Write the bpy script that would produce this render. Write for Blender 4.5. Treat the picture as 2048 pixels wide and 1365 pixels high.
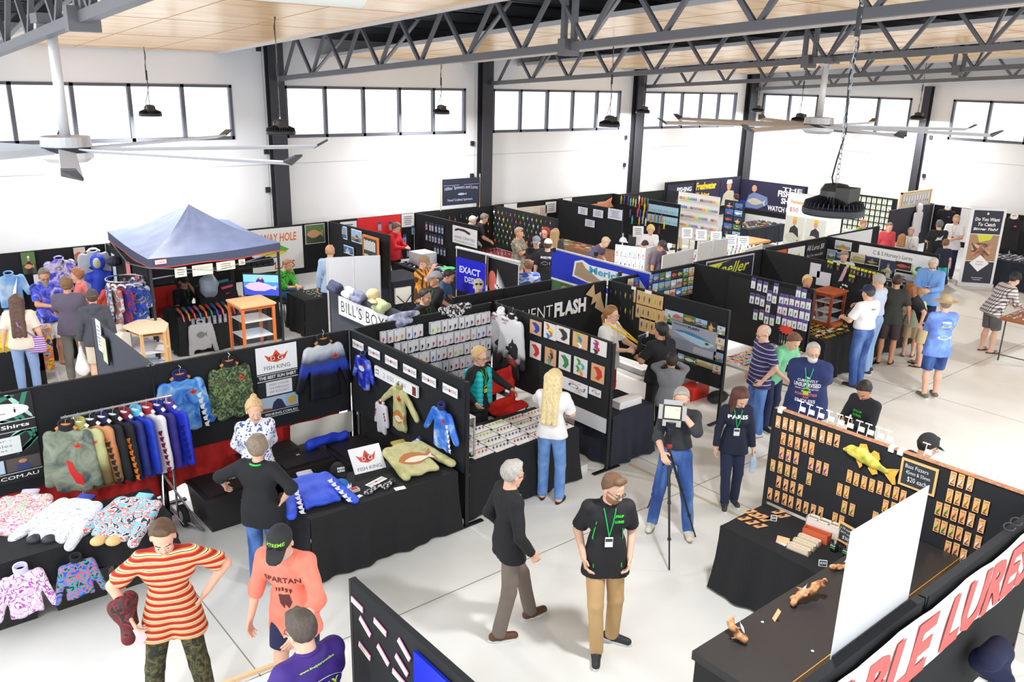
import bpy, bmesh, math, random
import numpy as np
from mathutils import Vector, Matrix
from mathutils.bvhtree import BVHTree
for o in list(bpy.data.objects): bpy.data.objects.remove(o)
S = bpy.context.scene
R_ = math.radians

# ------------------------------------------------------------------ camera, sky, exposure
CAMH = 5.0; FPX = 1682.0; PITCH = R_(17.28); ROLL = R_(1.43); HEAD = R_(-40)
def ray(px, py):
    X = (px-1024)/FPX; Y = (py-682.5)/FPX
    cr, sr, cp, sp = math.cos(ROLL), math.sin(ROLL), math.cos(PITCH), math.sin(PITCH)
    X, Y = cr*X+sr*Y, -sr*X+cr*Y
    x, y, z = X, cp-Y*sp, -(Y*cp+sp)
    c, s = math.cos(HEAD), math.sin(HEAD)
    return Vector((c*x-s*y, s*x+c*y, z))
ORI = Vector((0, 0, CAMH))
def G(px, py, z=0.0):
    d = ray(px, py); return ORI+d*((z-CAMH)/d.z)
def onY(px, py, Y):
    d = ray(px, py); return ORI+d*(Y/d.y)
def onX(px, py, X):
    d = ray(px, py); return ORI+d*(X/d.x)
cd = bpy.data.cameras.new('camera'); cam = bpy.data.objects.new('camera', cd)
S.collection.objects.link(cam); S.camera = cam
cd.sensor_fit = 'HORIZONTAL'; cd.sensor_width = 36; cd.lens = 36*FPX/2048; cd.clip_end = 200; cd.clip_start = .05
fw = ray(1024, 682.5).normalized(); rt = (ray(1124, 682.5)-ray(924, 682.5)).normalized(); up = rt.cross(fw)
m = Matrix((rt, up, -fw)).transposed().to_4x4(); m.translation = ORI; cam.matrix_world = m
S.view_settings.view_transform = 'Standard'; S.view_settings.look = 'None'; S.view_settings.gamma = 1
S.view_settings.exposure = 0.88; S.view_settings.use_curve_mapping = False
w = bpy.data.worlds.new('world'); S.world = w; w.use_nodes = True
bg = w.node_tree.nodes['Background']; bg.inputs[0].default_value = (.93, .97, 1, 1); bg.inputs[1].default_value = 1.15
# sky light through sides left unbuilt behind and above the camera, plus high-bay lamps
def area(name, loc, size, power, rot=(0, 0, 0), col=(1, 1, 1)):
    l = bpy.data.lights.new(name, 'AREA'); l.shape = 'RECTANGLE'; l.size, l.size_y = size; l.energy = power; l.color = col
    o = bpy.data.objects.new(name, l); S.collection.objects.link(o); o.location = loc; o.rotation_euler = rot; return o

# ------------------------------------------------------------------ helpers
MATS = {}
def nt(name):
    m = bpy.data.materials.new(name); m.use_nodes = True; t = m.node_tree
    return m, t, t.nodes['Principled BSDF']
def M(col, rough=.7, metal=0, name=None, spec=.5, emit=0, alpha=1, trans=0, coat=0):
    """plain material, cached; col is sRGB 0-255"""
    key = (tuple(col), rough, metal, spec, emit, alpha, trans)
    if key in MATS: return MATS[key]
    m, t, b = nt(name or 'col_%02x%02x%02x' % tuple(int(c) for c in col))
    c = lin(col)
    b.inputs['Base Color'].default_value = (*c, 1); b.inputs['Roughness'].default_value = rough
    b.inputs['Metallic'].default_value = metal; b.inputs['Specular IOR Level'].default_value = spec
    if emit: b.inputs['Emission Color'].default_value = (*c, 1); b.inputs['Emission Strength'].default_value = emit
    if alpha < 1: b.inputs['Alpha'].default_value = alpha
    if trans: b.inputs['Transmission Weight'].default_value = trans
    MATS[key] = m; return m
def lin(col): return tuple(((c/255)/12.92 if c/255 <= .04045 else ((c/255+.055)/1.055)**2.4) for c in col)
def tex(kind, cols, scale=5., rough=.8, stops=None, dist=0, detail=3, coord='Object', vec=(1, 1, 1), interp='LINEAR', bump=0, seed=0, bscale=None, rot=(0,0,0)):
    """procedural pattern: kind noise|voronoi|wave|brick"""
    key = (kind, tuple(map(tuple, cols)), scale, rough, tuple(stops or ()), dist, detail, coord, vec, interp, bump, seed, rot)
    if key in MATS: return MATS[key]
    m, t, b = nt(kind+'_pattern'); N = t.nodes.new; L = t.links.new
    tc = N('ShaderNodeTexCoord'); mp = N('ShaderNodeMapping'); mp.inputs['Scale'].default_value = vec; mp.inputs['Location'].default_value = (seed*1.7, seed*.9, seed*2.3)
    mp.inputs['Rotation'].default_value = rot
    L(tc.outputs[coord], mp.inputs[0])
    if kind == 'noise':
        n = N('ShaderNodeTexNoise'); n.inputs['Scale'].default_value = scale; n.inputs['Detail'].default_value = detail; n.inputs['Distortion'].default_value = dist; out = n.outputs['Fac']
    elif kind == 'voronoi':
        n = N('ShaderNodeTexVoronoi'); n.inputs['Scale'].default_value = scale; sp = N('ShaderNodeSeparateColor'); L(n.outputs['Color'], sp.inputs[0]); out = sp.outputs[0]
    elif kind == 'wave':
        n = N('ShaderNodeTexWave'); n.bands_direction = 'Z'; n.inputs['Scale'].default_value = scale; n.inputs['Distortion'].default_value = dist; n.wave_profile = 'SAW'; n.inputs['Detail Scale'].default_value = .8; out = n.outputs['Fac']
    L(mp.outputs[0], n.inputs['Vector'])
    cr = N('ShaderNodeValToRGB'); cr.color_ramp.interpolation = interp; e = cr.color_ramp.elements
    k = len(cols); st = stops or ([i/(k-1) for i in range(k)] if interp == 'LINEAR' else [i/k for i in range(k)])
    if kind == 'noise' and not stops: st = [.32+.36*s for s in st]
    while len(e) < k: e.new(1)
    for i in range(k): e[i].position = st[i]; e[i].color = (*lin(cols[i]), 1)
    L(out, cr.inputs[0]); L(cr.outputs[0], b.inputs['Base Color']); b.inputs['Roughness'].default_value = rough
    if bump:
        bm = N('ShaderNodeBump'); bm.inputs['Strength'].default_value = bump; bn = N('ShaderNodeTexNoise'); bn.inputs['Scale'].default_value = bscale or scale*6
        L(mp.outputs[0], bn.inputs['Vector']); L(bn.outputs[0], bm.inputs['Height']); L(bm.outputs[0], b.inputs['Normal'])
    MATS[key] = m; return m

def tag(o, label=None, cat=None, group=None, kind=None):
    if label: o['label'] = label
    if cat: o['category'] = cat
    if group: o['group'] = group
    if kind: o['kind'] = kind
    return o
def thing(name, label, cat, loc, group=None):
    o = bpy.data.objects.new(name, None); S.collection.objects.link(o); o.location = loc; o.empty_display_size = .1
    o['wl'] = list(loc); return tag(o, label, cat, group)
def worg(o):
    v = Vector((0, 0, 0))
    while o is not None: v += o.location; o = o.parent
    return v
class MB:
    """collects shapes in world coordinates, builds ONE mesh object"""
    def __init__(s): s.v = []; s.f = []; s.m = []; s.mats = []
    def mi(s, mat):
        if mat not in s.mats: s.mats.append(mat)
        return s.mats.index(mat)
    def add(s, vs, fs, mat):
        k = len(s.v); i = s.mi(mat); s.v += [tuple(v) for v in vs]
        for f in fs: s.f.append([q+k for q in f]); s.m.append(i)
        return s
    def hexa(s, p, mat):  # 8 corners: bottom 4, top 4
        return s.add(p, [(3, 2, 1, 0), (4, 5, 6, 7), (0, 1, 5, 4), (1, 2, 6, 5), (2, 3, 7, 6), (3, 0, 4, 7)], mat)
    def box(s, a, b, mat):
        x0, x1 = sorted((a[0], b[0])); y0, y1 = sorted((a[1], b[1])); z0, z1 = sorted((a[2], b[2]))
        return s.hexa([(x0, y0, z0), (x1, y0, z0), (x1, y1, z0), (x0, y1, z0), (x0, y0, z1), (x1, y0, z1), (x1, y1, z1), (x0, y1, z1)], mat)
    def obox(s, c, u, v, w, mat):  # centre and three half-axis vectors
        c = Vector(c); P = [c-u-v-w, c+u-v-w, c+u+v-w, c-u+v-w, c-u-v+w, c+u-v+w, c+u+v+w, c-u+v+w]
        if u.cross(v).dot(w) < 0: P = [P[1], P[0], P[3], P[2], P[5], P[4], P[7], P[6]]
        return s.hexa(P, mat)
    def bar(s, a, b, w, h, mat, up=(0, 0, 1)):
        a, b = Vector(a), Vector(b); d = (b-a); u = Vector(up)
        if abs(d.normalized().dot(u)) > .98: u = Vector((1, 0, 0))
        x = d.cross(u).normalized(); y = x.cross(d).normalized()
        return s.obox((a+b)/2, d/2, x*w/2, y*h/2, mat)
    def tube(s, pts, r, mat, n=8, caps=True):
        pts = [Vector(p) for p in pts]; rs = r if isinstance(r, (list, tuple)) else [r]*len(pts); vs = []; fs = []
        prev = None
        for i, p in enumerate(pts):
            d = (pts[min(i+1, len(pts)-1)]-pts[max(i-1, 0)])
            d = d.normalized() if d.length > 1e-9 else Vector((0, 0, 1))
            if prev is None:
                u = Vector((0, 0, 1)) if abs(d.z) < .9 else Vector((1, 0, 0)); x = d.cross(u).normalized()
            else:
                x = (prev-d*prev.dot(d)); x = x.normalized() if x.length > 1e-6 else prev
            prev = x; y = d.cross(x)
            for k in range(n):
                a = 2*math.pi*k/n; vs.append(p+(x*math.cos(a)+y*math.sin(a))*rs[i])
        for i in range(len(pts)-1):
            for k in range(n): fs.append((i*n+k, i*n+(k+1) % n, (i+1)*n+(k+1) % n, (i+1)*n+k))
        if caps: fs.append(tuple(range(n))[::-1]); fs.append(tuple((len(pts)-1)*n+k for k in range(n)))
        return s.add(vs, fs, mat)
    def lathe(s, c, prof, mat, n=24, sx=1, sy=1):
        vs = []; fs = []
        for r, z in prof:
            for k in range(n):
                a = 2*math.pi*k/n; vs.append((c[0]+r*sx*math.cos(a), c[1]+r*sy*math.sin(a), c[2]+z))
        for i in range(len(prof)-1):
            for k in range(n): fs.append((i*n+k, i*n+(k+1) % n, (i+1)*n+(k+1) % n, (i+1)*n+k))
        fs.append(tuple(range(n))[::-1]); fs.append(tuple((len(prof)-1)*n+k for k in range(n)))
        return s.add(vs, fs, mat)
    def ball(s, c, r, mat, n=10, m=6):
        r = Vector(r) if not isinstance(r, (int, float)) else Vector((r, r, r)); vs = []; fs = []
        for i in range(m+1):
            t = math.pi*i/m
            for k in range(n):
                a = 2*math.pi*k/n; vs.append((c[0]+r.x*math.sin(t)*math.cos(a), c[1]+r.y*math.sin(t)*math.sin(a), c[2]-r.z*math.cos(t)))
        for i in range(m):
            for k in range(n): fs.append((i*n+k, i*n+(k+1) % n, (i+1)*n+(k+1) % n, (i+1)*n+k))
        return s.add(vs, fs, mat)
    def build(s, name, parent=None, smooth=False, origin=None):
        org = worg(parent) if parent is not None else (Vector(origin) if origin is not None else Vector(np.array(s.v).mean(0)) if s.v else Vector())
        if parent is None and origin is None and s.v: org.z = min(v[2] for v in s.v)
        me = bpy.data.meshes.new(name)
        me.from_pydata([(v[0]-org.x, v[1]-org.y, v[2]-org.z) for v in s.v], [], s.f)
        for mt in s.mats: me.materials.append(mt)
        me.polygons.foreach_set('material_index', s.m)
        if smooth: me.polygons.foreach_set('use_smooth', [True]*len(s.f))
        me.update(); o = bpy.data.objects.new(name, me); S.collection.objects.link(o)
        if parent is not None: o.parent = parent
        else: o.location = org
        return o
def struct(o, kind='structure'): o['kind'] = kind; return o

class Plane:
    """a vertical (or any) face: O top-left corner, U to the right, N towards the viewer, D down"""
    def __init__(s, O, U, N=None, D=(0, 0, -1)):
        s.O = Vector(O); s.U = Vector(U).normalized(); s.D = Vector(D).normalized(); s.N = Vector(N) if N else s.D.cross(s.U)
        s.N.normalize()
        if s.N.dot(ORI-s.O) < 0: s.N = -s.N
    def pt(s, u, v, o=0): return s.O+s.U*u+s.D*v+s.N*o
    def hit(s, px, py, off=0):
        d = ray(px, py); t = (s.O+s.N*off-ORI).dot(s.N)/d.dot(s.N); p = ORI+d*t-s.O
        return p.dot(s.U), p.dot(s.D)
def slab(mb, pl, u0, v0, u1, v1, o0, o1, mat):
    return mb.obox(pl.pt((u0+u1)/2, (v0+v1)/2, (o0+o1)/2), pl.U*abs(u1-u0)/2, pl.D*abs(v1-v0)/2, pl.N*abs(o1-o0)/2, mat)
def poly(mb, pl, pts, off, mat, th=.002):
    """flat shape with real thickness"""
    n = len(pts); a = [pl.pt(u, v, off) for u, v in pts]; b = [pl.pt(u, v, off+th) for u, v in pts]
    mb.add(a+b, [tuple(range(n)), tuple(range(2*n-1, n-1, -1))]+[(i, (i+1) % n, (i+1) % n+n, i+n) for i in range(n)], mat)
def ell(cx, cy, rx, ry, n=16, rot=0):
    c, s_ = math.cos(rot), math.sin(rot)
    return [(cx+rx*math.cos(a)*c-ry*math.sin(a)*s_, cy+rx*math.cos(a)*s_+ry*math.sin(a)*c) for a in [2*math.pi*i/n for i in range(n)]]
_tc = {}
def textmesh(txt, bold=0., shear=0., res=2, spacing=1.):
    key = (txt, bold, shear, spacing)
    if key in _tc: return _tc[key]
    cu = bpy.data.curves.new('t', 'FONT'); cu.body = txt; cu.offset = bold; cu.shear = shear; cu.resolution_u = res; cu.space_character = spacing; cu.fill_mode = 'FRONT'
    o = bpy.data.objects.new('t', cu); S.collection.objects.link(o); bpy.context.view_layer.update()
    me = bpy.data.meshes.new_from_object(o.evaluated_get(bpy.context.evaluated_depsgraph_get()))
    v = [(p.co.x, p.co.y) for p in me.vertices]; f = [tuple(p.vertices) for p in me.polygons]
    bpy.data.objects.remove(o); bpy.data.meshes.remove(me); bpy.data.curves.remove(cu)
    if v:
        xs = [p[0] for p in v]; ys = [p[1] for p in v]; x0, x1, y0, y1 = min(xs), max(xs), min(ys), max(ys)
        v = [((x-x0)/(x1-x0), (y-y0)/(y1-y0)) for x, y in v]; asp = (x1-x0)/(y1-y0)
    else: asp = 1
    _tc[key] = (v, f, asp); return _tc[key]
def text(mb, pl, u, v, w, h, txt, mat, off=.004, bold=.0, shear=0, warp=None, spacing=1.):
    """lettering filling the box (u,v) top-left, w wide, h high on the plane"""
    vs, fs, asp = textmesh(txt, bold, shear, 2, spacing)
    P = []
    for x, y in vs:
        a, b = u+x*w, v+(1-y)*h
        if warp: a, b = warp(a, b)
        P.append(pl.pt(a, b, off))
    mb.add(P, fs, mat)
ORD = ['first', 'second', 'third', 'fourth', 'fifth', 'sixth', 'seventh', 'eighth', 'ninth', 'tenth', 'eleventh', 'twelfth', 'thirteenth', 'fourteenth', 'fifteenth', 'sixteenth', 'seventeenth', 'eighteenth', 'nineteenth', 'twentieth']
def nth(i): return ORD[i] if i < 20 else ('%dth' % (i+1))

# ------------------------------------------------------------------ implicit surfaces (numpy surface nets)
def sdf_mesh(fn, lo, hi, res):
    lo = np.array(lo, float); hi = np.array(hi, float); n = np.maximum(np.ceil((hi-lo)/res).astype(int)+1, 3)
    ax = [lo[i]+res*np.arange(n[i]) for i in range(3)]
    X, Y, Z = np.meshgrid(*ax, indexing='ij'); P = np.stack([X, Y, Z], -1).reshape(-1, 3)
    D = fn(P).reshape(n); ins = D < 0
    nc = n-1; acc = np.zeros((*nc, 3)); cnt = np.zeros(nc)
    def sl(i, j, k): return (slice(i, i+nc[0]), slice(j, j+nc[1]), slice(k, k+nc[2]))
    corners = [(i, j, k) for i in (0, 1) for j in (0, 1) for k in (0, 1)]
    for a in corners:
        for ax_ in range(3):
            if a[ax_]: continue
            b = list(a); b[ax_] = 1
            da, db = D[sl(*a)], D[sl(*b)]; c = (da < 0) != (db < 0)
            t = np.where(c, da/np.where(c, da-db, 1), 0)
            p = np.zeros((*nc, 3)); p[...] = a; p[..., ax_] += t
            acc += p*c[..., None]; cnt += c
    act = cnt > 0; idx = -np.ones(nc, int); idx[act] = np.arange(act.sum())
    I = np.argwhere(act); V = lo+res*(I+acc[act]/cnt[act][:, None])
    F = []
    for ax_ in range(3):
        o1, o2 = [(1, 2), (2, 0), (0, 1)][ax_]
        s0 = [slice(0, -1)]*3; s1 = [slice(0, -1)]*3; s1[ax_] = slice(1, None)
        A, B = ins[tuple(s0)], ins[tuple(s1)]
        # edge from (i,j,k) along ax_; needs cells around
        ch = (A != B); ch_i = np.argwhere(ch)
        ok = (ch_i[:, o1] >= 1) & (ch_i[:, o2] >= 1) & (ch_i[:, o1] < nc[o1]) & (ch_i[:, o2] < nc[o2]) & (ch_i[:, ax_] < nc[ax_]); ch_i = ch_i[ok]
        if not len(ch_i): continue
        def at(d1, d2):
            q = ch_i.copy(); q[:, o1] -= d1; q[:, o2] -= d2; return idx[q[:, 0], q[:, 1], q[:, 2]]
        q = np.stack([at(0, 0), at(1, 0), at(1, 1), at(0, 1)], 1)
        flip = ~A[ch_i[:, 0], ch_i[:, 1], ch_i[:, 2]]
        q[flip] = q[flip][:, ::-1]; q = q[(q >= 0).all(1)]; F.append(q)
    F = np.concatenate(F) if F else np.zeros((0, 4), int)
    return V, F
def smin(a, b, k):
    if k <= 0: return np.minimum(a, b)
    h = np.clip(.5+.5*(b-a)/k, 0, 1); return b*(1-h)+a*h-k*h*(1-h)
def cone(P, a, b, ra, rb, F=None, s=1.):
    """tapered capsule, optionally flattened by factor s along direction F"""
    a = np.array(a, float); b = np.array(b, float); Q = P-a; ba = b-a
    if F is not None and s != 1:
        F = np.array(F, float); F /= np.linalg.norm(F)
        Q = Q+np.outer(Q@F, F)*(1/s-1); ba = ba+F*(ba@F)*(1/s-1)
    L = max(ba@ba, 1e-12); t = np.clip(Q@ba/L, 0, 1)
    d = np.linalg.norm(Q-t[:, None]*ba, axis=1)-(ra+(rb-ra)*t)
    return d*(min(1., (1+s)/2) if s < 1 else 1)
def ellipsoid(P, c, r, A=None):
    Q = P-np.array(c, float)
    if A is not None: Q = Q@A      # columns of A are the local axes
    r = np.array(r, float); k0 = np.linalg.norm(Q/r, axis=1); k1 = np.linalg.norm(Q/(r*r), axis=1)+1e-9
    return k0*(k0-1)/k1
class Field:
    def __init__(s, k=.03): s.p = []; s.k = k; s.cut = []; s.noise = None
    def c(s, a, b, ra, rb=None, F=None, sc=1., k=None, cap=False, pl=()):
        pl = list(pl)
        if cap: a_, b_ = np.array(a, float), np.array(b, float); d = (b_-a_)/np.linalg.norm(b_-a_); pl.append((d, float(d@b_)))
        s.p.append(('c', a, b, ra, rb if rb is not None else ra, F, sc, k, pl)); return s
    def e(s, c, r, A=None, k=None, pl=()): s.p.append(('e', c, r, A, k, pl)); return s
    def bounds(s, pad=.03):
        lo = np.full(3, 1e9); hi = -lo
        for p in s.p:
            if p[0] == 'c': a = np.array([p[1], p[2]], float); r = max(p[3], p[4])
            else: a = np.array([p[1]], float); r = max(p[2])
            lo = np.minimum(lo, a.min(0)-r); hi = np.maximum(hi, a.max(0)+r)
        return lo-pad, hi+pad
    def __call__(s, P):
        D = np.full(len(P), 1e3)
        for p in s.p:
            if p[0] == 'c': m = max(p[3], p[4])+.12; a, b = np.array(p[1], float), np.array(p[2], float); lo = np.minimum(a, b)-m; hi = np.maximum(a, b)+m
            else: m = max(p[2])+.12; a = np.array(p[1], float); lo = a-m; hi = a+m
            w = np.flatnonzero(((P > lo) & (P < hi)).all(1))
            if not len(w): continue
            Q = P[w]; d = cone(Q, *p[1:7]) if p[0] == 'c' else ellipsoid(Q, p[1], p[2], p[3])
            for n_, c_ in p[-1]: d = np.maximum(d, Q@np.array(n_, float)-c_)
            k = p[-2] if p[-2] is not None else s.k
            D[w] = smin(D[w], d, k)
        D = np.minimum(D, .2)
        if s.noise is not None: D = D+s.noise(P)
        for n, c in s.cut: D = np.maximum(D, P@np.array(n, float)-c)
        return D
    def mesh(s, res, pad=.03):
        lo, hi = s.bounds(pad); return sdf_mesh(s, lo, hi, res)
def folds(amp, seed=0, f=(9, 9, 14)):
    r = np.random.RandomState(seed); W = r.randn(6, 3)*np.array(f); ph = r.rand(6)*6.28
    return lambda P: amp*np.sin(P@W.T+ph).mean(1)*1.6
def from_vf(name, VF, mat, parent=None, origin=(0, 0, 0), smooth=True):
    mb = MB(); V, F = VF; org = np.array(worg(parent) if parent is not None else origin)
    me = bpy.data.meshes.new(name); me.from_pydata((V-org).tolist(), [], F.tolist())
    for mt in (mat if isinstance(mat, list) else [mat]): me.materials.append(mt)
    me.polygons.foreach_set('use_smooth', [smooth]*len(F)); me.update()
    o = bpy.data.objects.new(name, me); S.collection.objects.link(o)
    if parent is not None: o.parent = parent
    else: o.location = Vector(origin)
    return o

# ------------------------------------------------------------------ setting
WY,EX=18.2,26.1
BLK=M((34,35,40),.9,spec=.2,name='black_felt'); STEEL=M((112,112,118),.5,.3,name='grey_steel'); DARKCOL=M((58,58,64),.5,.2,name='dark_column')
WALLM=tex('noise',[(240,241,243),(246,247,249)],.6,.9)
def floor():
    m,t,b=nt('polished_concrete'); N=t.nodes.new; L=t.links.new
    tc=N('ShaderNodeTexCoord'); n=N('ShaderNodeTexNoise'); n.inputs['Scale'].default_value=.8; n.inputs['Detail'].default_value=6
    cr=N('ShaderNodeValToRGB'); cr.color_ramp.elements[0].position=.35; cr.color_ramp.elements[0].color=(*lin((222,222,217)),1); cr.color_ramp.elements[1].position=.65; cr.color_ramp.elements[1].color=(*lin((232,232,228)),1)
    L(tc.outputs['Object'],n.inputs['Vector']); L(n.outputs[0],cr.inputs[0]); L(cr.outputs[0],b.inputs['Base Color']); b.inputs['Roughness'].default_value=.32
    b.inputs['Specular IOR Level'].default_value=.35
    jm=M((150,146,136),.8)
    mb=MB(); mb.box((-6,-8,-.1),(EX+.2,WY+.2,0),m); o=mb.build('floor',origin=(0,0,0)); struct(o)
    mb=MB()
    for y in (6.03,13.0,-.5): mb.box((-6,y-.006,0),(EX,y+.006,.0015),jm)
    for x in (2.3,8.3,14.2,20.2): mb.box((x-.006,-8,0),(x+.006,WY,.0015),jm)
    mb.box((8.0,3.2,0),(8.06,7.0,.001),M((196,186,160),.8))
    struct(mb.build('trim_1',origin=(0,0,0)))
floor()
# wall with windows: built as strips round the openings
ZB,ZT=3.62,4.75; ROOFZ=lambda y: 5.39+.0605*(18.2-y)
WIN_Y=[(2.1,7.3),(8.5,13.5),(14.4,19.3),(20.3,25.05)]; WIN_X=[(12.62,17.86),(6.2,11.4)]
mb=MB()
mb.box((-6,WY,0),(EX+.2,WY+.2,ZB),WALLM); mb.box((-6,WY,ZT),(EX+.2,WY+.2,7.2),WALLM)
xs=[-6]+[v for w_ in WIN_Y for v in w_]+[EX+.2]
for a,b in zip(xs[::2],xs[1::2]): mb.box((a,WY,ZB),(b,WY+.2,ZT),WALLM)
struct(mb.build('wall_left',origin=(0,WY,0)))
mb=MB(); mb.box((EX,-8,0),(EX+.2,WY,ZB),WALLM); mb.box((EX,-8,ZT),(EX+.2,WY,7.4),WALLM)
ys=[-8,6.2,11.4,12.62,17.86,WY]
for a,b in zip(ys[::2],ys[1::2]): mb.box((EX,a,ZB),(EX+.2,b,ZT),WALLM)
struct(mb.build('wall_right',origin=(EX,0,0)))
JN=M((196,198,204),.9)
mb=MB(); mb.box((-6,WY-.004,3.045),(EX,WY,3.06),JN)
for x in (8.02,8.5,13.8,14.35,19.75,20.28): mb.box((x-.006,WY-.004,0),(x+.006,WY,5.6),JN)
struct(mb.build('trim_2',origin=(0,WY,0)))
mb=MB(); mb.box((EX-.004,-8,3.045),(EX,WY,3.06),JN); struct(mb.build('trim_3',origin=(EX,0,0)))
FR=M((96,98,108),.5,.2,name='window_frame_grey')
GL=M((250,252,255),.02,0,'clear_glass',trans=1,alpha=.12)
n=0
for axis,wins,npan in (('x',WIN_Y,5),('y',WIN_X,5)):
    for a,b in wins:
        n += 1; mb=MB(); gb=MB()
        def bx(u0,z0,u1,z1,mbb=mb,mt=FR,d0=-.02,d1=.08):
            if axis == 'x': mbb.box((u0,WY+d0,z0),(u1,WY+d1,z1),mt)
            else: mbb.box((EX+d0,u0,z0),(EX+d1,u1,z1),mt)
        bx(a,ZB,b,ZB+.07); bx(a,ZT-.06,b,ZT); bx(a,ZB,a+.06,ZT); bx(b-.06,ZB,b,ZT)
        for k in range(1,npan): u=a+(b-a)*k/npan; bx(u-.035,ZB,u+.035,ZT)
        bx(a,ZB,b,ZT,gb,GL,.03,.036)
        o=mb.build('window_%d'%n,origin=(a,WY,ZB) if axis == 'x' else (EX,a,ZB)); struct(o); gb.build('window_glass',o)
# steel columns
def column(x,y,lab,w=.34,d=.28):
    mb=MB(); h=ROOFZ(y)+.9
    if y > 18: y0=WY-.24; mb.box((x-w/2,y0,0),(x+w/2,y0+.03,h),DARKCOL); mb.box((x-.03,y0+.03,0),(x+.03,WY-.03,h),DARKCOL); mb.box((x-w/2,WY-.03,0),(x+w/2,WY,h),DARKCOL); org=(x,WY,0)
    else: x0=EX-.24; mb.box((x0,y-.1,0),(x0+.03,y+.1,5.1),DARKCOL); mb.box((x0+.03,y-.03,0),(EX-.03,y+.03,5.1),DARKCOL); mb.box((EX-.03,y-.1,0),(EX,y+.1,5.1),DARKCOL); org=(EX,y,0)
    tag(mb.build('steel_column',origin=org),lab,'column','steel wall columns')
column(8.24,18.1,'dark steel column beside the blue canopy tent'); column(14.06,18.1,'dark steel column behind the hand crafted spinners banner')
column(19.98,18.1,'dark steel column on the window wall, third from the left'); column(25.72,18.1,'dark steel column in the far corner where the walls meet',.4)
column(25.7,12.1,'narrow dark steel column on the right hand wall')
# trusses
def truss(x,lab,near=-6.0):
    s=.0605; zb=lambda y: 4.88+s*(18.18-y); hgt=.8
    t=thing('roof_truss',lab,'roof truss',(x,18.1,zb(18.1)),'steel roof trusses')
    mb=MB(); mb.bar((x,18.15,zb(18.15)),(x,near,zb(near)),.11,.1,STEEL); mb.build('bottom_chord',t)
    mb=MB(); mb.bar((x,18.15,zb(18.15)+hgt),(x,near,zb(near)+hgt),.11,.1,STEEL); mb.build('top_chord',t)
    y=17.75; k=0
    while y > near+1:
        y1=y-.66; mb=MB(); mb.bar((x,y,zb(y)),(x,y1,zb(y1)+hgt),.055,.055,STEEL); mb.build('web_member',t)
        mb=MB(); mb.bar((x,y1,zb(y1)+hgt),(x,y1-.66,zb(y1-.66)),.055,.055,STEEL); mb.build('web_member',t)
        if k%2 == 1:
            for sg in (1,):
                mb=MB(); mb.bar((x+.04*sg,y,zb(y)+.03),(x+.95*sg,y+.1,zb(y)+hgt+.12),.05,.05,M((176,176,180),.5,.3)); mb.build('fly_brace',t)
        y -= 1.32; k += 1
    for yy in (8.95,8.75): mb=MB(); mb.bar((x,yy,zb(yy)),(x,yy,zb(yy)+hgt),.07,.07,STEEL); mb.build('splice_post',t)
    mb=MB(); mb.bar((x,8.85,zb(8.85)-.12),(x,8.85,zb(8.85)+.1),.14,.28,STEEL); mb.build('splice_plate',t)
truss(2.2,'grey lattice roof truss at the top left corner, carrying the nearest fan',5); truss(8.3,'grey lattice roof truss springing from the column beside the canopy tent')
truss(14.2,'grey lattice roof truss that carries the distant ceiling fan'); truss(20.2,'grey lattice roof truss, third one along the window wall'); truss(25.8,'grey lattice roof truss running close along the right hand wall')
# plywood ceilings
PLY=tex('noise',[(234,180,118),(248,208,154),(252,224,182)],2.2,.28,vec=(.35,2.2,1),detail=6,dist=.4)
for i,(a,b,y0,y1) in enumerate([(2.95,7.0,7.0,18.15),(9.4,13.4,-4,18.15),(15.2,19.35,-4,18.15),(21.2,25.2,-4,18.15)]):
    mb=MB(); mb.hexa([(a,y0,ROOFZ(y0)),(b,y0,ROOFZ(y0)),(b,y1,ROOFZ(y1)),(a,y1,ROOFZ(y1)),(a,y0,ROOFZ(y0)+.03),(b,y0,ROOFZ(y0)+.03),(b,y1,ROOFZ(y1)+.03),(a,y1,ROOFZ(y1)+.03)],PLY)
    o=mb.build('ceiling' if i == 0 else 'ceiling.%03d'%i,origin=(a,y0,ROOFZ(y0))); struct(o)
    mb=MB(); jm=M((190,156,112),.8)
    for q in range(1,3): u=a+(b-a)*q/3; mb.bar((u,y0,ROOFZ(y0)-.001),(u,y1,ROOFZ(y1)-.001),.012,.004,jm)
    y=y0+1.2
    while y < y1: mb.box((a,y-.006,ROOFZ(y)-.003),(b,y+.006,ROOFZ(y)+.001),jm); y += 2.4
    for u in (a,b): mb.bar((u,y0,ROOFZ(y0)-.01),(u,y1,ROOFZ(y1)-.01),.05,.07,M((214,214,218),.5,.2))
    struct(mb.build('trim_%d'%(4+i),origin=(a,y0,ROOFZ(y0))))
# dark roof above with purlins
RM=M((70,72,78),.9)
mb=MB(); zr=lambda y: 5.88+.0605*(18.18-y)
mb.hexa([(1.0,-6,zr(-6)),(EX+.2,-6,zr(-6)),(EX+.2,WY+.2,zr(WY)),(1.0,WY+.2,zr(WY)),(1.0,-6,zr(-6)+.05),(EX+.2,-6,zr(-6)+.05),(EX+.2,WY+.2,zr(WY)+.05),(1.0,WY+.2,zr(WY)+.05)],RM)
struct(mb.build('ceiling.004',origin=(0,0,6)))
y=17.6; k=0
while y > -4:
    mb=MB(); z=zr(y); mb.box((1.0,y-.03,z-.16),(EX,y+.03,z-.005),M((120,122,128),.5,.4)); mb.box((1.0,y-.03,z-.165),(EX,y+.07,z-.15),M((120,122,128),.5,.4))
    tag(mb.build('roof_purlin'),'galvanised purlin under the dark roof, %s out from the window wall'%nth(k),'purlin','roof purlins'); y -= 1.35; k += 1
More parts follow.
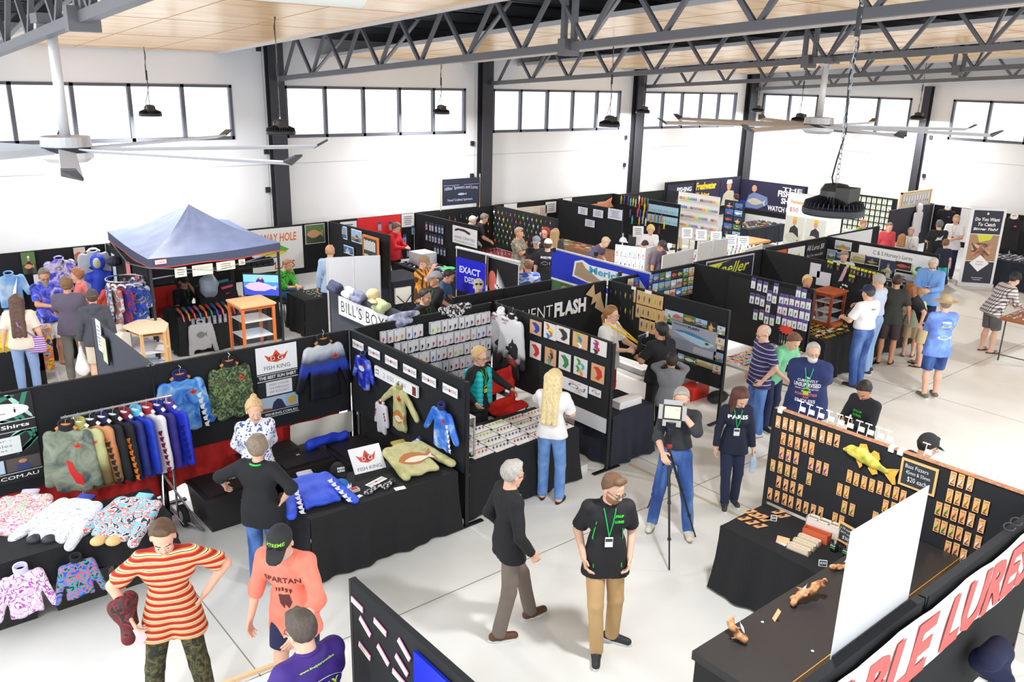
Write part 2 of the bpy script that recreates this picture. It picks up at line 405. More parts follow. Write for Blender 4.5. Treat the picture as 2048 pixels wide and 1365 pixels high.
# white duct at top left
mb=MB(); mb.tube([(-2,7.7,5.82),(4.42,7.7,5.82)],.2,M((246,246,244),.5),24); tag(mb.build('air_duct',smooth=False),'thick white round duct under the plywood ceiling at the top left','duct')
# big ceiling fans
def fan(x,y,ztop,zhub,a0,lab):
    SIL=M((205,205,210),.35,.5); t=thing('ceiling_fan',lab,'ceiling fan',(x,y,zhub-.1),'large ceiling fans')
    mb=MB(); mb.tube([(x,y,ztop),(x,y,zhub+.12)],.055,M((235,235,238),.35,.2),16); mb.build('pole',t,True)
    mb=MB(); mb.obox((x,y,ztop),Vector((.16,0,0)),Vector((0,.16,0)),Vector((0,0,.05)),STEEL); mb.tube([(x-.15,y,ztop-.06),(x+.15,y,ztop-.06)],.05,SIL); mb.build('mount',t)
    mb=MB(); mb.lathe((x,y,zhub),[(.1,.16),(.25,.15),(.26,.05),(.26,.04)],SIL,28); mb.lathe((x,y,zhub),[(.25,.05),(.25,-.02)],M((60,60,66),.5,.3),28); mb.lathe((x,y,zhub),[(.27,-.02),(.27,-.08),(.2,-.13),(.05,-.14)],M((225,225,228),.4,.3),28); mb.build('motor_hub',t)
    for k in range(8):
        a=R_(a0+45*k); d=Vector((math.cos(a),math.sin(a),0)); n_=Vector((-math.sin(a),math.cos(a),0)); w1=(n_+Vector((0,0,-.28))).normalized()
        mb=MB(); c=Vector((x,y,zhub)); up_=d.cross(w1)
        mb.obox(c+d*1.52,d*1.28,w1*.085,up_*.008,M((226,230,240),.5,.0)); b=mb.build('blade',t)
        mb=MB(); p=c+d*2.8
        mb.hexa([p-w1*.085-up_*.012,p+w1*.085-up_*.012,p+d*.16+w1*.03+Vector((0,0,.08)),p+d*.14-w1*.085+Vector((0,0,.05)),p-w1*.085+up_*.012,p+w1*.085+up_*.012,p+d*.16+w1*.03+Vector((0,0,.1)),p+d*.14-w1*.085+Vector((0,0,.07))],M((90,90,96),.4,.3)); mb.build('blade_tip',b)
fan(2.3,10.55,5.5,4.13,-12,'large silver ceiling fan close to the camera at the left')
fan(14.2,8.5,5.45,4.33,10,'large silver ceiling fan far across the hall on the right')
# high bay lamps
def lamp(x,y,z,lab,r=.21,ztop=None,cable=False):
    K=M((48,48,54),.4,.3); t=thing('high_bay_lamp',lab,'pendant lamp',(x,y,z),'round black high bay lamps')
    mb=MB(); mb.lathe((x,y,z),[(r*.96,-.035),(r,-.02),(r,.01),(r*.9,.03)],K,32)
    for k in range(36):
        a=2*math.pi*k/36; d=Vector((math.cos(a),math.sin(a),0)); n_=Vector((-d.y,d.x,0))
        mb.hexa([Vector((x,y,z+.02))+d*r*.42-n_*.003,Vector((x,y,z+.02))+d*r*.97-n_*.003,Vector((x,y,z+.02))+d*r*.97+n_*.003,Vector((x,y,z+.02))+d*r*.42+n_*.003,Vector((x,y,z+.1))+d*r*.42-n_*.003,Vector((x,y,z+.055))+d*r*.93-n_*.003,Vector((x,y,z+.055))+d*r*.93+n_*.003,Vector((x,y,z+.1))+d*r*.42+n_*.003],K)
    mb.build('heat_sink',t)
    mb=MB(); mb.lathe((x,y,z+.03),[(r*.5,0),(r*.5,.1),(r*.38,.14),(r*.1,.15)],M((70,68,66),.4,.5),10); mb.obox((x-.02,y-.1,z+.1),Vector((.07,0,0)),Vector((0,.05,0)),Vector((0,0,.06)),M((50,46,44),.5)); mb.build('driver_housing',t)
    mb=MB(); mb.lathe((x,y,z-.034),[(r*.9,-.002),(r*.9,.0)],M((250,250,250),.3,emit=1.5),32); mb.build('diffuser',t)
    mb=MB(); mb.tube([(x,y,z+.15),(x,y,z+.21)],.012,SILV); mb.build('hook',t)
    zt=ztop or ROOFZ(y)-.03
    mb=MB()
    if cable:
        zz=z+.2; k=0
        while zz < zt:
            pts=[(Vector((math.cos(q)*(.012 if k%2 else 0),math.cos(q)*(0 if k%2 else .012),zz+.022+.022*math.sin(q)))+Vector((x,y,0))) for q in [2*math.pi*i/8 for i in range(9)]]
            mb.tube(pts,.003,SILV,5,False); zz += .034; k += 1
    else: mb.tube([(x,y,z+.2),(x,y,zt)],.007,M((120,120,124),.5,.4),6)
    mb.build('chain',t)
    mb=MB(); pts=[(x-.03,y,z+.15),(x-.07,y,z+.22),(x-.02,y+.01,z+.34)]
    q=z+.34; k=0
    while q < zt-.1: q += .18; k += 1; pts.append((x+.015*math.sin(k*1.9),y+.012*math.cos(k*2.3),min(q,zt)))
    mb.tube(pts,.006,M((30,30,34),.5),6)
    mb.obox((x,y,z+.2+(zt-z)*.42),Vector((.015,0,0)),Vector((0,.012,0)),Vector((0,0,.09)),M((50,50,54),.5)); mb.build('power_cable',t)
    l=bpy.data.lights.new('lamp_light','AREA'); l.shape='DISK'; l.size=r*1.8; l.energy=80; l.color=(1,1,1); o=bpy.data.objects.new('lamp_light',l); S.collection.objects.link(o); o.location=(0,0,-.06); o.parent=t
SILV=M((190,190,194),.3,.8)
lamp(5.28,17.2,4.2,'black high bay lamp hanging in front of the leftmost window'); lamp(5.38,11.7,4.2,'black high bay lamp hanging beside the left steel column')
lamp(12.03,17.2,4.2,'black high bay lamp in front of the second window'); lamp(12.24,11.8,4.2,'black high bay lamp in front of the third window, lower one')
lamp(19.21,17.2,4.18,'small black high bay lamp beside the third steel column'); lamp(24.6,17.0,4.2,'small black high bay lamp near the far corner')
lamp(25.1,11.9,4.2,'small black high bay lamp near the narrow right wall column'); lamp(19.16,12.0,4.2,'small black high bay lamp behind the distant fan')
lamp(5.4,3.04,4.2,'biggest black finned high bay lamp, hanging on a chain near the camera',.205,6.6,True)
for x,y in ((12.2,3.0),(19.2,3.0),(-1.4,3.0),(5.4,-3.0),(12.2,-3.0),(-1.4,11.8)): lamp(x,y,4.2,'added unseen high bay lamp further along the hall, %d metres along and %d out'%(round(x),round(y)))  # unseen lamps added beyond the view as top light for the floor
# wall brackets beside the columns
for k,(px,py) in enumerate([(517,97),(533,303),(536,380),(945,287),(944,352),(1252,275),(1249,330)]):
    p=onY(px,py,WY-.03); mb=MB(); mb.box((p.x-.05,WY-.05,p.z-.06),(p.x+.05,WY,p.z+.06),M((40,40,46),.6)); tag(mb.build('wall_bracket'),'small black bracket on the white wall, %s from the left'%nth(k),'bracket','wall brackets')
for k,(px,py) in enumerate([(1498,315),(1502,264),(1862,275),(1848,352),(1829,350),(1840,290)]):
    p=onX(px,py,EX-.03); mb=MB(); mb.box((EX-.05,p.y-.05,p.z-.06),(EX,p.y+.05,p.z+.06),M((40,40,46),.6)); tag(mb.build('wall_bracket'),'small black bracket on the right hand wall, %s in the list from the corner'%nth(k),'bracket','wall brackets')

# ------------------------------------------------------------------ booth panels
FELT=tex('noise',[(24,25,28),(33,34,38)],160,.95,bump=.25); FELTG=tex('noise',[(56,59,70),(70,73,84)],160,.95,bump=.2)
POSTM=M((28,28,32),.45,.3); WHT=M((244,244,246),.6); PAPER=M((240,240,244),.8); INK=M((28,28,32),.7); RED=M((206,38,34),.7)
def panel(p0,p1,lab,z0=.68,z1=1.8,mat=None,th=.045,posts=(1,1),foot=(1,1)):
    a,b=Vector((*p0,0)),Vector((*p1,0)); d=(b-a).normalized(); n_=Vector((-d.y,d.x,0)); c=(a+b)/2
    t=thing('felt_screen',lab,'display screen',(c.x,c.y,0),'black felt booth panels')
    mb=MB(); L=(b-a).length
    mb.obox(c+Vector((0,0,(z0+z1)/2)),d*(L/2-.03),n_*th/2,Vector((0,0,(z1-z0)/2)),mat or FELT); mb.build('felt_board',t)
    for q,s_,f_,e in ((a,posts[0],foot[0],1),(b,posts[1],foot[1],-1)):
        if s_:
            mb=MB(); q_=q+d*.015*e; mb.obox(q_+Vector((0,0,z1/2)),d*.016,n_*.025,Vector((0,0,z1/2)),POSTM); mb.build('post',t)
        if f_: mb=MB(); mb.obox(q+d*.015*e+Vector((0,0,.012)),d*.03,n_*.24,Vector((0,0,.008)),POSTM); mb.build('foot_bar',t)
    return t
def YP(y,z=1.8): return Plane((0,y,z),(1,0,0))
def XP(x,z=1.8): return Plane((x,0,z),(0,-1,0))
P_=panel
P_((.1,9.53),(2.64,9.53),'black felt panel behind the leafy sun shirts banner'); P_((2.66,9.53),(5.16,9.53),'black felt panel behind the fish crown banner and the camouflage shirt')
P_((5.2,9.5),(5.24,6.98),'black felt divider with six crown labels and small shirts'); P_((2.65,11.95),(2.67,9.58),'grey felt divider left of the hexagonal timber showcase',mat=FELTG,z0=.3)
P_((5.28,9.53),(7.6,9.57),'black panel behind the wire rack of lure packets',z0=.5); P_((7.65,9.52),(7.63,7.04),'black felt divider carrying two rows of lure photographs',z0=.62)
P_((7.7,9.6),(10.1,9.62),'black panel with large flash lettering',z0=.5); P_((10.17,9.6),(10.24,7.18),'black felt divider with the blue fish poster',z0=.55,z1=1.8)
P_((10.24,9.64),(12.5,9.7),'black panel with a collage of anglers photographs'); P_((12.54,9.7),(12.56,7.2),'black felt divider right of the photo collage, with lures on pegs')
P_((12.62,9.75),(14.85,9.8),'black felt panel with the yellow lettered sign'); P_((14.9,9.8),(14.9,7.2),'black felt divider with two blank grey sheets')
P_((14.98,9.85),(17.4,9.88),'black felt panel with the chalk lettered board'); P_((17.48,9.9),(17.52,7.4),'black felt divider with the white name sign and framed photos')
P_((17.58,9.92),(20.0,10.0),'black felt panel covered by a pale sheet with a round emblem')
P_((6.2,11.97),(6.2,9.6),'grey felt divider with the boxes sign',mat=FELTG,z0=.4)
P_((7.3,10.13),(8.31,10.15),'black perforated panel below the blue and black banner',z0=.9); P_((8.34,10.15),(9.36,10.18),'black perforated panel in front of the blue camouflage shirt',z0=.9)
# back row against the window wall
P_((-.5,17.2),(2.0,17.2),'black felt panel at the far left behind hanging sun shirts'); P_((2.02,17.22),(4.2,17.25),'black felt panel behind the pale blue hooded shirt')
P_((4.25,17.3),(4.28,14.9),'black felt divider beside the left pole of the canopy'); P_((4.3,17.3),(6.7,17.35),'black felt panel at the back of the canopy tent'); P_((6.72,17.36),(9.0,17.4),'black felt panel behind the lure cartoon banner')
P_((9.05,17.4),(9.3,15.2),'black felt divider with blue fishing photos'); P_((9.1,17.45),(11.4,17.5),'black felt panel behind the bright red cloth'); P_((11.45,17.5),(11.56,15.1),'black felt divider with the hand crafted sign')
P_((11.5,17.52),(13.95,17.55),'black felt panel hung with spinner baits below the raised banner'); P_((14.0,17.55),(13.85,14.9),'black felt divider hung with bright spinner baits'); P_((14.05,17.57),(16.25,17.6),'black felt panel behind the cream ruler sheet')
P_((16.3,17.6),(16.36,15.1),'black felt divider with four white notices'); P_((16.4,17.62),(18.6,17.65),'black felt panel with the orange timber fish'); P_((18.64,17.65),(18.55,15.0),'black felt divider hung with coloured squid skirts')
P_((18.7,17.67),(21.0,17.7),'black felt panel with a pale framed picture',z1=1.75); P_((21.2,17.72),(21.25,16.4),'short black felt divider behind the framed picture',z1=1.75)
P_((21.3,17.9),(23.3,17.9),'tall black panel behind the yellow lettered banner',z1=1.95); P_((23.32,17.9),(25.3,17.9),'tall black panel at the far corner',z1=1.95)
P_((25.4,17.9),(25.4,15.3),'black panel behind the two cut out anglers',z1=1.85)
P_((25.5,14.0),(25.5,12.3),'black slatted panel behind the rows of white lure packets',z1=1.8); P_((25.5,12.2),(25.5,11.2),'black felt panel behind the pale notice')
P_((22.9,11.2),(25.3,11.15),'dark blue grey felt panel with the white shirt',mat=FELTG); P_((25.35,11.1),(25.35,8.9),'black felt panel behind the green ringed banner'); P_((25.36,8.85),(25.36,6.6),'black felt panel behind the black tee with the red badge')
# near row
P_((2.35,4.4),(2.37,1.9),'near black felt panel with pink edged name cards',z0=.5); P_((3.6,1.93),(5.2,1.93),'nearest black felt panel behind the red lettered banner',z0=.5,th=.06); P_((5.22,1.93),(7.36,1.93),'black felt panel at the right edge behind the last red letters',z0=.5,th=.06)
P_((7.38,4.5),(7.4,1.98),'black felt panel covered in card mounted lures',z0=.74)

# ------------------------------------------------------------------ drapes and tables
def folded(mb,x0,y0,x1,y1,h,mat,seed=0,sides='nsew',zb=.03,flare=.05):
    r=random.Random(seed); pts=[]
    N=lambda L: max(4,int(L/.035))
    edge=[((x0,y0),(x1,y0),(0,-1),'s'),((x1,y0),(x1,y1),(1,0),'e'),((x1,y1),(x0,y1),(0,1),'n'),((x0,y1),(x0,y0),(-1,0),'w')]
    mb.box((x0,y0,h-.006),(x1,y1,h),mat)
    for a,b,nn,s_ in edge:
        if s_ not in sides: continue
        L=math.hypot(b[0]-a[0],b[1]-a[1]); n=N(L); rows=[0,.04,.2,.5,.8,1.0]; f1,f2,p1,p2=r.uniform(9,14),r.uniform(20,30),r.random()*6,r.random()*6; vs=[]
        for t in rows:
            for i in range(n+1):
                q=i/n; amp=.002+.024*t; o=.004+flare*t*t+amp*(math.sin(f1*q*L+p1)+.6*math.sin(f2*q*L+p2+t))*min(1,q*8+.2)*min(1,(1-q)*8+.2)
                vs.append((a[0]+(b[0]-a[0])*q+nn[0]*o,a[1]+(b[1]-a[1])*q+nn[1]*o,h-(h-zb)*t-(.003 if t else 0)))
        # corners flare outward
        for k,t in enumerate(rows):
            for i,sg in ((0,-1),(n,1)):
                v=vs[k*(n+1)+i]; dx,dy=(b[0]-a[0])/L,(b[1]-a[1])/L; vs[k*(n+1)+i]=(v[0]+dx*sg*flare*t*t,v[1]+dy*sg*flare*t*t,v[2])
        m_=n+1; mb.add(vs,[(k*m_+i,(k+1)*m_+i,(k+1)*m_+i+1,k*m_+i+1) for k in range(len(rows)-1) for i in range(n)],mat)
CLOTH=tex('noise',[(18,19,22),(24,25,29)],60,.85); CLOTHN=tex('noise',[(24,28,44),(30,34,50)],60,.85)
def table(x0,y0,x1,y1,lab,h=.74,cloth=CLOTH,clab=None,sides='nsew',seed=1,zb=.03,top=None):
    t=thing('folding_table',lab,'table',((x0+x1)/2,(y0+y1)/2,0),'folding tables')
    mb=MB(); mb.box((x0+.01,y0+.01,h-.045),(x1-.01,y1-.01,h-.008),top or M((200,200,200),.6)); mb.build('tabletop',t)
    for x,sx in ((x0+.2,1),(x1-.2,-1)):
        for y in (y0+.08,y1-.08): mb=MB(); mb.tube([(x,y,0),(x,y,h-.045)],.014,M((70,70,74),.4,.6)); mb.build('leg',t)
        mb=MB(); mb.tube([(x,y0+.08,.12),(x,y1-.08,.12)],.01,M((70,70,74),.4,.6)); mb.build('leg_brace',t)
    if cloth:
        mb=MB(); folded(mb,x0,y0,x1,y1,h,cloth,seed,sides,zb); o=mb.build('tablecloth',smooth=False); tag(o,clab,'tablecloth','table cloths')
    return t
T_=table
T_(3.3,7.0,5.12,7.72,'folding table under the black cloth of the crown shirt stall',clab='black floor length cloth on the table with the crown sign and caps',seed=3)
T_(5.36,7.1,7.12,7.98,'folding table under the black cloth with white lure cards',clab='black cloth under the rows of white lure cards',seed=4)
T_(7.75,7.1,8.55,7.8,'small folding table under the navy cloth',clab='navy cloth on the small table with the white box',cloth=CLOTHN,seed=5)
T_(10.9,7.05,12.5,7.85,'bare grey folding table crowded with bright lures',cloth=None,h=.72)
T_(.2,7.95,2.25,8.65,'folding table at the left edge under printed sun shirts',clab='black cloth hanging halfway under the printed sun shirts',seed=7,zb=.42)
T_(4.75,15.1,6.7,15.9,'folding table inside the canopy tent',clab='black cloth on the canopy table with lure sleeves',seed=8)
T_(7.15,14.9,8.3,15.7,'folding table between the green shirt angler and the blue shirt man',clab='black cloth on the table in front of the seated man in green',seed=9)
T_(9.4,15.3,10.3,16.3,'folding table behind the white stool',clab='dark grey cloth on the table behind the white stool',cloth=CLOTHN,seed=10)
T_(10.5,15.0,11.35,17.0,'long folding table beside the hand crafted sign',clab='black cloth under blue and white fabric pieces',seed=11)
T_(12.9,15.2,13.7,17.2,'folding table of the spinner bait stall',clab='dark red cloth on the spinner bait table',cloth=M((112,26,34),.9),seed=12)
T_(15.45,15.1,16.2,17.2,'folding table below the four white notices',clab='brown cloth on the table with colourful flyers',cloth=M((158,118,92),.9),seed=13)
T_(22.2,15.2,24.2,16.2,'folding table in front of the far banner',clab='navy cloth on the far table with hats and papers',cloth=CLOTHN,seed=14,zb=.2)
T_(20.9,9.5,23.1,10.1,'folding table behind the white polo man',clab='navy cloth on the table left of the tall banner',cloth=CLOTHN,seed=19)
T_(24.0,7.0,25.2,8.9,'long table behind the tall roll up banner',clab='navy cloth on the long table with pale leaflets',cloth=CLOTHN,seed=15)
T_(13.1,11.9,15.6,13.4,'central table covered in clear lure packets',clab='white cloth of the central lure island',cloth=WHT,seed=16)
T_(6.52,3.14,7.3,4.42,'folding table in front of the card lure board',clab='black cloth bunched at the corner below the card lure board',seed=17)
T_(17.1,5.3,18.9,5.95,'timber edged table beside the plaid shirt man',cloth=None,h=.88,top=M((150,92,52),.5))

# ------------------------------------------------------------------ pinned things
def rect(pl,tl,br):
    a=pl.hit(*tl); b=pl.hit(*br); return min(a[0],b[0]),min(a[1],b[1]),max(a[0],b[0]),max(a[1],b[1])
def pin(pl,r4,name,label,cat,bg,art=None,group=None,off=.002,th=.006,border=None,bw=.012):
    u0,v0,u1,v1=r4; mb=MB(); slab(mb,pl,u0,v0,u1,v1,off,off+th,border or bg); f=off+th
    if border: slab(mb,pl,u0+bw,v0+bw,u1-bw,v1-bw,f,f+.002,bg); f += .002; u0 += bw; v0 += bw; u1 -= bw; v1 -= bw
    if art: art(mb,pl,u0,v0,u1-u0,v1-v0,f+.0008)
    o=mb.build(name,origin=pl.pt(u0,v1,0)); return tag(o,label,cat,group)
def fishpts(n=10):
    top=[(0,.5),(.1,.3),(.28,.14),(.5,.12),(.7,.28),(.82,.42),(1,.12),(.95,.5),(1,.88),(.82,.58),(.66,.74),(.48,.86),(.28,.84),(.1,.68)]
    return top
def put(mb,pl,u,v,w,h,f,pts,mat): poly(mb,pl,[(u+w*x,v+h*y) for x,y in pts],f,mat,.0015)
def inn(mb,pl,u,v,w,h,f,x0,y0,x1,y1,mat): slab(mb,pl,u+w*x0,v+h*y0,u+w*x1,v+h*y1,f,f+.0015,mat)
PHC=[((120,170,220),(60,110,150)),((150,190,225),(90,130,90)),((40,60,90),(20,30,50)),((190,205,220),(150,150,140)),((90,120,70),(60,80,50)),((30,30,36),(60,50,50)),((60,120,210),(30,70,150)),((210,200,180),(160,140,110))]
def photo_art(seed):
    r=random.Random(seed)
    def art(mb,pl,u,v,w,h,f):
        sky,gr=PHC[r.randrange(len(PHC))]; hz=r.uniform(.35,.7)
        inn(mb,pl,u,v,w,h,f,0,hz,1,1,M(gr,.6)); inn(mb,pl,u,v,w,h,f,0,0,1,hz,M(sky,.6))
        k=r.randrange(3)
        if k < 2:  # angler holding a fish
            sh=M(r.choice([(40,60,130),(220,220,220),(60,120,70),(180,60,50),(30,34,50),(230,150,60)]),.6); sk=M((205,150,120),.6)
            cx=r.uniform(.4,.6); put(mb,pl,u,v,w,h,f+.0015,[(cx-.2,1),(cx-.19,.55),(cx-.08,.42),(cx+.08,.42),(cx+.19,.55),(cx+.2,1)],sh)
            put(mb,pl,u,v,w,h,f+.003,ell(cx,.3,.08,.12,10),sk); put(mb,pl,u,v,w,h,f+.004,[(cx-.1,.26),(cx-.06,.16),(cx+.06,.16),(cx+.1,.26)],M(r.choice([(30,34,60),(230,230,230),(120,90,60)]),.6))
            put(mb,pl,u,v,w,h,f+.005,[(.12+.76*x,.5+.3*y) for x,y in fishpts()],M(r.choice([(190,180,120),(200,205,210),(150,140,90),(220,150,110)]),.5))
        else: put(mb,pl,u,v,w,h,f+.0015,[(.06+.88*x,.2+.6*y) for x,y in fishpts()],M(r.choice([(200,150,110),(220,225,230),(170,170,90),(200,90,80)]),.5))
    return art
def lines_art(n,col=(120,124,134),m=.14):
    def art(mb,pl,u,v,w,h,f):
        r=random.Random(n*7+int(u*100))
        for i in range(n): q=r.uniform(0,.14); y=m+(1-2*m)*(i+.3)/n; inn(mb,pl,u,v,w,h,f,m+q,y,1-m-q,y+.28/n,M(col,.8))
    return art
def crown(mb,pl,u,v,w,h,f,col=(214,74,38),letters=True):
    pts=[(0,.28),(.2,.5),(.35,.42),(.42,.2),(.5,0),(.58,.2),(.67,.42),(.82,.5),(1,.22),(.86,.8),(.6,.95),(.5,1),(.4,.95),(.16,.82)]
    put(mb,pl,u,v,w,h,f,pts,M(col,.6)); inner=[(.5+(x-.5)*.55,.62+(y-.62)*.5) for x,y in pts]
    put(mb,pl,u,v,w,h,f+.002,inner,M((160,40,24),.6))
    if letters and w > .1:
        text(mb,pl,u+w*.26,v+h*.5,w*.18,h*.3,'D',WHT,f+.005); text(mb,pl,u+w*.55,v+h*.48,w*.22,h*.32,'G',WHT,f+.005)
def fishking_label(mb,pl,u,v,w,h,f):
    text(mb,pl,u+w*.04,v+h*.28,w*.33,h*.42,'FISH',M((70,70,76),.7),f); text(mb,pl,u+w*.6,v+h*.28,w*.36,h*.42,'KING',M((70,70,76),.7),f); crown(mb,pl,u+w*.4,v+h*.2,w*.17,h*.5,f,letters=False)

# crown banner on the shirt stall
FKB=YP(9.5); FKD=XP(5.17)
def fk_banner(mb,pl,u,v,w,h,f):
    inn(mb,pl,u,v,w,h,f,0,0,1,.36,WHT); crown(mb,pl,u+w*.2,v+h*.06,w*.58,h*.17,f+.002); text(mb,pl,u+w*.18,v+h*.265,w*.64,h*.055,'FISH KING',M((90,90,96),.7),f+.003)
    inn(mb,pl,u,v,w,h,f,0,.375,1,.383,WHT); text(mb,pl,u+w*.04,v+h*.4,w*.92,h*.045,'THE BEST SUN SHIRT',WHT,f+.002,.02); inn(mb,pl,u,v,w,h,f,0,.465,1,.473,WHT)
    inn(mb,pl,u,v,w,h,f,.2,.49,.84,.68,M((225,227,232),.6))
    for i,s_ in enumerate(('HIGH COLLAR','THUMBHOLES','ZIP POCKET')): text(mb,pl,u+w*.28,v+h*(.515+.052*i),w*.48,h*.03,s_,M((120,122,128),.7),f+.003)
    inn(mb,pl,u,v,w,h,f,.03,.7,.66,.88,M((170,190,210),.6)); inn(mb,pl,u,v,w,h,f,.66,.7,.97,.88,M((150,180,215),.6))
    put(mb,pl,u,v,w,h,f+.003,[(.3,.88),(.36,.78),(.46,.74),(.56,.76),(.66,.88)],M((40,46,80),.6)); put(mb,pl,u,v,w,h,f+.003,ell(.82,.8,.1,.06),M((200,160,60),.6)); put(mb,pl,u,v,w,h,f+.003,[(.03,.88),(.03,.84),(.3,.86),(.3,.88)],M((150,70,50),.6))
    inn(mb,pl,u,v,w,h,f,.02,.895,.98,.9,WHT); text(mb,pl,u+w*.14,v+h*.925,w*.8,h*.035,'FISHKING.COM.AU',WHT,f+.002,.01); inn(mb,pl,u,v,w,h,f,.02,.975,.98,.98,WHT)
pin(FKB,(3.87,.02,4.41,.97),'wall_banner','black and white banner with the orange crown reading the best sun shirt','banner',M((30,30,34),.6),fk_banner)
def kali(mb,pl,u,v,w,h,f):
    GR=M((48,132,108),.6); G2=M((170,215,200),.6)
    r=random.Random(4)
    for i in range(16):
        cx,cy,a=r.uniform(.35,1),r.uniform(.0,.68),r.uniform(0,3.1)
        put(mb,pl,u,v,w,h,f,[(min(1,max(0,x)),min(.72,max(0,y))) for x,y in ell(cx,cy,.2,.025,10,a)],GR if i%3 else G2)
    put(mb,pl,u,v,w,h,f+.003,ell(.52,.18,.44,.1,24),WHT); text(mb,pl,u+w*.22,v+h*.145,w*.62,h*.06,'KALi',INK,f+.006,-.01,0,None,1.4)
    inn(mb,pl,u,v,w,h,f+.002,0,.3,1,.42,M((30,30,34),.6)); inn(mb,pl,u,v,w,h,f+.003,0,.3,1,.306,WHT); inn(mb,pl,u,v,w,h,f+.003,0,.415,1,.42,WHT)
    text(mb,pl,u+w*.06,v+h*.335,w*.88,h*.055,'Amazing Sun Shirts',WHT,f+.005,.02)
    inn(mb,pl,u,v,w,h,f+.002,.12,.47,.84,.66,M((226,232,232),.6))
    for i,s_ in enumerate(('High Collar -','Thumbholes','- Zip Pocket -')): text(mb,pl,u+w*.3,v+h*(.49+.055*i),w*.46,h*.035,s_,M((120,130,130),.7),f+.004)
    inn(mb,pl,u,v,w,h,f+.002,0,.7,1,1,M((30,30,34),.6)); 
    for i,(a,b) in enumerate((((60,130,180),(200,210,215)),((190,210,230),(225,205,200)),((90,80,80),(60,70,120)))):
        inn(mb,pl,u,v,w,h,f+.003,.02+.33*i,.72,.33+.33*i,.87,M(a,.6)); put(mb,pl,u,v,w,h,f+.005,[(.1+.33*i,.87),(.12+.33*i,.8),(.22+.33*i,.79),(.26+.33*i,.87)],M(b,.6)); put(mb,pl,u,v,w,h,f+.005,ell(.17+.33*i,.765,.04,.022,10),M((200,140,100),.6))
    inn(mb,pl,u,v,w,h,f+.003,0,.885,1,.89,WHT); text(mb,pl,u+w*.04,v+h*.915,w*.92,h*.04,'KALIDESIGNS.COM.AU',WHT,f+.005,.01)
a=FKB.hit(62,787); pin(FKB,(a[0]-1.02,.02,a[0],1.0),'wall_banner','banner with green palm leaves reading sun shirts at the left edge','banner',M((30,30,34),.6),kali)
# red skirt behind the shirts
mb=MB(); REDV=tex('noise',[(170,20,18),(214,44,38)],7,.75,vec=(1,1,.4))
vs=[]; n=90
for r_ in range(3):
    for i in range(n+1): x=.2+4.85*i/n; vs.append((x,9.62+.03*math.sin(x*9)+.012*math.sin(x*31),[.8,.5,.2+.08*math.sin(x*2.1)][r_]))
mb.add(vs,[(k*(n+1)+i,(k+1)*(n+1)+i,(k+1)*(n+1)+i+1,k*(n+1)+i+1) for k in range(2) for i in range(n)],REDV); tag(mb.build('hanging_cloth',smooth=True),'red velvet cloth hanging below the shirt stall panels','cloth')
mb=MB(); vs=[]
for r_ in range(4):
    for i in range(41): x=4.25+.9*i/40; vs.append((x,9.46-.012*math.sin(x*14+r_),.68-.1*r_-.02*math.sin(x*5)*r_/3))
mb.add(vs,[(k*41+i,(k+1)*41+i,(k+1)*41+i+1,k*41+i+1) for k in range(3) for i in range(40)],M((226,220,210),.9)); tag(mb.build('hanging_cloth',smooth=True),'cream cloth pinned over the red cloth by the corner','cloth')
# six labels along the divider, message board
for i,(tl,br) in enumerate([((704,670),(729,690)),((735,684),(762,705)),((769,700),(797,723)),((805,717),(835,741)),((843,733),(874,759)),((884,753),(918,779))]):
    r4=rect(FKD,tl,br); c=(r4[0]+r4[2])/2; vv=.1
    pin(FKD,(c-.14,vv,c+.14,vv+.11),'crown_label','white fish king label on the divider, %s from the corner'%nth(i),'label',WHT,fishking_label,'fish king labels along the divider')
def kids(mb,pl,u,v,w,h,f):
    text(mb,pl,u+w*.22,v+h*.26,w*.035,h*.44,'2',M((60,120,140),.7),f); text(mb,pl,u+w*.32,v+h*.26,w*.15,h*.44,'KIDS',M((60,120,140),.7),f,0,0,None,1.3); text(mb,pl,u+w*.58,v+h*.26,w*.17,h*.44,'$100',M((60,120,140),.7),f,0,0,None,1.3)
    inn(mb,pl,u,v,w,h,f,.03,.25,.1,.65,M((90,94,100),.7)); inn(mb,pl,u,v,w,h,f+.001,.037,.33,.093,.57,WHT); inn(mb,pl,u,v,w,h,f,.9,.1,.98,.9,M((120,50,40),.7))
a=FKD.hit(753,728); b=FKD.hit(838,775)
pin(FKD,(a[0],.3,b[0],.44),'message_board','long white letter board for kids shirts on the divider','sign',WHT,kids,th=.03)

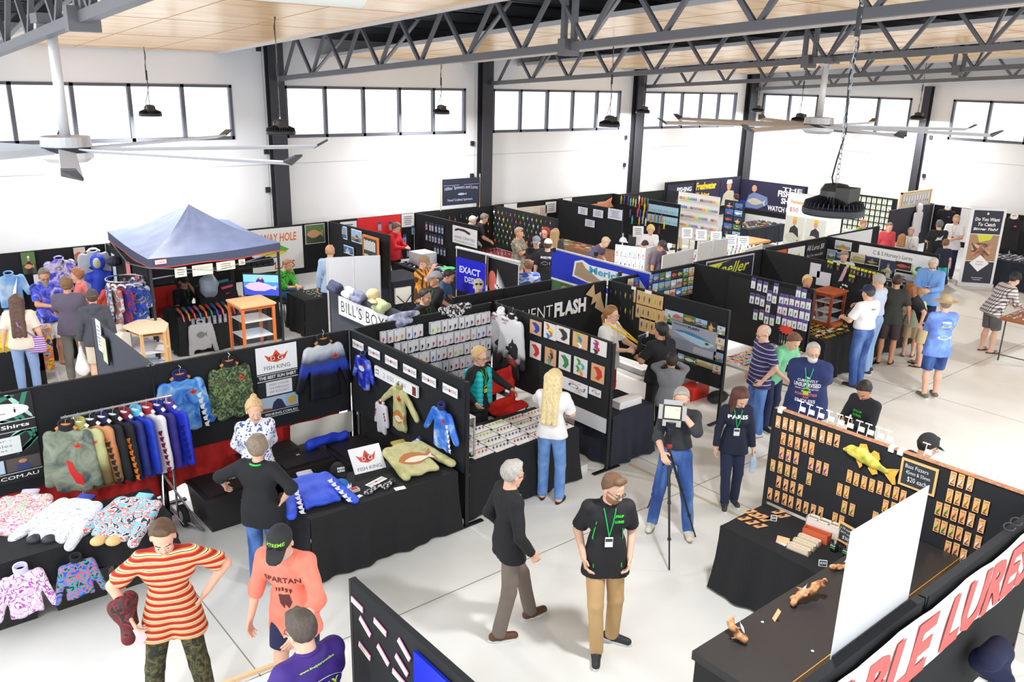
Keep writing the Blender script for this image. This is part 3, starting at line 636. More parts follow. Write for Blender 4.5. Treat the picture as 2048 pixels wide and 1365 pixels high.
# ------------------------------------------------------------------ garments
def gplane(a,b,z,dz=.1):
    A_,B_=G(*a,z+dz),G(*b,z+.02); d=B_-A_; d.normalize(); U=Vector((-d.y,d.x,0)).normalized(); return Plane(A_,U,N=U.cross(d)*(1 if U.cross(d).z > 0 else -1),D=d)
def garment(pl,cu,v0,w,h,mat,label,name='sun_shirt',cat='shirt',group=None,collar=None,sl=(12,12),slen=.5,hanger=(200,130,70),off=.04,prints=None,hood=False,seed=0,r=.028,hk=True,sleevemat=None):
    hw=w/2; k=w/.48
    A=[(-hw*.78,.06*k),(-hw*.95,.3*h),(-hw,h)]; 
    def d2(U,Vv):
        wid=np.interp(Vv,[0,.05*k,.1*k,.35*h,h],[hw*.28,hw*.62,hw*.74,hw*.72,hw*.78]); d=np.maximum(np.abs(U)-wid,np.maximum(Vv-h+.012*np.sin(U*30+seed),-Vv)); return d
    segs=[]
    for sg,an in ((-1,sl[0]),(1,sl[1])):
        a=R_(an); s0=(sg*hw*.72,.085*k); e=(s0[0]+sg*math.sin(a)*slen,s0[1]+math.cos(a)*slen); segs.append((s0,e))
    nz=folds(.006,seed,(14,14,20))
    def fn(P):
        U,O,Vv=P[:,0],P[:,1],P[:,2]
        d=d2(U,Vv)
        for s0,e in segs:
            q=np.stack([U-s0[0],Vv-s0[1]],1); ba=np.array([e[0]-s0[0],e[1]-s0[1]]); t=np.clip(q@ba/(ba@ba),0,1); dd=np.linalg.norm(q-t[:,None]*ba,axis=1)-(.072-.022*t)*k
            d=smin(d,dd,.03)
        return np.sqrt(np.maximum(d+r,0)**2+O**2)-r+nz(P)*.8+np.minimum(0,d*0)
    ex=max(abs(s[1][0]) for s in segs)+.12
    V,F=sdf_mesh(fn,(-max(ex,hw+.06),-.06,-.03),(max(ex,hw+.06),.06,max(h,slen+.2)+.06),.017)
    W=np.array([pl.pt(cu+x,v0+z,off+o) for x,o,z in V])
    root=thing(name,label,cat,pl.pt(cu,v0+h,off),group)
    g=from_vf('shirt_body',(W,F[:,::-1] if np.dot(np.cross(np.array(pl.U),np.array(pl.N)),np.array(pl.D)) > 0 else F),mat,root)
    mb=MB(); cm=collar or mat; ring=[pl.pt(cu+.07*k*math.cos(t),v0+.0-.022*k+.03*k*math.sin(t),off+.028*math.sin(t)) for t in [2*math.pi*i/14 for i in range(15)]]
    if hood: mb.ball(pl.pt(cu,v0-.09*k,off),(.11*k,.09*k,.14*k),cm)
    else:
        for dz in ((0,-.022*k,-.044*k) if collar is not None else (0,)): mb.tube([p+pl.D*(dz) for p in ring],.014*k,cm,6,False)
    mb.build('collar',root,True)
    if hanger and hk:
        mb=MB(); hm=M(hanger,.5); mb.tube([pl.pt(cu-.1*k,v0+.0*k,off),pl.pt(cu-.04*k,v0-.045*k,off),pl.pt(cu+.04*k,v0-.045*k,off),pl.pt(cu+.1*k,v0+.0*k,off)],.02,hm,8)
        mb.tube([pl.pt(cu,v0-.05*k,off),pl.pt(cu,v0-.1*k,off),pl.pt(cu+.02,v0-.125*k,off),pl.pt(cu,v0-.15*k,off-.01)],.004,SILV,5); mb.build('hanger',root)
    if prints:
        mb=MB(); prints(mb,pl,cu,v0,w,h,off+r+.006); 
        if mb.v: mb.build('print',root)
    return root
def cr_print(x=.1,y=.12,s_=.09,col=(214,74,38)):
    def p(mb,pl,cu,v0,w,h,f): k=w/.48; crown(mb,pl,cu+x*k,v0+y*k,s_*k,s_*.8*k,f,col,False)
    return p
def tribal(sx,col,n=6):
    def p(mb,pl,cu,v0,w,h,f):
        k=w/.48; r=random.Random(n)
        for i in range(n): y=v0+.2*k+.07*k*i; x=cu+sx*(w*.38+.012*i); poly(mb,pl,[(x-.03*k,y),(x+.03*k,y-.02*k),(x+.012*k,y+.03*k),(x+.025*k,y+.05*k),(x-.02*k,y+.04*k)],f-.004,M(col,.6))
    return p
def both(*fs):
    def p(*a):
        for f_ in fs: f_(*a)
    return p
CAMO=tex('voronoi',[(66,84,50),(120,138,84),(46,50,36),(84,120,76),(104,84,58),(60,92,60)],24,.8,interp='CONSTANT',dist=.5)
def camo(cols,sc=14,seed=0,dist=2.2): return tex('noise',cols,sc,.8,stops=[0,.42,.5,.57][:len(cols)],interp='CONSTANT',dist=dist,detail=1,seed=seed)
CAMOG=camo([(40,52,38),(62,100,66),(104,88,62),(120,150,96)],15)
SEA=tex('noise',[(24,50,120),(50,120,210),(90,160,230),(190,215,235)],4.5,.6,dist=1.5,seed=3)
def grad(stops,zs,name='gradient',noise=.05):
    """colour varies by height of the printed fabric"""
    m,t,b=nt(name); N=t.nodes.new; L=t.links.new; tc=N('ShaderNodeTexCoord'); sp=N('ShaderNodeSeparateXYZ'); nz=N('ShaderNodeTexNoise'); nz.inputs['Scale'].default_value=7
    L(tc.outputs['Object'],sp.inputs[0]); L(tc.outputs['Object'],nz.inputs['Vector']); ma=N('ShaderNodeMath'); ma.operation='MULTIPLY_ADD'; L(nz.outputs[0],ma.inputs[0]); ma.inputs[1].default_value=noise*4; L(sp.outputs[2],ma.inputs[2])
    cr=N('ShaderNodeValToRGB'); e=cr.color_ramp.elements
    while len(e) < len(stops): e.new(1)
    for i,(p,c) in enumerate(zip(zs,stops)): e[i].position=p; e[i].color=(*lin(c),1)
    L(ma.outputs[0],cr.inputs[0]); L(cr.outputs[0],b.inputs['Base Color']); b.inputs['Roughness'].default_value=.6; return m
NAVYC=M((24,30,90),.7); BLKC=M((26,26,30),.8)
garment(FKB,FKB.hit(362,800)[0],.2,.52,.66,SEA,'blue ocean print sun shirt with a white fish, left of the camouflage shirt',collar=NAVYC,sl=(14,16),prints=both(cr_print(.07),tribal(1,(230,235,240))),seed=1)
garment(FKB,FKB.hit(458,760)[0],.15,.5,.68,CAMOG,'green camouflage sun shirt hanging on the black panel',collar=BLKC,sl=(8,8),prints=cr_print(.08),seed=2)
garment(FKB,FKB.hit(645,720)[0],.1,.56,.76,grad([(20,20,60),(10,10,16),(12,14,30),(40,70,190),(60,70,110),(215,220,228),(225,228,235)],[0,.15,.4,.5,.6,.72,1],noise=.03),'white to black sun shirt with a blue electric band',collar=BLKC,sl=(18,18),prints=cr_print(.08),seed=3)
BLU=tex('noise',[(20,30,150),(40,60,200),(150,170,235)],9,.5,seed=5)
def wh_arc(mb,pl,cu,v0,w,h,f):
    k=w/.48; poly(mb,pl,ell(cu,v0+h*.35,w*.22,.05*k,12),f-.002,M((225,228,235),.6))
garment(FKD,FKD.hit(733,745)[0],.25,.34,.44,BLU,'small royal blue kids shirt at the left of the divider',collar=NAVYC,sl=(25,25),slen=.26,prints=both(wh_arc,cr_print(.05)),hanger=None,seed=4)
OLV=tex('noise',[(172,168,112),(196,192,138),(206,202,150)],8,.7,seed=6)
def barra(mb,pl,cu,v0,w,h,f):
    k=w/.48; poly(mb,pl,[(cu-w*.3+w*.75*x,v0+h*.45+h*.42*y) for x,y in fishpts()],f-.002,M((196,128,60),.6)); poly(mb,pl,[(cu-w*.2+w*.55*x,v0+h*.6+h*.2*y) for x,y in fishpts()],f+.001,M((236,222,196),.6)); crown(mb,pl,cu-.02*k,v0+.1*k,.14*k,.12*k,f,letters=False)
garment(FKD,FKD.hit(805,800)[0],.42,.36,.56,OLV,'olive kids shirt with spread sleeves and an orange barramundi',collar=M((160,150,80),.7),sl=(52,48),slen=.34,prints=barra,hanger=None,seed=5)
garment(FKD,FKD.hit(889,810)[0],.4,.38,.5,tex('noise',[(40,90,200),(60,130,225),(200,220,240)],6,.5,seed=8),'bright blue kids shirt with a white fish at the end of the divider',collar=NAVYC,sl=(35,30),slen=.3,prints=both(cr_print(.05),tribal(1,(235,238,245))),hanger=None,seed=6)
garment(FKD,FKD.hit(769,830)[0],.75,.26,.42,M((232,228,232),.7),'small white and maroon kids shirt hanging under the olive one',collar=M((140,24,50),.7),sl=(10,10),slen=.24,prints=both(tribal(1,(150,40,60),3),tribal(-1,(150,40,60),3)),seed=7,hanger=(240,240,240))
garment(FKD,FKD.hit(845,870)[0],.98,.26,.42,M((190,214,236),.7),'pale blue and white kids shirt just above the folded olive shirt',collar=M((24,50,190),.7),sl=(10,10),slen=.2,seed=8,hanger=(240,240,240),off=.06)
# clothes rail with printed shirts
rk=thing('clothes_rail','chrome clothes rail full of printed sun shirts','clothes rack',(2.15,9.2,0)); CH=M((196,196,200),.2,.9)
mb=MB(); mb.tube([(1.6,9.12,1.55),(2.72,9.12,1.55)],.015,CH); mb.build('rail',rk)
for x in (1.72,2.66): mb=MB(); mb.tube([(x,9.12,.06),(x,9.12,1.55)],.014,CH); mb.build('upright',rk); mb=MB(); mb.tube([(x,8.9,.05),(x,9.34,.05)],.014,CH); mb.build('base_bar',rk)
def rail_shirt(i,x,a,mat,col,label,prt=None,z=0,w=.48,h=.72):
    p=Plane((x,9.12,1.55),(math.cos(R_(a)),math.sin(R_(a)),0)); garment(p,0,.13+z,w,h,mat,label,collar=col,sl=(7,7),slen=.54,prints=prt,seed=20+i,off=0,group='sun shirts on the chrome rail',hanger=(235,235,235) if i else (210,130,60))
def redfish(mb,pl,cu,v0,w,h,f): poly(mb,pl,[(cu-.04+.14*x+.02*y,v0+.34+.3*y) for x,y in [(0,0),(.4,.1),(.6,.5),(1,.6),(.9,1),(.4,.9),(.1,.5)]],f-.004,M((214,40,40),.6)); crown(mb,pl,cu+.05,v0+.14,.09,.07,f,letters=False)
SH=[(-30,tex('noise',[(60,70,84),(120,130,110),(150,156,140)],5,.7,seed=11,dist=1),BLKC,'grey reef print sun shirt with a red fish at the front of the rail',redfish),
      (-38,grad([(60,50,36),(110,90,50),(186,186,130),(196,196,140)],[0,.3,.5,1]),M((170,166,90),.7),'olive green sun shirt, second from the left on the rail',cr_print()),
      (-42,grad([(120,80,50),(150,110,70),(196,120,70),(214,160,110)],[0,.3,.5,1]),BLKC,'tan and brown sun shirt with black tribal sleeve on the rail',both(cr_print(),tribal(1,(30,26,24),7))),
      (-50,BLKC,M((24,30,80),.7),'black sun shirt hanging mid rail',None),
      (-55,BLKC,BLKC,'black sun shirt with orange tribal flames on the rail',tribal(1,(236,130,40),7)),
      (-62,M((30,38,110),.7),M((130,30,50),.7),'navy sun shirt with maroon collar on the rail',None),
      (-62,M((30,60,190),.6),M((100,190,230),.7),'royal blue sun shirt with sky blue collar on the rail',None),
      (-58,M((226,222,226),.7),M((170,40,50),.7),'white sun shirt with maroon tribal sleeve on the rail',tribal(1,(130,20,50),8)),
      (-64,M((44,34,120),.7),M((30,30,140),.7),'indigo sun shirt near the right end of the rail',None),
      (-55,M((28,50,200),.6),M((90,60,150),.7),'bright blue sun shirt with violet collar at the right end of the rail',tribal(1,(20,30,120),6))]
for i,(a,mt,cl,lb,pr) in enumerate(SH): rail_shirt(i,1.64+i*.115,a,mt,cl,lb,pr)

# ------------------------------------------------------------------ goods: shared makers
rnd=random.Random(11)
LC=[(220,60,50),(240,150,40),(240,220,60),(80,200,80),(40,120,220),(120,60,180),(235,235,240),(60,50,50),(230,100,160),(60,180,190)]
def lure_mesh(mb,c,d,n_,L,mat,mat2=None):
    """a little fish shaped lure: tapered body, tail, bib; d = along, n_ = up"""
    d=Vector(d).normalized(); n_=Vector(n_).normalized(); c=Vector(c); s_=d.cross(n_)
    mb.tube([c-d*L*.5,c-d*L*.3,c,c+d*L*.25,c+d*L*.42],[L*.02,L*.09,L*.13,L*.08,L*.02],mat,6)
    e=c+d*L*.4; mb.hexa([e-s_*.001,e+s_*.001,e+d*L*.14+n_*L*.1+s_*.001,e+d*L*.14+n_*L*.1-s_*.001,e-s_*.001-n_*.002,e+s_*.001-n_*.002,e+d*L*.14-n_*L*.1+s_*.001,e+d*L*.14-n_*L*.1-s_*.001],mat2 or mat)
def lures_on_table(x0,y0,x1,y1,z,nx,ny,label,group,cols,L=.06,a=(0,180),solo=False,name='fishing_lure',cat='fishing lure'):
    """a few rows are single objects; what nobody could count in the photograph is one object"""
    mb=MB()
    for j in range(ny):
        for i in range(nx):
            x=x0+(x1-x0)*(i+.5)/nx+rnd.uniform(-.01,.01); y=y0+(y1-y0)*(j+.5)/ny+rnd.uniform(-.008,.008); an=R_(rnd.uniform(*a)); col=M(rnd.choice(cols),.3)
            if solo: mb=MB()
            lure_mesh(mb,(x,y,z+L*.13),(math.cos(an),math.sin(an),0),(0,0,1),L,col,M(rnd.choice(cols),.3))
            if solo: tag(mb.build(name,origin=(x,y,z)),label,cat,group)
    if not solo: tag(mb.build(name),label,cat,None,'stuff')
def box(name,label,cat,a,b,mat,group=None,bev=True):
    mb=MB(); mb.box(a,b,mat); o=mb.build(name); return tag(o,label,cat,group)

# ------------------------------------------------------------------ card lure board at the right
JB=XP(7.362,1.8); KR=M((226,166,112),.8)
def jcard(px,py,col,lab):
    u,v=JB.hit(px,py); root=None; w,h=.052,.13; mb=MB(); slab(mb,JB,u-w/2,v-h/2,u+w/2,v+h/2,.002,.006,KR)
    o=mb.build('lure_card',origin=JB.pt(u,v+h/2,0)); tag(o,lab,'lure card','card mounted lures on the felt board')
    mb=MB(); text(mb,JB,u-w*.32,v-h*.42,w*.64,h*.12,'JOLLIP',M((90,140,60),.7),.0075,.03); slab(mb,JB,u-w*.3,v+h*.36,u+w*.3,v+h*.42,.006,.0075,INK); mb.build('card_print',o)
    mb=MB(); cm=M(col,.35); c=JB.pt(u-.006,v+.015,.016); mb.tube([JB.pt(u+.012,v-h*.25,.012),JB.pt(u+.006,v-h*.05,.014),c],.0012,SILV,4); mb.tube([JB.pt(u+.01,v-.012,.014),c,JB.pt(u-.01,v+.035,.014)],[.003,.008,.004],cm,6); mb.tube([JB.pt(u-.004,v+.02,.014),JB.pt(u-.014,v+.045,.012)],[.006,.001],cm,5); mb.build('lure',o)
W_,K_,P__,G_,B_,Y_=(236,236,240),(30,28,28),(110,60,190),(70,190,60),(176,100,60),(206,190,60)
J1=[('top row',[(388,300,W_),(483,325,W_),(573,355,W_),(673,385,W_),(780,425,W_),(880,455,W_),(990,500,W_),(1090,530,W_),(1190,560,K_)]),('second row',[(458,530,B_),(558,560,B_),(653,595,B_),(755,635,B_),(845,665,B_)]),
      ('third row',[(435,725,P__),(530,765,P__),(635,795,P__),(838,875,P__),(938,915,P__),(1038,950,P__)]),('fourth row',[(315,895,G_),(415,925,G_),(515,965,G_),(610,1000,G_),(808,1080,G_)]),('fifth row',[(395,1120,K_),(490,1165,K_),(585,1195,K_),(690,1235,K_)]),
      ('bottom left row',[(275,1279,K_),(372,1319,K_),(475,1359,K_),(560,1394,K_),(668,1434,K_),(765,1474,K_),(865,1509,K_),(965,1544,K_)]),('row under the fish',[(1360,1045,Y_),(1455,1090,Y_),(1560,1130,Y_),(1665,1170,Y_),(1775,1200,Y_),(1885,1240,Y_),(1995,1275,Y_),(2093,1327,B_)]),
      ('second row under the fish',[(1225,1225,Y_),(1320,1260,Y_),(1850,1454,Y_),(1960,1489,Y_)]),('third row under the fish',[(1290,1464,G_),(1395,1504,G_),(1710,1614,G_),(1820,1644,Y_)]),('row behind the chalkboard',[(1160,1624,Y_),(1250,1664,Y_)])]
CN={W_: 'white',K_: 'black',P__: 'purple',G_: 'green',B_: 'brown',Y_: 'yellow'}
for rn,L_ in J1:
    for i,(x,y,c) in enumerate(L_): jcard(1500+x/6.827,800+y/6.827,c,'tan card with %s lure, %s from the left in the %s'%(CN[c],nth(i),rn))
J3=[('top row right of the chalkboard',850,[(1080,735,W_),(1190,770,W_),(1315,810,W_)]),('second right hand row',850,[(1035,970,Y_),(1145,1005,Y_),(1265,1045,Y_),(1400,1100,Y_),(1527,1135,Y_)]),('third right hand row',850,[(885,1145,G_),(990,1175,G_),(1100,1225,B_),(1210,1260,B_),(1325,1300,W_),(1470,1382,W_)]),
      ('fourth right hand row',980,[(860,485,G_),(955,520,G_),(1060,570,G_),(1165,600,B_),(1275,670,W_),(1420,720,W_)]),('lowest right hand row',980,[(1010,790,B_),(1120,820,B_),(1220,900,W_)])]
for rn,y0,L_ in J3:
    for i,(x,y,c) in enumerate(L_): jcard(1748+x/6.827,y0+y/6.827,c,'tan card with %s lure, %s in the %s'%(CN[c],nth(i),rn))
def chalk(pl,r4,label,rows,rot=None):
    def art(mb,p,u,v,w,h,f):
        for i,(s_,x,y,ww,hh) in enumerate(rows): text(mb,p,u+w*x,v+h*y,w*ww,h*hh,s_,WHT,f+.002,-.01)
    return pin(pl,r4,'chalkboard',label,'chalkboard',M((44,46,50),.8),art,border=M((222,176,112),.6),bw=.022,th=.012)
a=JB.hit(1806,914); b=JB.hit(1872,978); chalk(JB,(a[0],a[1],b[0]-.0,a[1]+.27),'framed chalkboard pinned to the felt board, twenty dollars each',[('Bass Fizzers',.08,.1,.72,.16),('45mm & 55mm',.12,.36,.76,.15),('$20 each',.2,.62,.6,.24)])
# carved fish
fr=thing('carved_fish','big yellow green perch model mounted on the black felt board','fish model',JB.pt(*JB.hit(1738,930),0)); fu,fv=JB.hit(1738,915); FY=tex('noise',[(150,150,60),(204,190,70),(226,214,120)],14,.35,vec=(1,1,1)); FO=M((232,176,70),.5)
Fs=Field(.02); Fx=lambda x,y,o=.03: np.array(JB.pt(fu+x,fv+y,o)); NN=np.array(JB.N)
for a,b,ra,rb in (((-.235,-.005),(-.16,-.02),.018,.052),((-.16,-.02),(-.05,-.01),.052,.07),((-.05,-.01),(.06,.025),.07,.055),((.06,.025),(.17,.06),.055,.024),((.17,.06),(.2,.065),.024,.022)): Fs.c(Fx(*a),Fx(*b),ra,rb,NN,.45)
from_vf('body',Fs.mesh(.007),FY,fr)
def fin(pts,nm):
    mb=MB(); poly(mb,JB,[(fu+x,fv+y) for x,y in pts],.022,FO,.008)
    c=pts[0]
    for q in pts[1:-1]: mb.tube([JB.pt(fu+c[0],fv+c[1],.031),JB.pt(fu+q[0],fv+q[1],.031)],.0016,M((190,120,50),.5),4)
    mb.build(nm,fr)
fin([(-.06,-.07),(-.1,-.07),(-.09,-.115),(-.03,-.13),(.0,-.07),(.02,-.035)],'spiny_fin'); fin([(.04,-.04),(.02,-.05),(.05,-.095),(.1,-.085),(.12,-.03),(.1,.01)],'soft_fin'); fin([(.2,.065),(.19,.04),(.31,.0),(.285,.09),(.3,.16),(.27,.17),(.18,.09)],'tail')
fin([(-.12,.02),(-.06,.02),(-.04,.1),(-.06,.13),(-.1,.07)],'pelvic_fin'); fin([(.03,.07),(.1,.08),(.12,.12),(.07,.15),(.02,.1)],'anal_fin')
mb=MB(); mb.ball(JB.pt(fu-.195,fv-.012,.055),.011,M((240,220,90),.3)); mb.ball(JB.pt(fu-.197,fv-.012,.063),.006,M((20,20,20),.3)); mb.build('eye',fr)
mb=MB(); mb.box((7.355,2.0,1.8),(7.41,4.48,1.812),tex('noise',[(170,116,84),(206,150,112)],30,.9)); tag(mb.build('cork_strip'),'cork strip along the top of the lure card panel','strip')
for k,(x,y) in enumerate([(1595,820),(1613,825),(1632,832),(1652,838),(1672,846),(1690,852),(1712,858),(1730,866),(1750,874),(1768,884),(1845,905),(1988,955)]):
    g=onX(x,y+14,7.44); 
    if g.z < 1.7: g.z=1.81
    mb=MB(); b0=Vector((7.44,g.y,1.8)); mb.tube([Vector((7.43,g.y,1.7)),Vector((7.46,g.y-.01,1.92))],.004,WHT,5); mb.tube([Vector((7.46,g.y-.04,1.92)),Vector((7.46,g.y+.03,1.92))],.006,WHT,5); mb.obox((7.47,g.y-.03,1.84),Vector((.002,0,0)),Vector((0,.03,0)),Vector((0,0,.025)),WHT)
    tag(mb.build('wire_stand'),'little white wire stand hooked along the top of the card panel','stand','white wire stands behind the card panel')
for k,(x,y) in enumerate([(1561,823),(1783,900),(1801,906)]):
    g=onX(x,y,7.36); mb=MB(); mb.box((7.345,g.y-.025,1.77),(7.42,g.y+.025,1.822),WHT); tag(mb.build('panel_clip'),'white clip over the card panel edge, %s from the left'%nth(k),'clip','white clips')
# things on the draped table
TZ=.742
for k,(x,y) in enumerate([(1500,1024),(1510,1030),(1522,1034),(1541,1037),(1557,1025),(1567,1033),(1489,1038),(1505,1046),(1521,1053),(1533,1040)]):
    g=G(x,y,TZ); pl=Plane(Vector((g.x,g.y,TZ)),(0,-1,.0),N=(0,0,1),D=(-1,.35,0)); mb=MB(); slab(mb,pl,-.027,-.065,.027,.065,.0,.004,KR); o=mb.build('lure_card',origin=g); tag(o,'tan lure card lying flat on the black cloth, left of the boxes','lure card','lure cards lying on the cloth'); mb=MB(); lure_mesh(mb,pl.pt(0,.01,.012),pl.D,(0,0,1),.06,M(K_,.4)); mb.build('lure',o)
def openbox(px,py,L,W,H,mat,label,inside,a=0.,glass=False):
    g=G(px,py,TZ); t=thing('timber_box',label,'box',g,'small timber lure boxes'); ax=Vector((math.sin(R_(a)),-math.cos(R_(a)),0)); ay=Vector((math.cos(R_(a)),math.sin(R_(a)),0)); c=g+Vector((0,0,.002)); mb=MB(); zt=Vector((0,0,H/2))
    mb.obox(c+Vector((0,0,.006)),ax*L/2,ay*W/2,Vector((0,0,.006)),mat)
    for s in (1,-1): mb.obox(c+ay*(W/2-.005)*s+zt,ax*L/2,ay*.005,zt,mat); mb.obox(c+ax*(L/2-.005)*s+zt,ax*.005,ay*W/2,zt,mat)
    mb.build('case',t); mb=MB(); r=random.Random(int(px))
    for i in range(9): q=c+ax*r.uniform(-.42,.42)*L+ay*r.uniform(-.2,.2)*W; lure_mesh(mb,q+Vector((0,0,.03)),ax*r.choice((1,-1))+ay*.4,(0,0,1),.06,M(inside,.4))
    mb.build('lures_inside',t)
    if glass:
        mb=MB(); mb.obox(c+Vector((0,0,H+.004)),ax*L/2,ay*W*.5,Vector((0,0,.004)),GL); mb.obox(c+ay*(W/2-.012)+Vector((0,0,H+.006)),ax*L/2,ay*.012,Vector((0,0,.006)),mat); mb.obox(c-ay*(W/2-.012)+Vector((0,0,H+.006)),ax*L/2,ay*.012,Vector((0,0,.006)),mat)
        for q in (-.49,-.17,.17,.49): mb.obox(c+ax*q*L+Vector((0,0,H+.006)),ax*.006,ay*W/2,Vector((0,0,.006)),mat)
        mb.build('lid',t)
BIRCH=M((230,212,186),.6)
openbox(1646,1068,.34,.1,.13,M((236,226,212),.6),'long cream box with a glazed three part lid at the back of the cloth',(200,120,80),8,True); openbox(1632,1080,.26,.09,.1,M((204,98,62),.5),'terracotta coloured wooden box full of lures',(220,130,90),8)
openbox(1618,1086,.22,.065,.055,BIRCH,'pale open box nearest the terracotta box',(180,190,200),8); openbox(1608,1095,.22,.065,.055,BIRCH,'pale open box in the middle with green lures',(150,220,60),8); openbox(1597,1104,.22,.065,.055,BIRCH,'pale open box at the table edge',(210,190,170),8)
g=G(1693,1092,TZ); pl=Plane(g+Vector((.06,.13,.2)),(-.2,-1,0),D=(-.25,0,-1)); chalk(pl,(0,0,.25,.19),'leaning chalkboard with thirty dollar price on the black cloth',[('1-10 number',.08,.1,.8,.16),('2019 expo',.12,.38,.66,.16),('$30',.3,.64,.36,.24)])
for k,(x,y,lb) in enumerate([(1668,1102,'black mug of pencils nearest the terracotta box'),(1693,1113,'black mug with white and green lettering at the front'),(1708,1102,'black mug partly behind the white sheet')]):
    g=G(x,y,TZ); t=thing('mug',lb,'mug',g,'black lettered mugs'); mb=MB(); mb.lathe(g,[(.036,0),(.038,.01),(.038,.095),(.034,.095),(.033,.02)],M((24,24,26),.3),20); mb.build('cup',t,True); mb=MB(); mb.tube([g+Vector((.0,-.037,.08)),g+Vector((.0,-.062,.07)),g+Vector((0,-.062,.035)),g+Vector((0,-.037,.025))],.005,M((24,24,26),.3),6); mb.build('handle',t)
    mb=MB(); pl=Plane(g+Vector((-.0395,.025,.075)),(0,-1,0)); text(mb,pl,0,0,.05,.016,'JOLLIP',WHT,.001,.03); text(mb,pl,0,.022,.05,.014,'LURES',M((70,220,70),.6),.001,.03); mb.build('mug_print',t)
    mb=MB()
    for q in range(3): mb.tube([g+Vector((.01*q-.01,.005*q,.02)),g+Vector((.02*q-.02,.012*q,.13))],.004,M((214,176,120),.7),5)
    mb.build('pencils',t)
def sign_small(px,py,z,w,h,txt,label,bg=INK,fg=WHT,border=WHT,yaw=0,tilt=.3,name='price_sign',th=.006):
    g=G(px,py,z); U=Vector((math.sin(R_(40+yaw)),-math.cos(R_(40+yaw)),0)); N_=Vector((-U.y,U.x,0)); N_=-N_ if N_.dot(ORI-g) < 0 else N_; pl=Plane(g+Vector((0,0,h))-U*w/2-N_*tilt*h,U,D=Vector((0,0,-1))+N_*tilt)
    def art(mb,p,u,v,ww,hh,f):
        if txt: text(mb,p,u+ww*.1,v+hh*.2,ww*.8,hh*.55,txt,fg,f+.001,.01)
        elif bg != INK: lines_art(4)(mb,p,u,v,ww,hh,f)
    return pin(pl,(0,0,w,h),name,label,'sign',bg,art,border=border,bw=.006,th=th)
sign_small(1547,1043,TZ,.06,.06,'$20','tiny black price sign among the flat lure cards'); sign_small(1645,1134,TZ,.075,.06,'$30','tiny black and white price sign at the table edge')
g=G(1565,1088,TZ); mb=MB(); mb.obox(g+Vector((0,0,.035)),Vector((-.02,.055,0)),Vector((.015,.004,.03)),Vector((.004,0,0)),M((228,176,130),.6)); mb.box(g+Vector((-.03,-.05,0)),g+Vector((.03,.05,.012)),M((220,220,220),.3)); tag(mb.build('card_holder'),'small tan business card holder at the front of the cloth','card holder')
# the dark counter and driftwood
ct=thing('display_counter','long dark counter with a thin timber edge at the bottom right','counter',(5.6,2.8,0)); mb=MB(); CT=M((48,46,48),.32); mb.box((4.39,2.46,.98),(7.3,3.1,1.05),CT)
mb.build('countertop',ct); mb=MB(); mb.box((4.41,2.48,0),(7.28,3.08,.98),M((24,24,26),.6)); mb.build('cabinet_body',ct); mb=MB(); mb.box((4.39,2.452,.985),(7.3,2.459,1.045),M((190,140,80),.6)); mb.build('timber_edge',ct)
mb=MB()
for x,y in ((1525,1245),(1625,1303),(1697,1190),(1703,1252)): g=G(x,y,1.05); mb.lathe((g.x,g.y,1.05),[(.012,0),(.012,.002)],M((190,200,220),.4),10)
mb.build('screw_cap',ct)
def driftwood(px,py,z,L,yaw,label,sc=1,seed=0,blobs=6):
    g=G(px,py,z); t=thing('driftwood',label,'driftwood',g,'driftwood lure stands'); r=random.Random(seed); F_=Field(.012); d=V3n(math.cos(R_(yaw)),math.sin(R_(yaw)),0); q=np.array(g)+[0,0,.035]
    p0=q-d*L/2
    for i in range(blobs):
        p1=p0+d*L/blobs+np.array([r.uniform(-.02,.02),r.uniform(-.03,.03),r.uniform(-.012,.025)]); F_.c(p0,p1,.022*sc*r.uniform(.8,1.4),.018*sc*r.uniform(.8,1.4))
        if r.random() < .8: e=p1+np.array([r.uniform(-.05,.05),r.uniform(-.06,.06),r.uniform(-.03,.05)])*sc; F_.c(p1,e,.016*sc,.006)
        p0=p1
    F_.noise=folds(.006,seed,(70,70,70)); F_.cut.append(((0,0,-1),-z)); from_vf('wood',F_.mesh(.006),tex('noise',[(120,74,50),(200,140,96),(226,172,124)],18,.8,seed=seed%3),t)
    mb=MB(); lure_mesh(mb,g+Vector((0,0,.085*sc)),(d[0],d[1],.4),(0,0,1),.09,M((190,196,204),.25)); mb.build('metal_lure',t); return t
V3n=lambda *a: np.array(a,float)
driftwood(1482,1278,1.05,.12,60,'small knot of driftwood with a lure at the near end of the dark counter',1.1,3,4); driftwood(1605,1200,1.05,.3,5,'long twisted driftwood with a silver lure in the middle of the counter',1.2,6,8); driftwood(1694,1136,1.05,.3,-20,'smooth pale driftwood piece beside the white sheet',.9,9,6)
g=G(1552,1240,1.05); mb=MB(); mb.obox(g+Vector((0,0,.04)),Vector((.01,.02,0)),Vector((.02,-.008,.04)),Vector((.0015,0,0)),M((232,184,130),.7)); tag(mb.build('price_tag'),'tan folded price tag standing on the dark counter','tag')
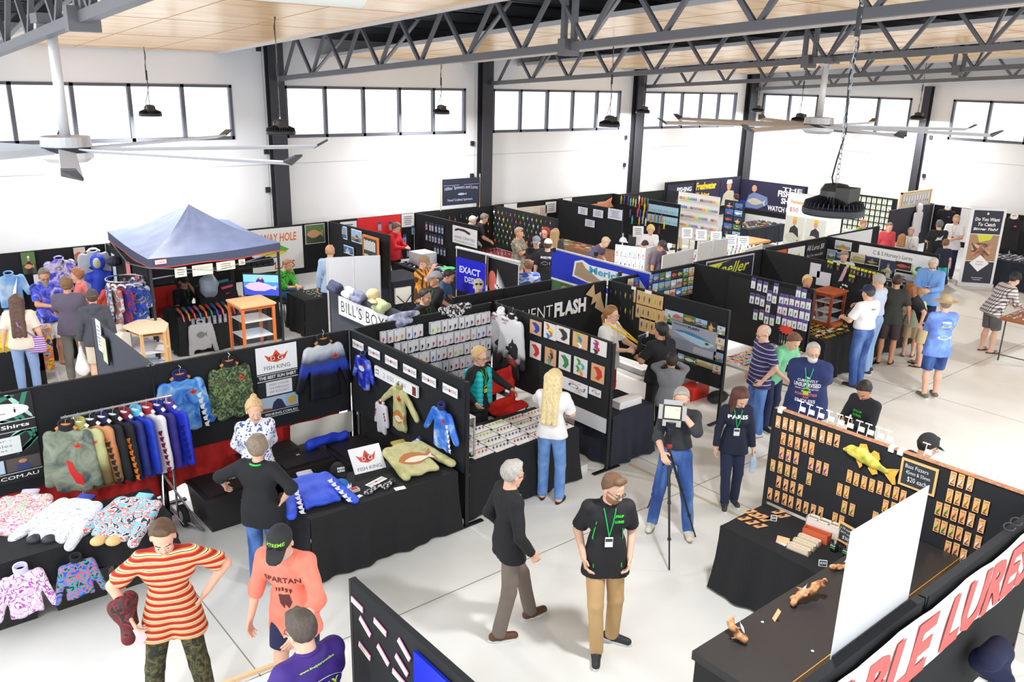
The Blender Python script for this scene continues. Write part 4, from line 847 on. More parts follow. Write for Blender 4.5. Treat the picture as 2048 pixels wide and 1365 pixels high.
# white sheet and big banner
pl=YP(1.985,2.62); pin(pl,(4.18,.0,5.12,.86),'white_board','tall blank white board standing behind the nearest felt panel','board',M((226,228,234),.35),th=.006)
mb=MB(); 
for x in (4.47,4.9): slab(mb,pl,x-.012,.1,x+.012,.86,.008,.0085,M((232,230,222),.25))
tag(mb.build('clear_tape'),'strips of clear tape down the blank white board','tape')
BP=YP(1.885,1.8); SAL=M((240,104,100),.7)
bn=thing('fabric_banner','long white banner with big red hand painted letters at the lower right','banner',(5.4,1.88,1.2)); mb=MB(); n=90; rows=7; vs=[]
for j in range(rows):
    for i in range(n+1): x=3.6+3.7*i/n; s_=abs((x*1.05)%1.0-.5)*2; vs.append((x,1.862-.006*math.sin(x*7+j),1.8-(.03+.05*(1-s_)*(1 if j == 0 else .5))-(.5+.015*math.sin(x*5))*j/(rows-1)))
mb.add(vs,[(j*(n+1)+i,(j+1)*(n+1)+i,(j+1)*(n+1)+i+1,j*(n+1)+i+1) for j in range(rows-1) for i in range(n)],M((238,240,240),.5)); mb.build('fabric',bn,True)
mb=MB(); PL=YP(1.853,1.8); text(mb,PL,3.62,.13,1.75,.42,'TABLE',SAL,.0,.045,.25); text(mb,PL,5.48,.12,1.6,.42,'LURES',SAL,.0,.045,.25); mb.build('lettering',bn)
for k,x in enumerate((6.62,6.75)): mb=MB(); mb.tube([Vector((x+.03*math.cos(q),1.93+.04*math.sin(q),1.83+.02*math.cos(q))) for q in [.5*i for i in range(11)]],.005,M((60,60,64),.4),6); tag(mb.build('ring_clip'),'dark ring clip on the nearest panel edge, %s of the pair'%nth(k),'clip','ring clips')
# things behind the banner at the bottom right corner
g=G(1985,1330,.9); F_=Field(.04)
for a,b in (((-.12,0,.1),(.1,.02,.12)),((0,.08,0),(.05,-.08,-.1)),((.1,0,.05),(.15,-.02,-.15))): F_.c(np.array(g)+a,np.array(g)+b,.09,.07)
F_.noise=folds(.015,5,(14,14,14)); tag(from_vf('navy_jacket',F_.mesh(.014),M((30,36,70),.85),origin=tuple(g)),'navy jacket bundled below the banner at the bottom right corner','jacket')
mb=MB(); a=G(1965,1235,1.0); mb.tube([a+Vector((0,0,-1)),a],.014,M((214,160,90),.6)); tag(mb.build('timber_stick'),'timber stick leaning under the banner at the lower right','stick')
# near panel with name cards
DP=XP(2.325,1.8); NM=['ZIGGYS','PROPHET','SCOTTSDALE','NEVER NAILS','NORTH SPIRIT','BLUE SPOTS','MICHAELS','KOOL LURES','RIVERSIDE']
for k,(x,y,an) in enumerate([(716,1209,6),(762,1254,16),(732,1253,48),(810,1299,54),(768,1310,50),(731,1302,22),(805,1330,46),(800,1356,14)]):
    u,v=DP.hit(x,y); a=R_(an*.55); p2=Plane(DP.pt(u,v,.002),DP.U*math.cos(a)+DP.D*math.sin(a),N=DP.N,D=DP.D*math.cos(a)-DP.U*math.sin(a))
    pin(p2,(-.075,-.022,.075,.022),'name_card','pink edged hand written card on the near panel, %s from the top'%nth(k),'card',M((244,240,226),.8),lambda mb,p,u_,v_,w,h,f,t=NM[k]: text(mb,p,u_+w*.12,v_+h*.25,w*.76,h*.5,t,M((110,140,50),.7),f),border=M((236,140,190),.7),bw=.004,group='name cards on the near panel')
a=DP.hit(833,1300); pin(DP,(a[0],a[1],a[0]+.9,a[1]+.9),'blue_sheet','glossy royal blue sheet pinned to the near panel at the bottom','sheet',M((24,44,190),.3),th=.02)
# rail the men lean on
ra=thing('low_counter','low white counter with a timber top rail under the men leaning at the bottom','counter',(1.3,4.85,0)); mb=MB(); mb.bar((.5,5.02,1.0),(2.02,4.86,1.0),.03,.025,M((214,184,140),.5)); mb.build('timber_rail',ra); mb=MB(); mb.bar((.5,4.97,.5),(2.02,4.81,.5),.02,.96,M((236,236,238),.3)); mb.build('panel',ra)
# ------------------------------------------------------------------ tripod with video light, bottle, phone, camera, bags
g=V3n(6.86,5.42,0); tp=thing('camera_tripod','black tripod carrying a square video light in front of the charcoal shirt man','tripod',(6.86,5.42,0)); BM=M((40,40,44),.4,.2)
for (x,y) in ((6.42,4.93),(7.28,6.0),(7.2,5.2)):
    mb=MB(); a=Vector((6.86,5.42,1.12)); b=Vector((x,y,.01)); mb.tube([a,a+(b-a)*.45],.016,BM,8); mb.tube([a+(b-a)*.45,a+(b-a)*.75],.012,BM,8); mb.tube([a+(b-a)*.75,b],.009,BM,8)
    for q in (.3,.45,.75): mb.tube([a+(b-a)*(q-.012),a+(b-a)*(q+.012)],.02,M((30,30,32),.5),8)
    mb.build('leg',tp)
mb=MB(); mb.tube([(6.86,5.42,.95),(6.86,5.42,1.3)],.016,BM); mb.ball((6.86,5.42,1.16),.035,M((150,40,40),.5)); mb.build('centre_column',tp)
mb=MB(); mb.tube([(6.86,5.42,1.3),(6.86,5.42,1.36)],.035,BM,14); mb.ball((6.86,5.42,1.38),.04,M((40,50,90),.4)); mb.box((6.8,5.36,1.4),(6.92,5.48,1.46),BM); mb.build('fluid_head',tp)
vl=thing('video_light','square video light with four silver barn doors on the tripod','video light',(6.8,5.36,1.46)); gd=(ORI-Vector((6.84,5.4,1.56))); gd.z=0; pl=Plane(Vector((6.84,5.4,1.66))-Vector((-gd.y,gd.x,0)).normalized()*.1,Vector((-gd.y,gd.x,0)))
mb=MB(); slab(mb,pl,0,0,.2,.17,-.05,0,M((60,60,62),.4)); mb.build('housing',vl); mb=MB(); slab(mb,pl,.015,.015,.185,.155,.0,.004,M((236,226,200),.5)); mb.build('led_panel',vl)
for q,(u0,v0,u1,v1) in enumerate(((0,-.06,.2,-.005),(0,.175,.2,.25),(-.05,0,-.005,.17),(.205,0,.25,.17))): mb=MB(); slab(mb,pl,u0,v0,u1,v1,.0,.003,M((196,196,198),.4,.3)); mb.build('barn_door',vl)
def bottle(x,y,z,label):
    t=thing('water_bottle',label,'bottle',(x,y,z)); PB=M((214,228,240),.08,alpha=.55); mb=MB(); mb.lathe((x,y,z),[(.034,0),(.04,.01),(.04,.05),(.036,.06),(.04,.07),(.04,.16),(.036,.18),(.016,.23),(.014,.25)],PB,16); mb.build('bottle_body',t,True); mb=MB(); mb.lathe((x,y,z),[(.017,.25),(.017,.27)],M((60,110,210),.4),12); mb.build('cap',t); mb=MB(); mb.lathe((x,y,z),[(.0408,.08),(.0408,.15)],M((170,205,235),.5),16); mb.build('label_band',t)
# ------------------------------------------------------------------ crown stall table
def cap_item(px,py,z,col,label,yaw,txt=None,sz=1,group=None,crownp=False):
    g=G(px,py,z); t=thing('baseball_cap',label,'cap',g,group); a=R_(yaw); f_=V3n(math.cos(a),math.sin(a),0); r_=V3n(f_[1],-f_[0],0); c=np.array(g); F_=Field(.008); F_.e(c+[0,0,.0],(.088*sz,.1*sz,.115*sz),np.stack([r_,f_,V3n(0,0,1)],1),pl=[(V3n(0,0,-1),-z)]); o=from_vf('crown',F_.mesh(.009),M(col,.8),t)
    F2=Field(.01); F2.c(c+f_*.07*sz+[0,0,.012],c+f_*.15*sz+[0,0,.008],.07*sz,.055*sz,(0,0,1),.08); from_vf('peak',F2.mesh(.008),M(col,.8),t)
    if txt or crownp:
        q=Vector(c+f_*.096*sz+[0,0,.075]); pl_=Plane(q-Vector(r_)*-.05+Vector((0,0,.02)),-Vector(r_),N=Vector(f_),D=Vector((f_[0]*.35,f_[1]*.35,-1))); mb=MB()
        if crownp: poly(mb,pl_,[(.015+.07*x,.05*y) for x,y in [(0,.3),(.3,.6),(.35,.1),(.5,0),(.6,.6),(.8,.5),(1,.1),(.9,1),(.1,1)]],.006,WHT)
        else:
            for i,s_ in enumerate(txt): text(mb,pl_,.01,-.005+.03*i,.08,.024,s_,WHT,.008,.04)
        mb.build('front_print',t)
    return t
CZ=.742; TO=Vector((0,0,1))
cap_item(676,944,CZ,(28,28,30),'black cap lettered fish king on the crown stall table',-100,['FISH','KING']); cap_item(684,978,CZ,(34,110,190),'bright blue cap with a white crown on the crown stall table',-75,crownp=True)
g=G(738,938,CZ); pl=Plane(g+Vector((-.2,.12,.24)),(1,-.1,0),D=(0,-.62,-1))
def crsign(mb,p,u,v,w,h,f): crown(mb,p,u+w*.17,v+h*.14,w*.64,h*.5,f); text(mb,p,u+w*.12,v+h*.76,w*.76,h*.13,'FISH KING',M((80,80,84),.7),f)
pin(pl,(0,0,.38,.3),'table_sign','white tilted sign with a big orange crown on the crown stall table','sign',WHT,crsign,th=.01)
garment(gplane((612,952),(650,1015),CZ,.14),0,0,.5,.52,tex('noise',[(28,60,190),(50,86,220),(60,96,226)],7,.6,seed=4),'royal blue long sleeved shirt laid over the left end of the crown table',name='laid_shirt',collar=M((190,190,206),.7),sl=(20,16),slen=.5,hk=False,off=.0,r=.035,seed=4,prints=both(tribal(1,(220,224,245)),tribal(-1,(220,224,245))))
garment(gplane((800,890),(862,962),CZ,.16),0,0,.52,.6,OLV,'olive shirt with a barramundi print laid on the right of the crown table',name='laid_shirt',collar=M((170,150,70),.7),sl=(4,22),slen=.5,hk=False,off=.0,r=.04,seed=6,prints=lambda mb,pl,cu,v0,w,h,f: (poly(mb,pl,[(cu-.2+.44*x,v0+.2+.32*y) for x,y in fishpts()],f-.004,M((190,120,70),.6)),poly(mb,pl,[(cu-.14+.36*x,v0+.32+.14*y) for x,y in fishpts()],f,M((240,228,206),.6))))
for k,(x,y) in enumerate([(650,1010),(684,995)]): g=G(x,y,CZ); mb=MB(); mb.ball(g+Vector((0,0,.02)),(.075,.055,.045),M((30,30,34),.25),16,10); tag(mb.build('foam_form'),'shiny black rounded form at the hem of the blue shirt, %s from the left'%nth(k),'form','black rounded forms')
for k,(x,y,w,h,a) in enumerate([(755,968,.26,.09,16),(717,997,.1,.05,20),(800,977,.12,.07,-10)]): g=G(x,y,CZ); pl=Plane(g+Vector((-w/2,h/2,.001)),(math.cos(R_(a)),math.sin(R_(a)),0),N=(0,0,1),D=(math.sin(R_(a)),-math.cos(R_(a)),0)); pin(pl,(0,0,w,h),'price_card','white card lying on the crown table, %s in size'%('largest','smallest','middle')[k],'card',WHT,fishking_label if k == 0 else None,th=.004)
g=G(709,983,CZ); t=thing('glass_tin','clear lidded case of lures beside the blue cap','case',g); mb=MB(); mb.box(g+Vector((-.05,-.035,0)),g+Vector((.05,.035,.03)),M((200,200,196),.3)); mb.build('case',t); mb=MB(); mb.box(g+Vector((-.03,-.02,.03)),g+Vector((.03,.02,.036)),RED); mb.build('lure',t)
ZEB=tex('noise',[(30,30,34),(34,34,38),(220,220,224)],16,.7,stops=[.4,.5,.54],dist=2)
for k,(x,y,x2,y2) in enumerate([(735,985,757,972),(768,975,785,962)]): a,b=np.array(G(x,y,CZ+.02)),np.array(G(x2,y2,CZ+.025)); F_=Field(.02); F_.c(a,b,.038,.03,(0,0,1),.6); F_.noise=folds(.006,k,(40,40,40)); tag(from_vf('fishing_glove',F_.mesh(.008),ZEB,origin=tuple(a)),'black and white zebra pattern glove, %s from the left on the crown table'%nth(k),'glove','zebra pattern gloves')
# black storage boxes
def tub(x0,y0,x1,y1,h,label,txt=None,z0=0,group='black storage boxes'):
    t=thing('storage_box',label,'storage box',((x0+x1)/2,(y0+y1)/2,z0),group); TM=M((36,36,38),.45); mb=MB(); dx,dy=.04,.03
    mb.hexa([(x0+dx,y0+dy,z0),(x1-dx,y0+dy,z0),(x1-dx,y1-dy,z0),(x0+dx,y1-dy,z0),(x0,y0,z0+h*.88),(x1,y0,z0+h*.88),(x1,y1,z0+h*.88),(x0,y1,z0+h*.88)],TM); mb.build('tub',t)
    mb=MB(); mb.box((x0-.015,y0-.015,z0+h*.86),(x1+.015,y1+.015,z0+h*.93),M((44,38,40),.35)); mb.box((x0+.04,y0+.04,z0+h*.93),(x1-.04,y1-.04,z0+h),M((44,38,40),.35)); mb.build('lid',t)
    if txt: mb=MB(); text(mb,YP(y0-.001,z0+h),(x0+x1)/2-.03,h*.3,.04*len(txt),.05,txt,WHT,.002,.02); pt=Plane(((x0+x1)/2-.03,(y0+y1)/2+.03,z0+h),(1,0,0),N=(0,0,1),D=(0,-1,0)); text(mb,pt,0,0,.04*len(txt),.05,txt,WHT,.003,.02); mb.build('size_mark',t)
    return t
tub(2.83,8.6,3.65,9.25,.45,'black storage box marked XL below the red cloth','XL'); tub(3.78,8.65,4.45,9.25,.5,'black storage box marked M behind the crown table','M'); tub(4.5,8.4,5.1,9.1,.5,'black storage box in the corner behind the crown table'); tub(3.5,9.0,4.2,9.4,.55,'black storage box behind the one marked XL')
for k in range(3): tub(.5+.62*k,8.05,1.02+.62*k,8.5,.36,'black storage box under the left table, %s from the left'%nth(k),'XXL' if k == 2 else None)
F_=Field(.03); F_.c((4.3,9.0,.56),(4.8,9.05,.57),.07,.06); F_.noise=folds(.02,2,(16,16,16)); tag(from_vf('blue_bundle',F_.mesh(.012),M((24,60,200),.6),origin=(4.5,9.0,.5)),'bundle of bright blue fabric on the boxes in the corner','fabric')
hd=thing('hand_truck','folded hand truck with black tyres beside the chrome rail','hand truck',(2.55,9.0,0)); 
for x in (2.42,2.68): mb=MB(); mb.tube([(x-.03,8.98,.13),(x+.03,8.98,.13)],.13,M((30,30,32),.8),20); mb.tube([(x-.035,8.98,.13),(x+.035,8.98,.13)],.06,M((200,200,204),.4,.5),14); mb.build('wheel',hd)
mb=MB(); mb.tube([(2.44,8.9,.1),(2.6,9.3,.9)],.012,CH); mb.tube([(2.66,8.9,.1),(2.8,8.7,.02),(2.5,9.25,.75)],.012,CH); mb.build('frame',hd)
# left table shirts
FLOR=lambda cols,sd: tex('noise',cols,9,.6,dist=2.2,seed=sd,detail=2,interp='CONSTANT',stops=[0,.4,.46,.52,.6][:len(cols)])
for k,(a,b,mt,cl,lb) in enumerate([((58,990),(22,1062),FLOR([(240,232,226),(246,238,232),(214,110,160),(240,214,200),(190,220,190)],1),(214,208,240),'cream sun shirt with pink flowers at the left end of the table'),
        ((168,1000),(100,1072),tex('noise',[(232,234,244),(240,242,250),(120,130,180),(238,240,248)],10,.6,dist=3,seed=12,stops=[0,.47,.5,.53],interp='CONSTANT'),(50,66,160),'white sun shirt with navy line drawing in the middle of the table'),
        ((285,998),(215,1078),FLOR([(120,200,226),(140,210,234),(226,90,80),(236,236,236),(40,60,80)],3),(140,206,236),'turquoise sun shirt with red and white reef print on the table')]): garment(gplane(a,b,CZ,.13),0,0,.5,.6,mt,lb,name='laid_shirt',collar=M(cl,.7),sl=(14,10),slen=.55,hk=False,off=.0,r=.04,seed=11+k)
for k,(x,y,c,n_) in enumerate([(70,1082,(48,48,56),'grey'),(100,1082,(48,48,56),'grey'),(197,1085,(216,186,126),'yellow'),(228,1085,(216,186,126),'yellow')]): g=G(x,y,CZ); mb=MB(); mb.ball(g+Vector((0,0,.015)),(.075,.06,.045),M(c,.5),16,10); tag(mb.build('foam_form'),'%s half round form at a shirt hem, %s from the left'%(n_,nth(k)),'form','half round forms')
pl=YP(7.9,.742); garment(pl,pl.hit(35,1120)[0],.06,.36,.46,FLOR([(226,206,232),(236,220,240),(170,70,170),(240,236,244),(220,190,220)],5),'pink and white kids shirt hanging from the table edge at the left',collar=M((206,200,240),.6),sl=(16,16),slen=.36,hk=False,off=.08,seed=31)
garment(pl,pl.hit(150,1130)[0],.12,.32,.38,FLOR([(40,90,200),(60,140,220),(226,80,120),(40,170,160),(30,40,90)],6),'dark rainbow flower kids shirt hanging from the left table',collar=BLKC,sl=(16,16),slen=.32,hk=False,off=.08,seed=32)
# ------------------------------------------------------------------ lure card stall (white boards on black table)
LCOL=[(70,80,150),(150,110,60),(110,140,70),(226,120,50),(60,70,90),(210,60,60),(180,210,60)]
for j in range(4):
    for i in range(5):
        if j == 3 and i == 0: pass
        x=5.48+.33*i+.02*j; y=7.16+.19*j; mb=MB(); mb.obox((x+.13,y+.07,CZ+.004),Vector((.155,.012,0)),Vector((-.006,.082,0)),Vector((0,0,.004)),WHT); o=mb.build('lure_tray'); tag(o,'white card of five small lures, row %s from the front, %s from the left'%(['one','two','three','four'][j],nth(i)),'lure tray','white lure cards on the black table')
        c=rnd.choice(LCOL)
        for q in range(5): mb=MB(); lure_mesh(mb,(x+.02+.055*q,y+.085,CZ+.016),(.5,.6,0),(0,0,1),.08,M(c if rnd.random() < .7 else rnd.choice(LCOL),.35)); mb.build('lure',o)
ac=thing('acrylic_case','clear acrylic display case with white edges on the lure card table','display case',(5.4,7.45,CZ)); 
for z in (0,.17,.34,.5): mb=MB(); mb.box((5.3,7.2,CZ+z),(5.52,7.75,CZ+z+.008),M((226,226,228),.3)); mb.build('shelf',ac)
mb=MB(); 
for x,y in ((5.51,7.21),(5.51,7.74),(5.31,7.21)): mb.box((x-.01,y-.01,CZ),(x+.01,y+.01,CZ+.5),M((214,214,218),.3))
mb.build('corner_posts',ac); mb=MB(); mb.box((5.515,7.2,CZ),(5.52,7.75,CZ+.5),GL); mb.box((5.3,7.2,CZ),(5.52,7.205,CZ+.5),GL); mb.build('acrylic_pane',ac)
for k in range(4): mb=MB(); lure_mesh(mb,(5.4,7.32+.11*k,CZ+.2+.17*(k%2)),(0,1,0),(0,0,1),.09,M([(60,170,170),(220,90,60),(60,60,70),(180,190,200)][k],.35)); tag(mb.build('fishing_lure'),'lure on a shelf inside the acrylic case, %s of four'%nth(k),'fishing lure','lures inside the acrylic case')
FD=XP(7.6)
PH2=[((1061,638),(1083,674)),((1089,643),(1112,683)),((1114,650),(1139,690)),((1147,662),(1175,702)),((1183,675),(1213,716)),((1061,681),(1082,722)),((1091,693),(1112,735)),((1119,702),(1141,745)),((1149,712),(1174,757)),((1184,725),(1208,770))]
PC=[(40,70,170),(200,120,60),(60,56,50),(150,180,40),(190,60,60),(206,44,34),(150,110,70),(60,140,80),(60,160,70),(200,60,44)]
for k,(a,b) in enumerate(PH2):
    r4=rect(FD,a,b); cc=PC[k]
    def art(mb,p,u,v,w,h,f,cc=cc,k=k):
        r=random.Random(k)
        for q in range(1 if k in (0,2,5,7,9) else 4):
            ox,oy,sc_=(0,0,1) if k in (0,2,5,7,9) else (r.uniform(0,.4),.2*q,.5); an=[(.15,.2),(.5,.12),(.8,.3),(.86,.6),(.6,.88),(.34,.8),(.5,.6),(.4,.4)]
            put(mb,p,u,v,w,h,f+.001*q,[(min(1,ox+x*sc_),min(1,oy+y*sc_)) for x,y in an],M(cc if q%2 == 0 else LC[(k+q)%10],.5))
    pin(FD,r4,'lure_photo','unframed lure photograph, %s in the %s row of the divider'%(nth(k%5),'top' if k < 5 else 'lower'),'photograph',M((226,220,220) if k%3 else (214,170,130),.5),art,'lure photographs on the divider')
def fcat(mb,p,u,v,w,h,f): text(mb,p,u+w*.3,v+h*.12,w*.45,h*.16,'FERALCATT',M((206,60,50),.7),f); text(mb,p,u+w*.5,v+h*.75,w*.3,h*.12,'LURES',M((206,60,50),.7),f); put(mb,p,u,v,w,h,f,ell(.45,.45,.2,.14),INK); put(mb,p,u,v,w,h,f+.002,ell(.46,.45,.16,.1),WHT); put(mb,p,u,v,w,h,f+.003,[(.3,.3),(.36,.42),(.28,.45)],INK); put(mb,p,u,v,w,h,f+.001,[(.55,.55),(.8,.5),(.92,.3),(.88,.62),(.6,.68)],INK); put(mb,p,u,v,w,h,f+.003,[(.58,.57),(.8,.54),(.88,.4),(.86,.58),(.62,.64)],WHT)
pin(FD,rect(FD,(1126,752),(1175,797)),'stall_sign','white sign with a cat drawing and red lettering under the photographs','sign',PAPER,fcat,th=.006)
pin(FD,rect(FD,(1179,773),(1202,797)),'stall_sign','small white cat drawing sign right of the larger one','sign',PAPER,fcat,th=.006)
mb=MB(); slab(mb,FD,-7.85,1.06,-7.08,1.26,-.01,.01,M((214,214,218),.6)); tag(mb.build('grey_skirting'),'pale grey strip below the lure photograph divider','strip')
WJ=grad([(30,28,30),(40,36,38),(216,216,220),(226,226,230)],[0,.45,.58,1],noise=.08)
def wolf(mb,pl,cu,v0,w,h,f):
    k=w/.48; poly(mb,pl,[(cu-.1,v0+.46),(cu-.03,v0+.4),(cu+.02,v0+.37),(cu+.05,v0+.3),(cu+.08,v0+.36),(cu+.13,v0+.36),(cu+.18,v0+.42),(cu+.17,v0+.58),(cu+.06,v0+.64),(cu+.02,v0+.56),(cu-.06,v0+.56),(cu-.02,v0+.51),(cu-.09,v0+.49)],f-.006,INK); text(mb,pl,cu-.2,v0+.04,.16,.035,'FERALCATT',M((130,30,40),.7),f,.02); text(mb,pl,cu-.17,v0+.09,.08,.025,'LURES',M((130,30,40),.7),f)
    for q in range(3): poly(mb,pl,[(cu-.1+.03*q,v0+.62+.03*q),(cu+.08,v0+.6+.03*q),(cu+.16,v0+.66+.03*q),(cu+.06,v0+.63+.03*q)],f-.004,M((196,70,60),.7)); 
    poly(mb,pl,ell(cu+.035,v0+.43,.012,.006),f,WHT)
u0=FD.hit(1018,720)[0]; garment(FD,FD.hit(1005,680)[0],.1,.44,.9,WJ,'white and black cat print jersey nearest the corner',collar=WHT,sl=(8,8),slen=.6,seed=41,off=.04,prints=wolf,hanger=(230,230,230)); garment(FD,FD.hit(1033,700)[0],.08,.5,.92,WJ,'second white and black cat print jersey with dark collar',collar=BLKC,sl=(8,8),slen=.62,seed=42,off=.1,prints=wolf,hanger=(230,230,230))
mb=MB(); mb.box((5.275,7.9,.03),(5.285,9.45,.74),CLOTH); tag(mb.build('black_drape'),'black drape hanging below the divider with the crown labels','drape'); mb=MB(); mb.box((5.3,9.62,.03),(7.6,9.63,.52),CLOTH); tag(mb.build('black_drape'),'black drape hanging below the wire rack panel','drape')
# red camp chair
rc_=thing('camping_chair','bright red folding camp chair behind the teal vest woman','chair',(6.75,8.75,0)); RDC=tex('noise',[(206,30,26),(232,54,44)],6,.7)
F_=Field(.03); F_.c((6.5,8.6,.48),(7.0,8.75,.5),.05,.05); F_.c((6.55,8.9,.5),(7.0,8.95,.52),.06,.05); F_.c((6.52,8.95,.55),(6.55,9.02,.98),.04,.04); F_.c((7.0,8.95,.55),(7.05,9.05,.98),.04,.04); F_.c((6.52,9.0,.72),(7.03,9.02,.74),.09,.09,(0,1,0),.3); F_.c((6.52,9.0,.88),(7.03,9.02,.9),.09,.09,(0,1,0),.3); F_.c((6.6,8.75,.47),(6.98,8.8,.47),.16,.15,(0,0,1),.2); F_.noise=folds(.01,6,(16,16,16)); from_vf('seat_fabric',F_.mesh(.014),RDC,rc_)
for a,b in (((6.5,8.55),(7.0,9.0)),((7.0,8.6),(6.5,9.0)),((6.5,8.55),(7.02,8.62)),((6.5,9.0),(7.02,9.05))): mb=MB(); mb.tube([(a[0],a[1],.01),(b[0],b[1],.5)],.01,INK); mb.build('leg',rc_)
rc_.location=rc_.location+Vector((.46,-.1,0))
# boxes and projector under the panel
for k,(x,y,z,s_,c) in enumerate([(7.35,8.0,0,.3,(150,96,60)),(7.36,7.9,.26,.26,(176,120,76)),(7.3,8.35,0,.28,(150,30,30)),(7.3,7.65,.0,.2,(120,70,40))]): box('cardboard_box','brown or red carton stacked under the photo divider, %s of four'%nth(k),'carton',(x-.14,y,z),(x+.14,y+s_,z+.24),M(c,.8),'cartons under the divider')
pj=thing('projector','white projector on the floor beside the photo divider','projector',(7.25,7.35,0)); mb=MB(); mb.box((7.1,7.2,.0),(7.42,7.5,.1),M((226,226,228),.4)); mb.build('case',pj); mb=MB(); mb.tube([(7.14,7.19,.055),(7.14,7.22,.055)],.035,INK,14); mb.build('lens',pj)
# wire rack of packets
PGP=YP(9.5); pr=thing('wire_rack','black wire rack holding rows of lure packets','rack',(6.6,9.5,.6),None); mb=MB()
for i in range(13): x=5.6+.16*i; mb.tube([(x,9.5,.75),(x,9.5,1.74)],.005,INK,5)
for i in range(11): z=.78+.095*i; mb.tube([(5.55,9.5,z),(7.55,9.5,z)],.005,INK,5)
mb.build('wire_grid',pr)
CLR=M((232,233,238),.25,name='packet_plastic')
def packet(pl,u,v,w,h,col,label,name='lure_packet',group='lure packets on the wire rack',depth=3,back=None,head=None):
    mb=MB()
    for q in range(depth): slab(mb,pl,u+.006*q,v+.003*q,u+w+.006*q,v+h+.003*q,.012+.016*q,.015+.016*q,back or CLR)
    f=.016+.016*(depth-1)
    if head: slab(mb,pl,u+.006*(depth-1),v,u+w+.006*(depth-1),v+h*.3,f,f+.002,head)
    mb.tube([pl.pt(u+w/2,v+h*.04,0),pl.pt(u+w/2,v+h*.03,f+.02)],.003,SILV,4)
    o=mb.build(name,origin=pl.pt(u,v+h,0)); tag(o,label,'lure packet',group); mb=MB(); cm=M(col,.35); c=pl.pt(u+w*.55,v+h*.66,f+.004); mb.ball(c,(.015,.008,.024),cm,8,5); mb.tube([c,pl.pt(u+w*.42,v+h*.95,f+.004)],[.01,.002],cm,5); mb.build('lure',o); return o
PKC=[(226,70,90),(30,30,34),(190,210,40),(240,150,40),(200,40,60),(110,60,50),(60,100,190),(220,120,150),(30,34,60),(216,60,50)]
for j in range(5):
    for i in range(19):
        x=5.62+.1*i+(.02 if j%2 else 0); 
        if j == 0 and i in (7,): continue
        if j >= 1 and i < (2,3,4,6)[j-1]: continue
        packet(PGP,x,.1+.205*j,.085,.17,PKC[(i//2*3+j*2)%10],'hanging packet with a soft lure, %s row, %s along the wire rack'%(nth(j),nth(i)),depth=3 if (i+j)%3 else 2)
tub_c=M((206,214,220),.3)
for k in range(4): x,y,z=6.75+.12*k,9.25,.62; mb=MB(); mb.lathe((x,y,z),[(.045,0),(.05,.1),(.05,.11)],M((214,210,200),.3),14); mb.lathe((x,y,z),[(.054,.11),(.054,.135)],M((60,100,200),.5),14); tag(mb.build('plastic_jar'),'clear jar with a blue lid below the wire rack, %s from the left'%nth(k),'jar','blue lidded jars')
box('shelf_board','black shelf carrying blue lidded jars below the wire rack','shelf',(6.3,9.1,.58),(7.4,9.45,.62),INK)
# ------------------------------------------------------------------ flash stall
FB=YP(9.56); mb=MB(); uF0=FB.hit(1108,634)[0]; uF1=FB.hit(1172,600)[0]; vF=FB.hit(1172,594)[1]; text(mb,FB,uF0,vF,uF1-uF0,.25,'FLASH',WHT,.004,.05); text(mb,FB,uF0-1.28,vF+.02,1.24,.23,'FREQUENT',WHT,.004,-.008); tag(mb.build('stall_lettering',origin=(8.5,9.55,1.4)),'white frequent flash lettering across the black panel','lettering')
r4=rect(FB,(1171,585),(1208,620)); mb=MB(); poly(mb,FB,[(r4[0]+(r4[2]-r4[0])*x,r4[1]+(r4[3]-r4[1])*y) for x,y in [(0,.1),(.38,-.3),(.46,.2),(.75,.1),(.8,.4),(1.1,1.25),(.5,.8),(.55,.5),(.3,.62),(.36,.3)]],.004,M((206,176,130),.7),.01); tag(mb.build('lightning_bolt'),'plywood lightning bolt beside the flash lettering','sign')
FV=XP(10.17); TM_=M((214,178,122),.7)
def woodcard(u,v,w,h,lab,n_=1,col=(120,130,80)):
    mb=MB(); slab(mb,FV,u,v,u+w,v+h,.002,.006,TM_); o=mb.build('timber_lure_card',origin=FV.pt(u,v+h,0)); tag(o,lab,'lure card','timber lure cards on the flash divider'); mb=MB(); lure_mesh(mb,FV.pt(u+w/2,v+h*.5,.014),FV.D,FV.N,h*.42,M(col,.4)); mb.build('lure',o)
def wrow(px,py,n_,nm):
    u,v=FV.hit(px,py)
    for i in range(n_): woodcard(u+.112*i,v,.108,.235,'timber card with metal lure, %s in the %s'%(nth(i),nm),col=LCOL[(i*2)%7])
wrow(1219,568,5,'top left block, upper row'); wrow(1219,598,5,'top left block, lower row'); wrow(1263,575,1,'single column'); wrow(1275,580,5,'right block, upper row'); wrow(1273,606,6,'right block, middle row'); wrow(1280,633,3,'right block, lowest row')
for k,(x,y,w) in enumerate([(1245,568,.18),(1268,575,.1),(1297,583,.14)]): u,v=FV.hit(x,y); pin(FV,(u-w/2,.0,u+w/2,.05),'paper_strip','white paper strip at the top of the flash divider, %s from the left'%nth(k),'label',WHT)
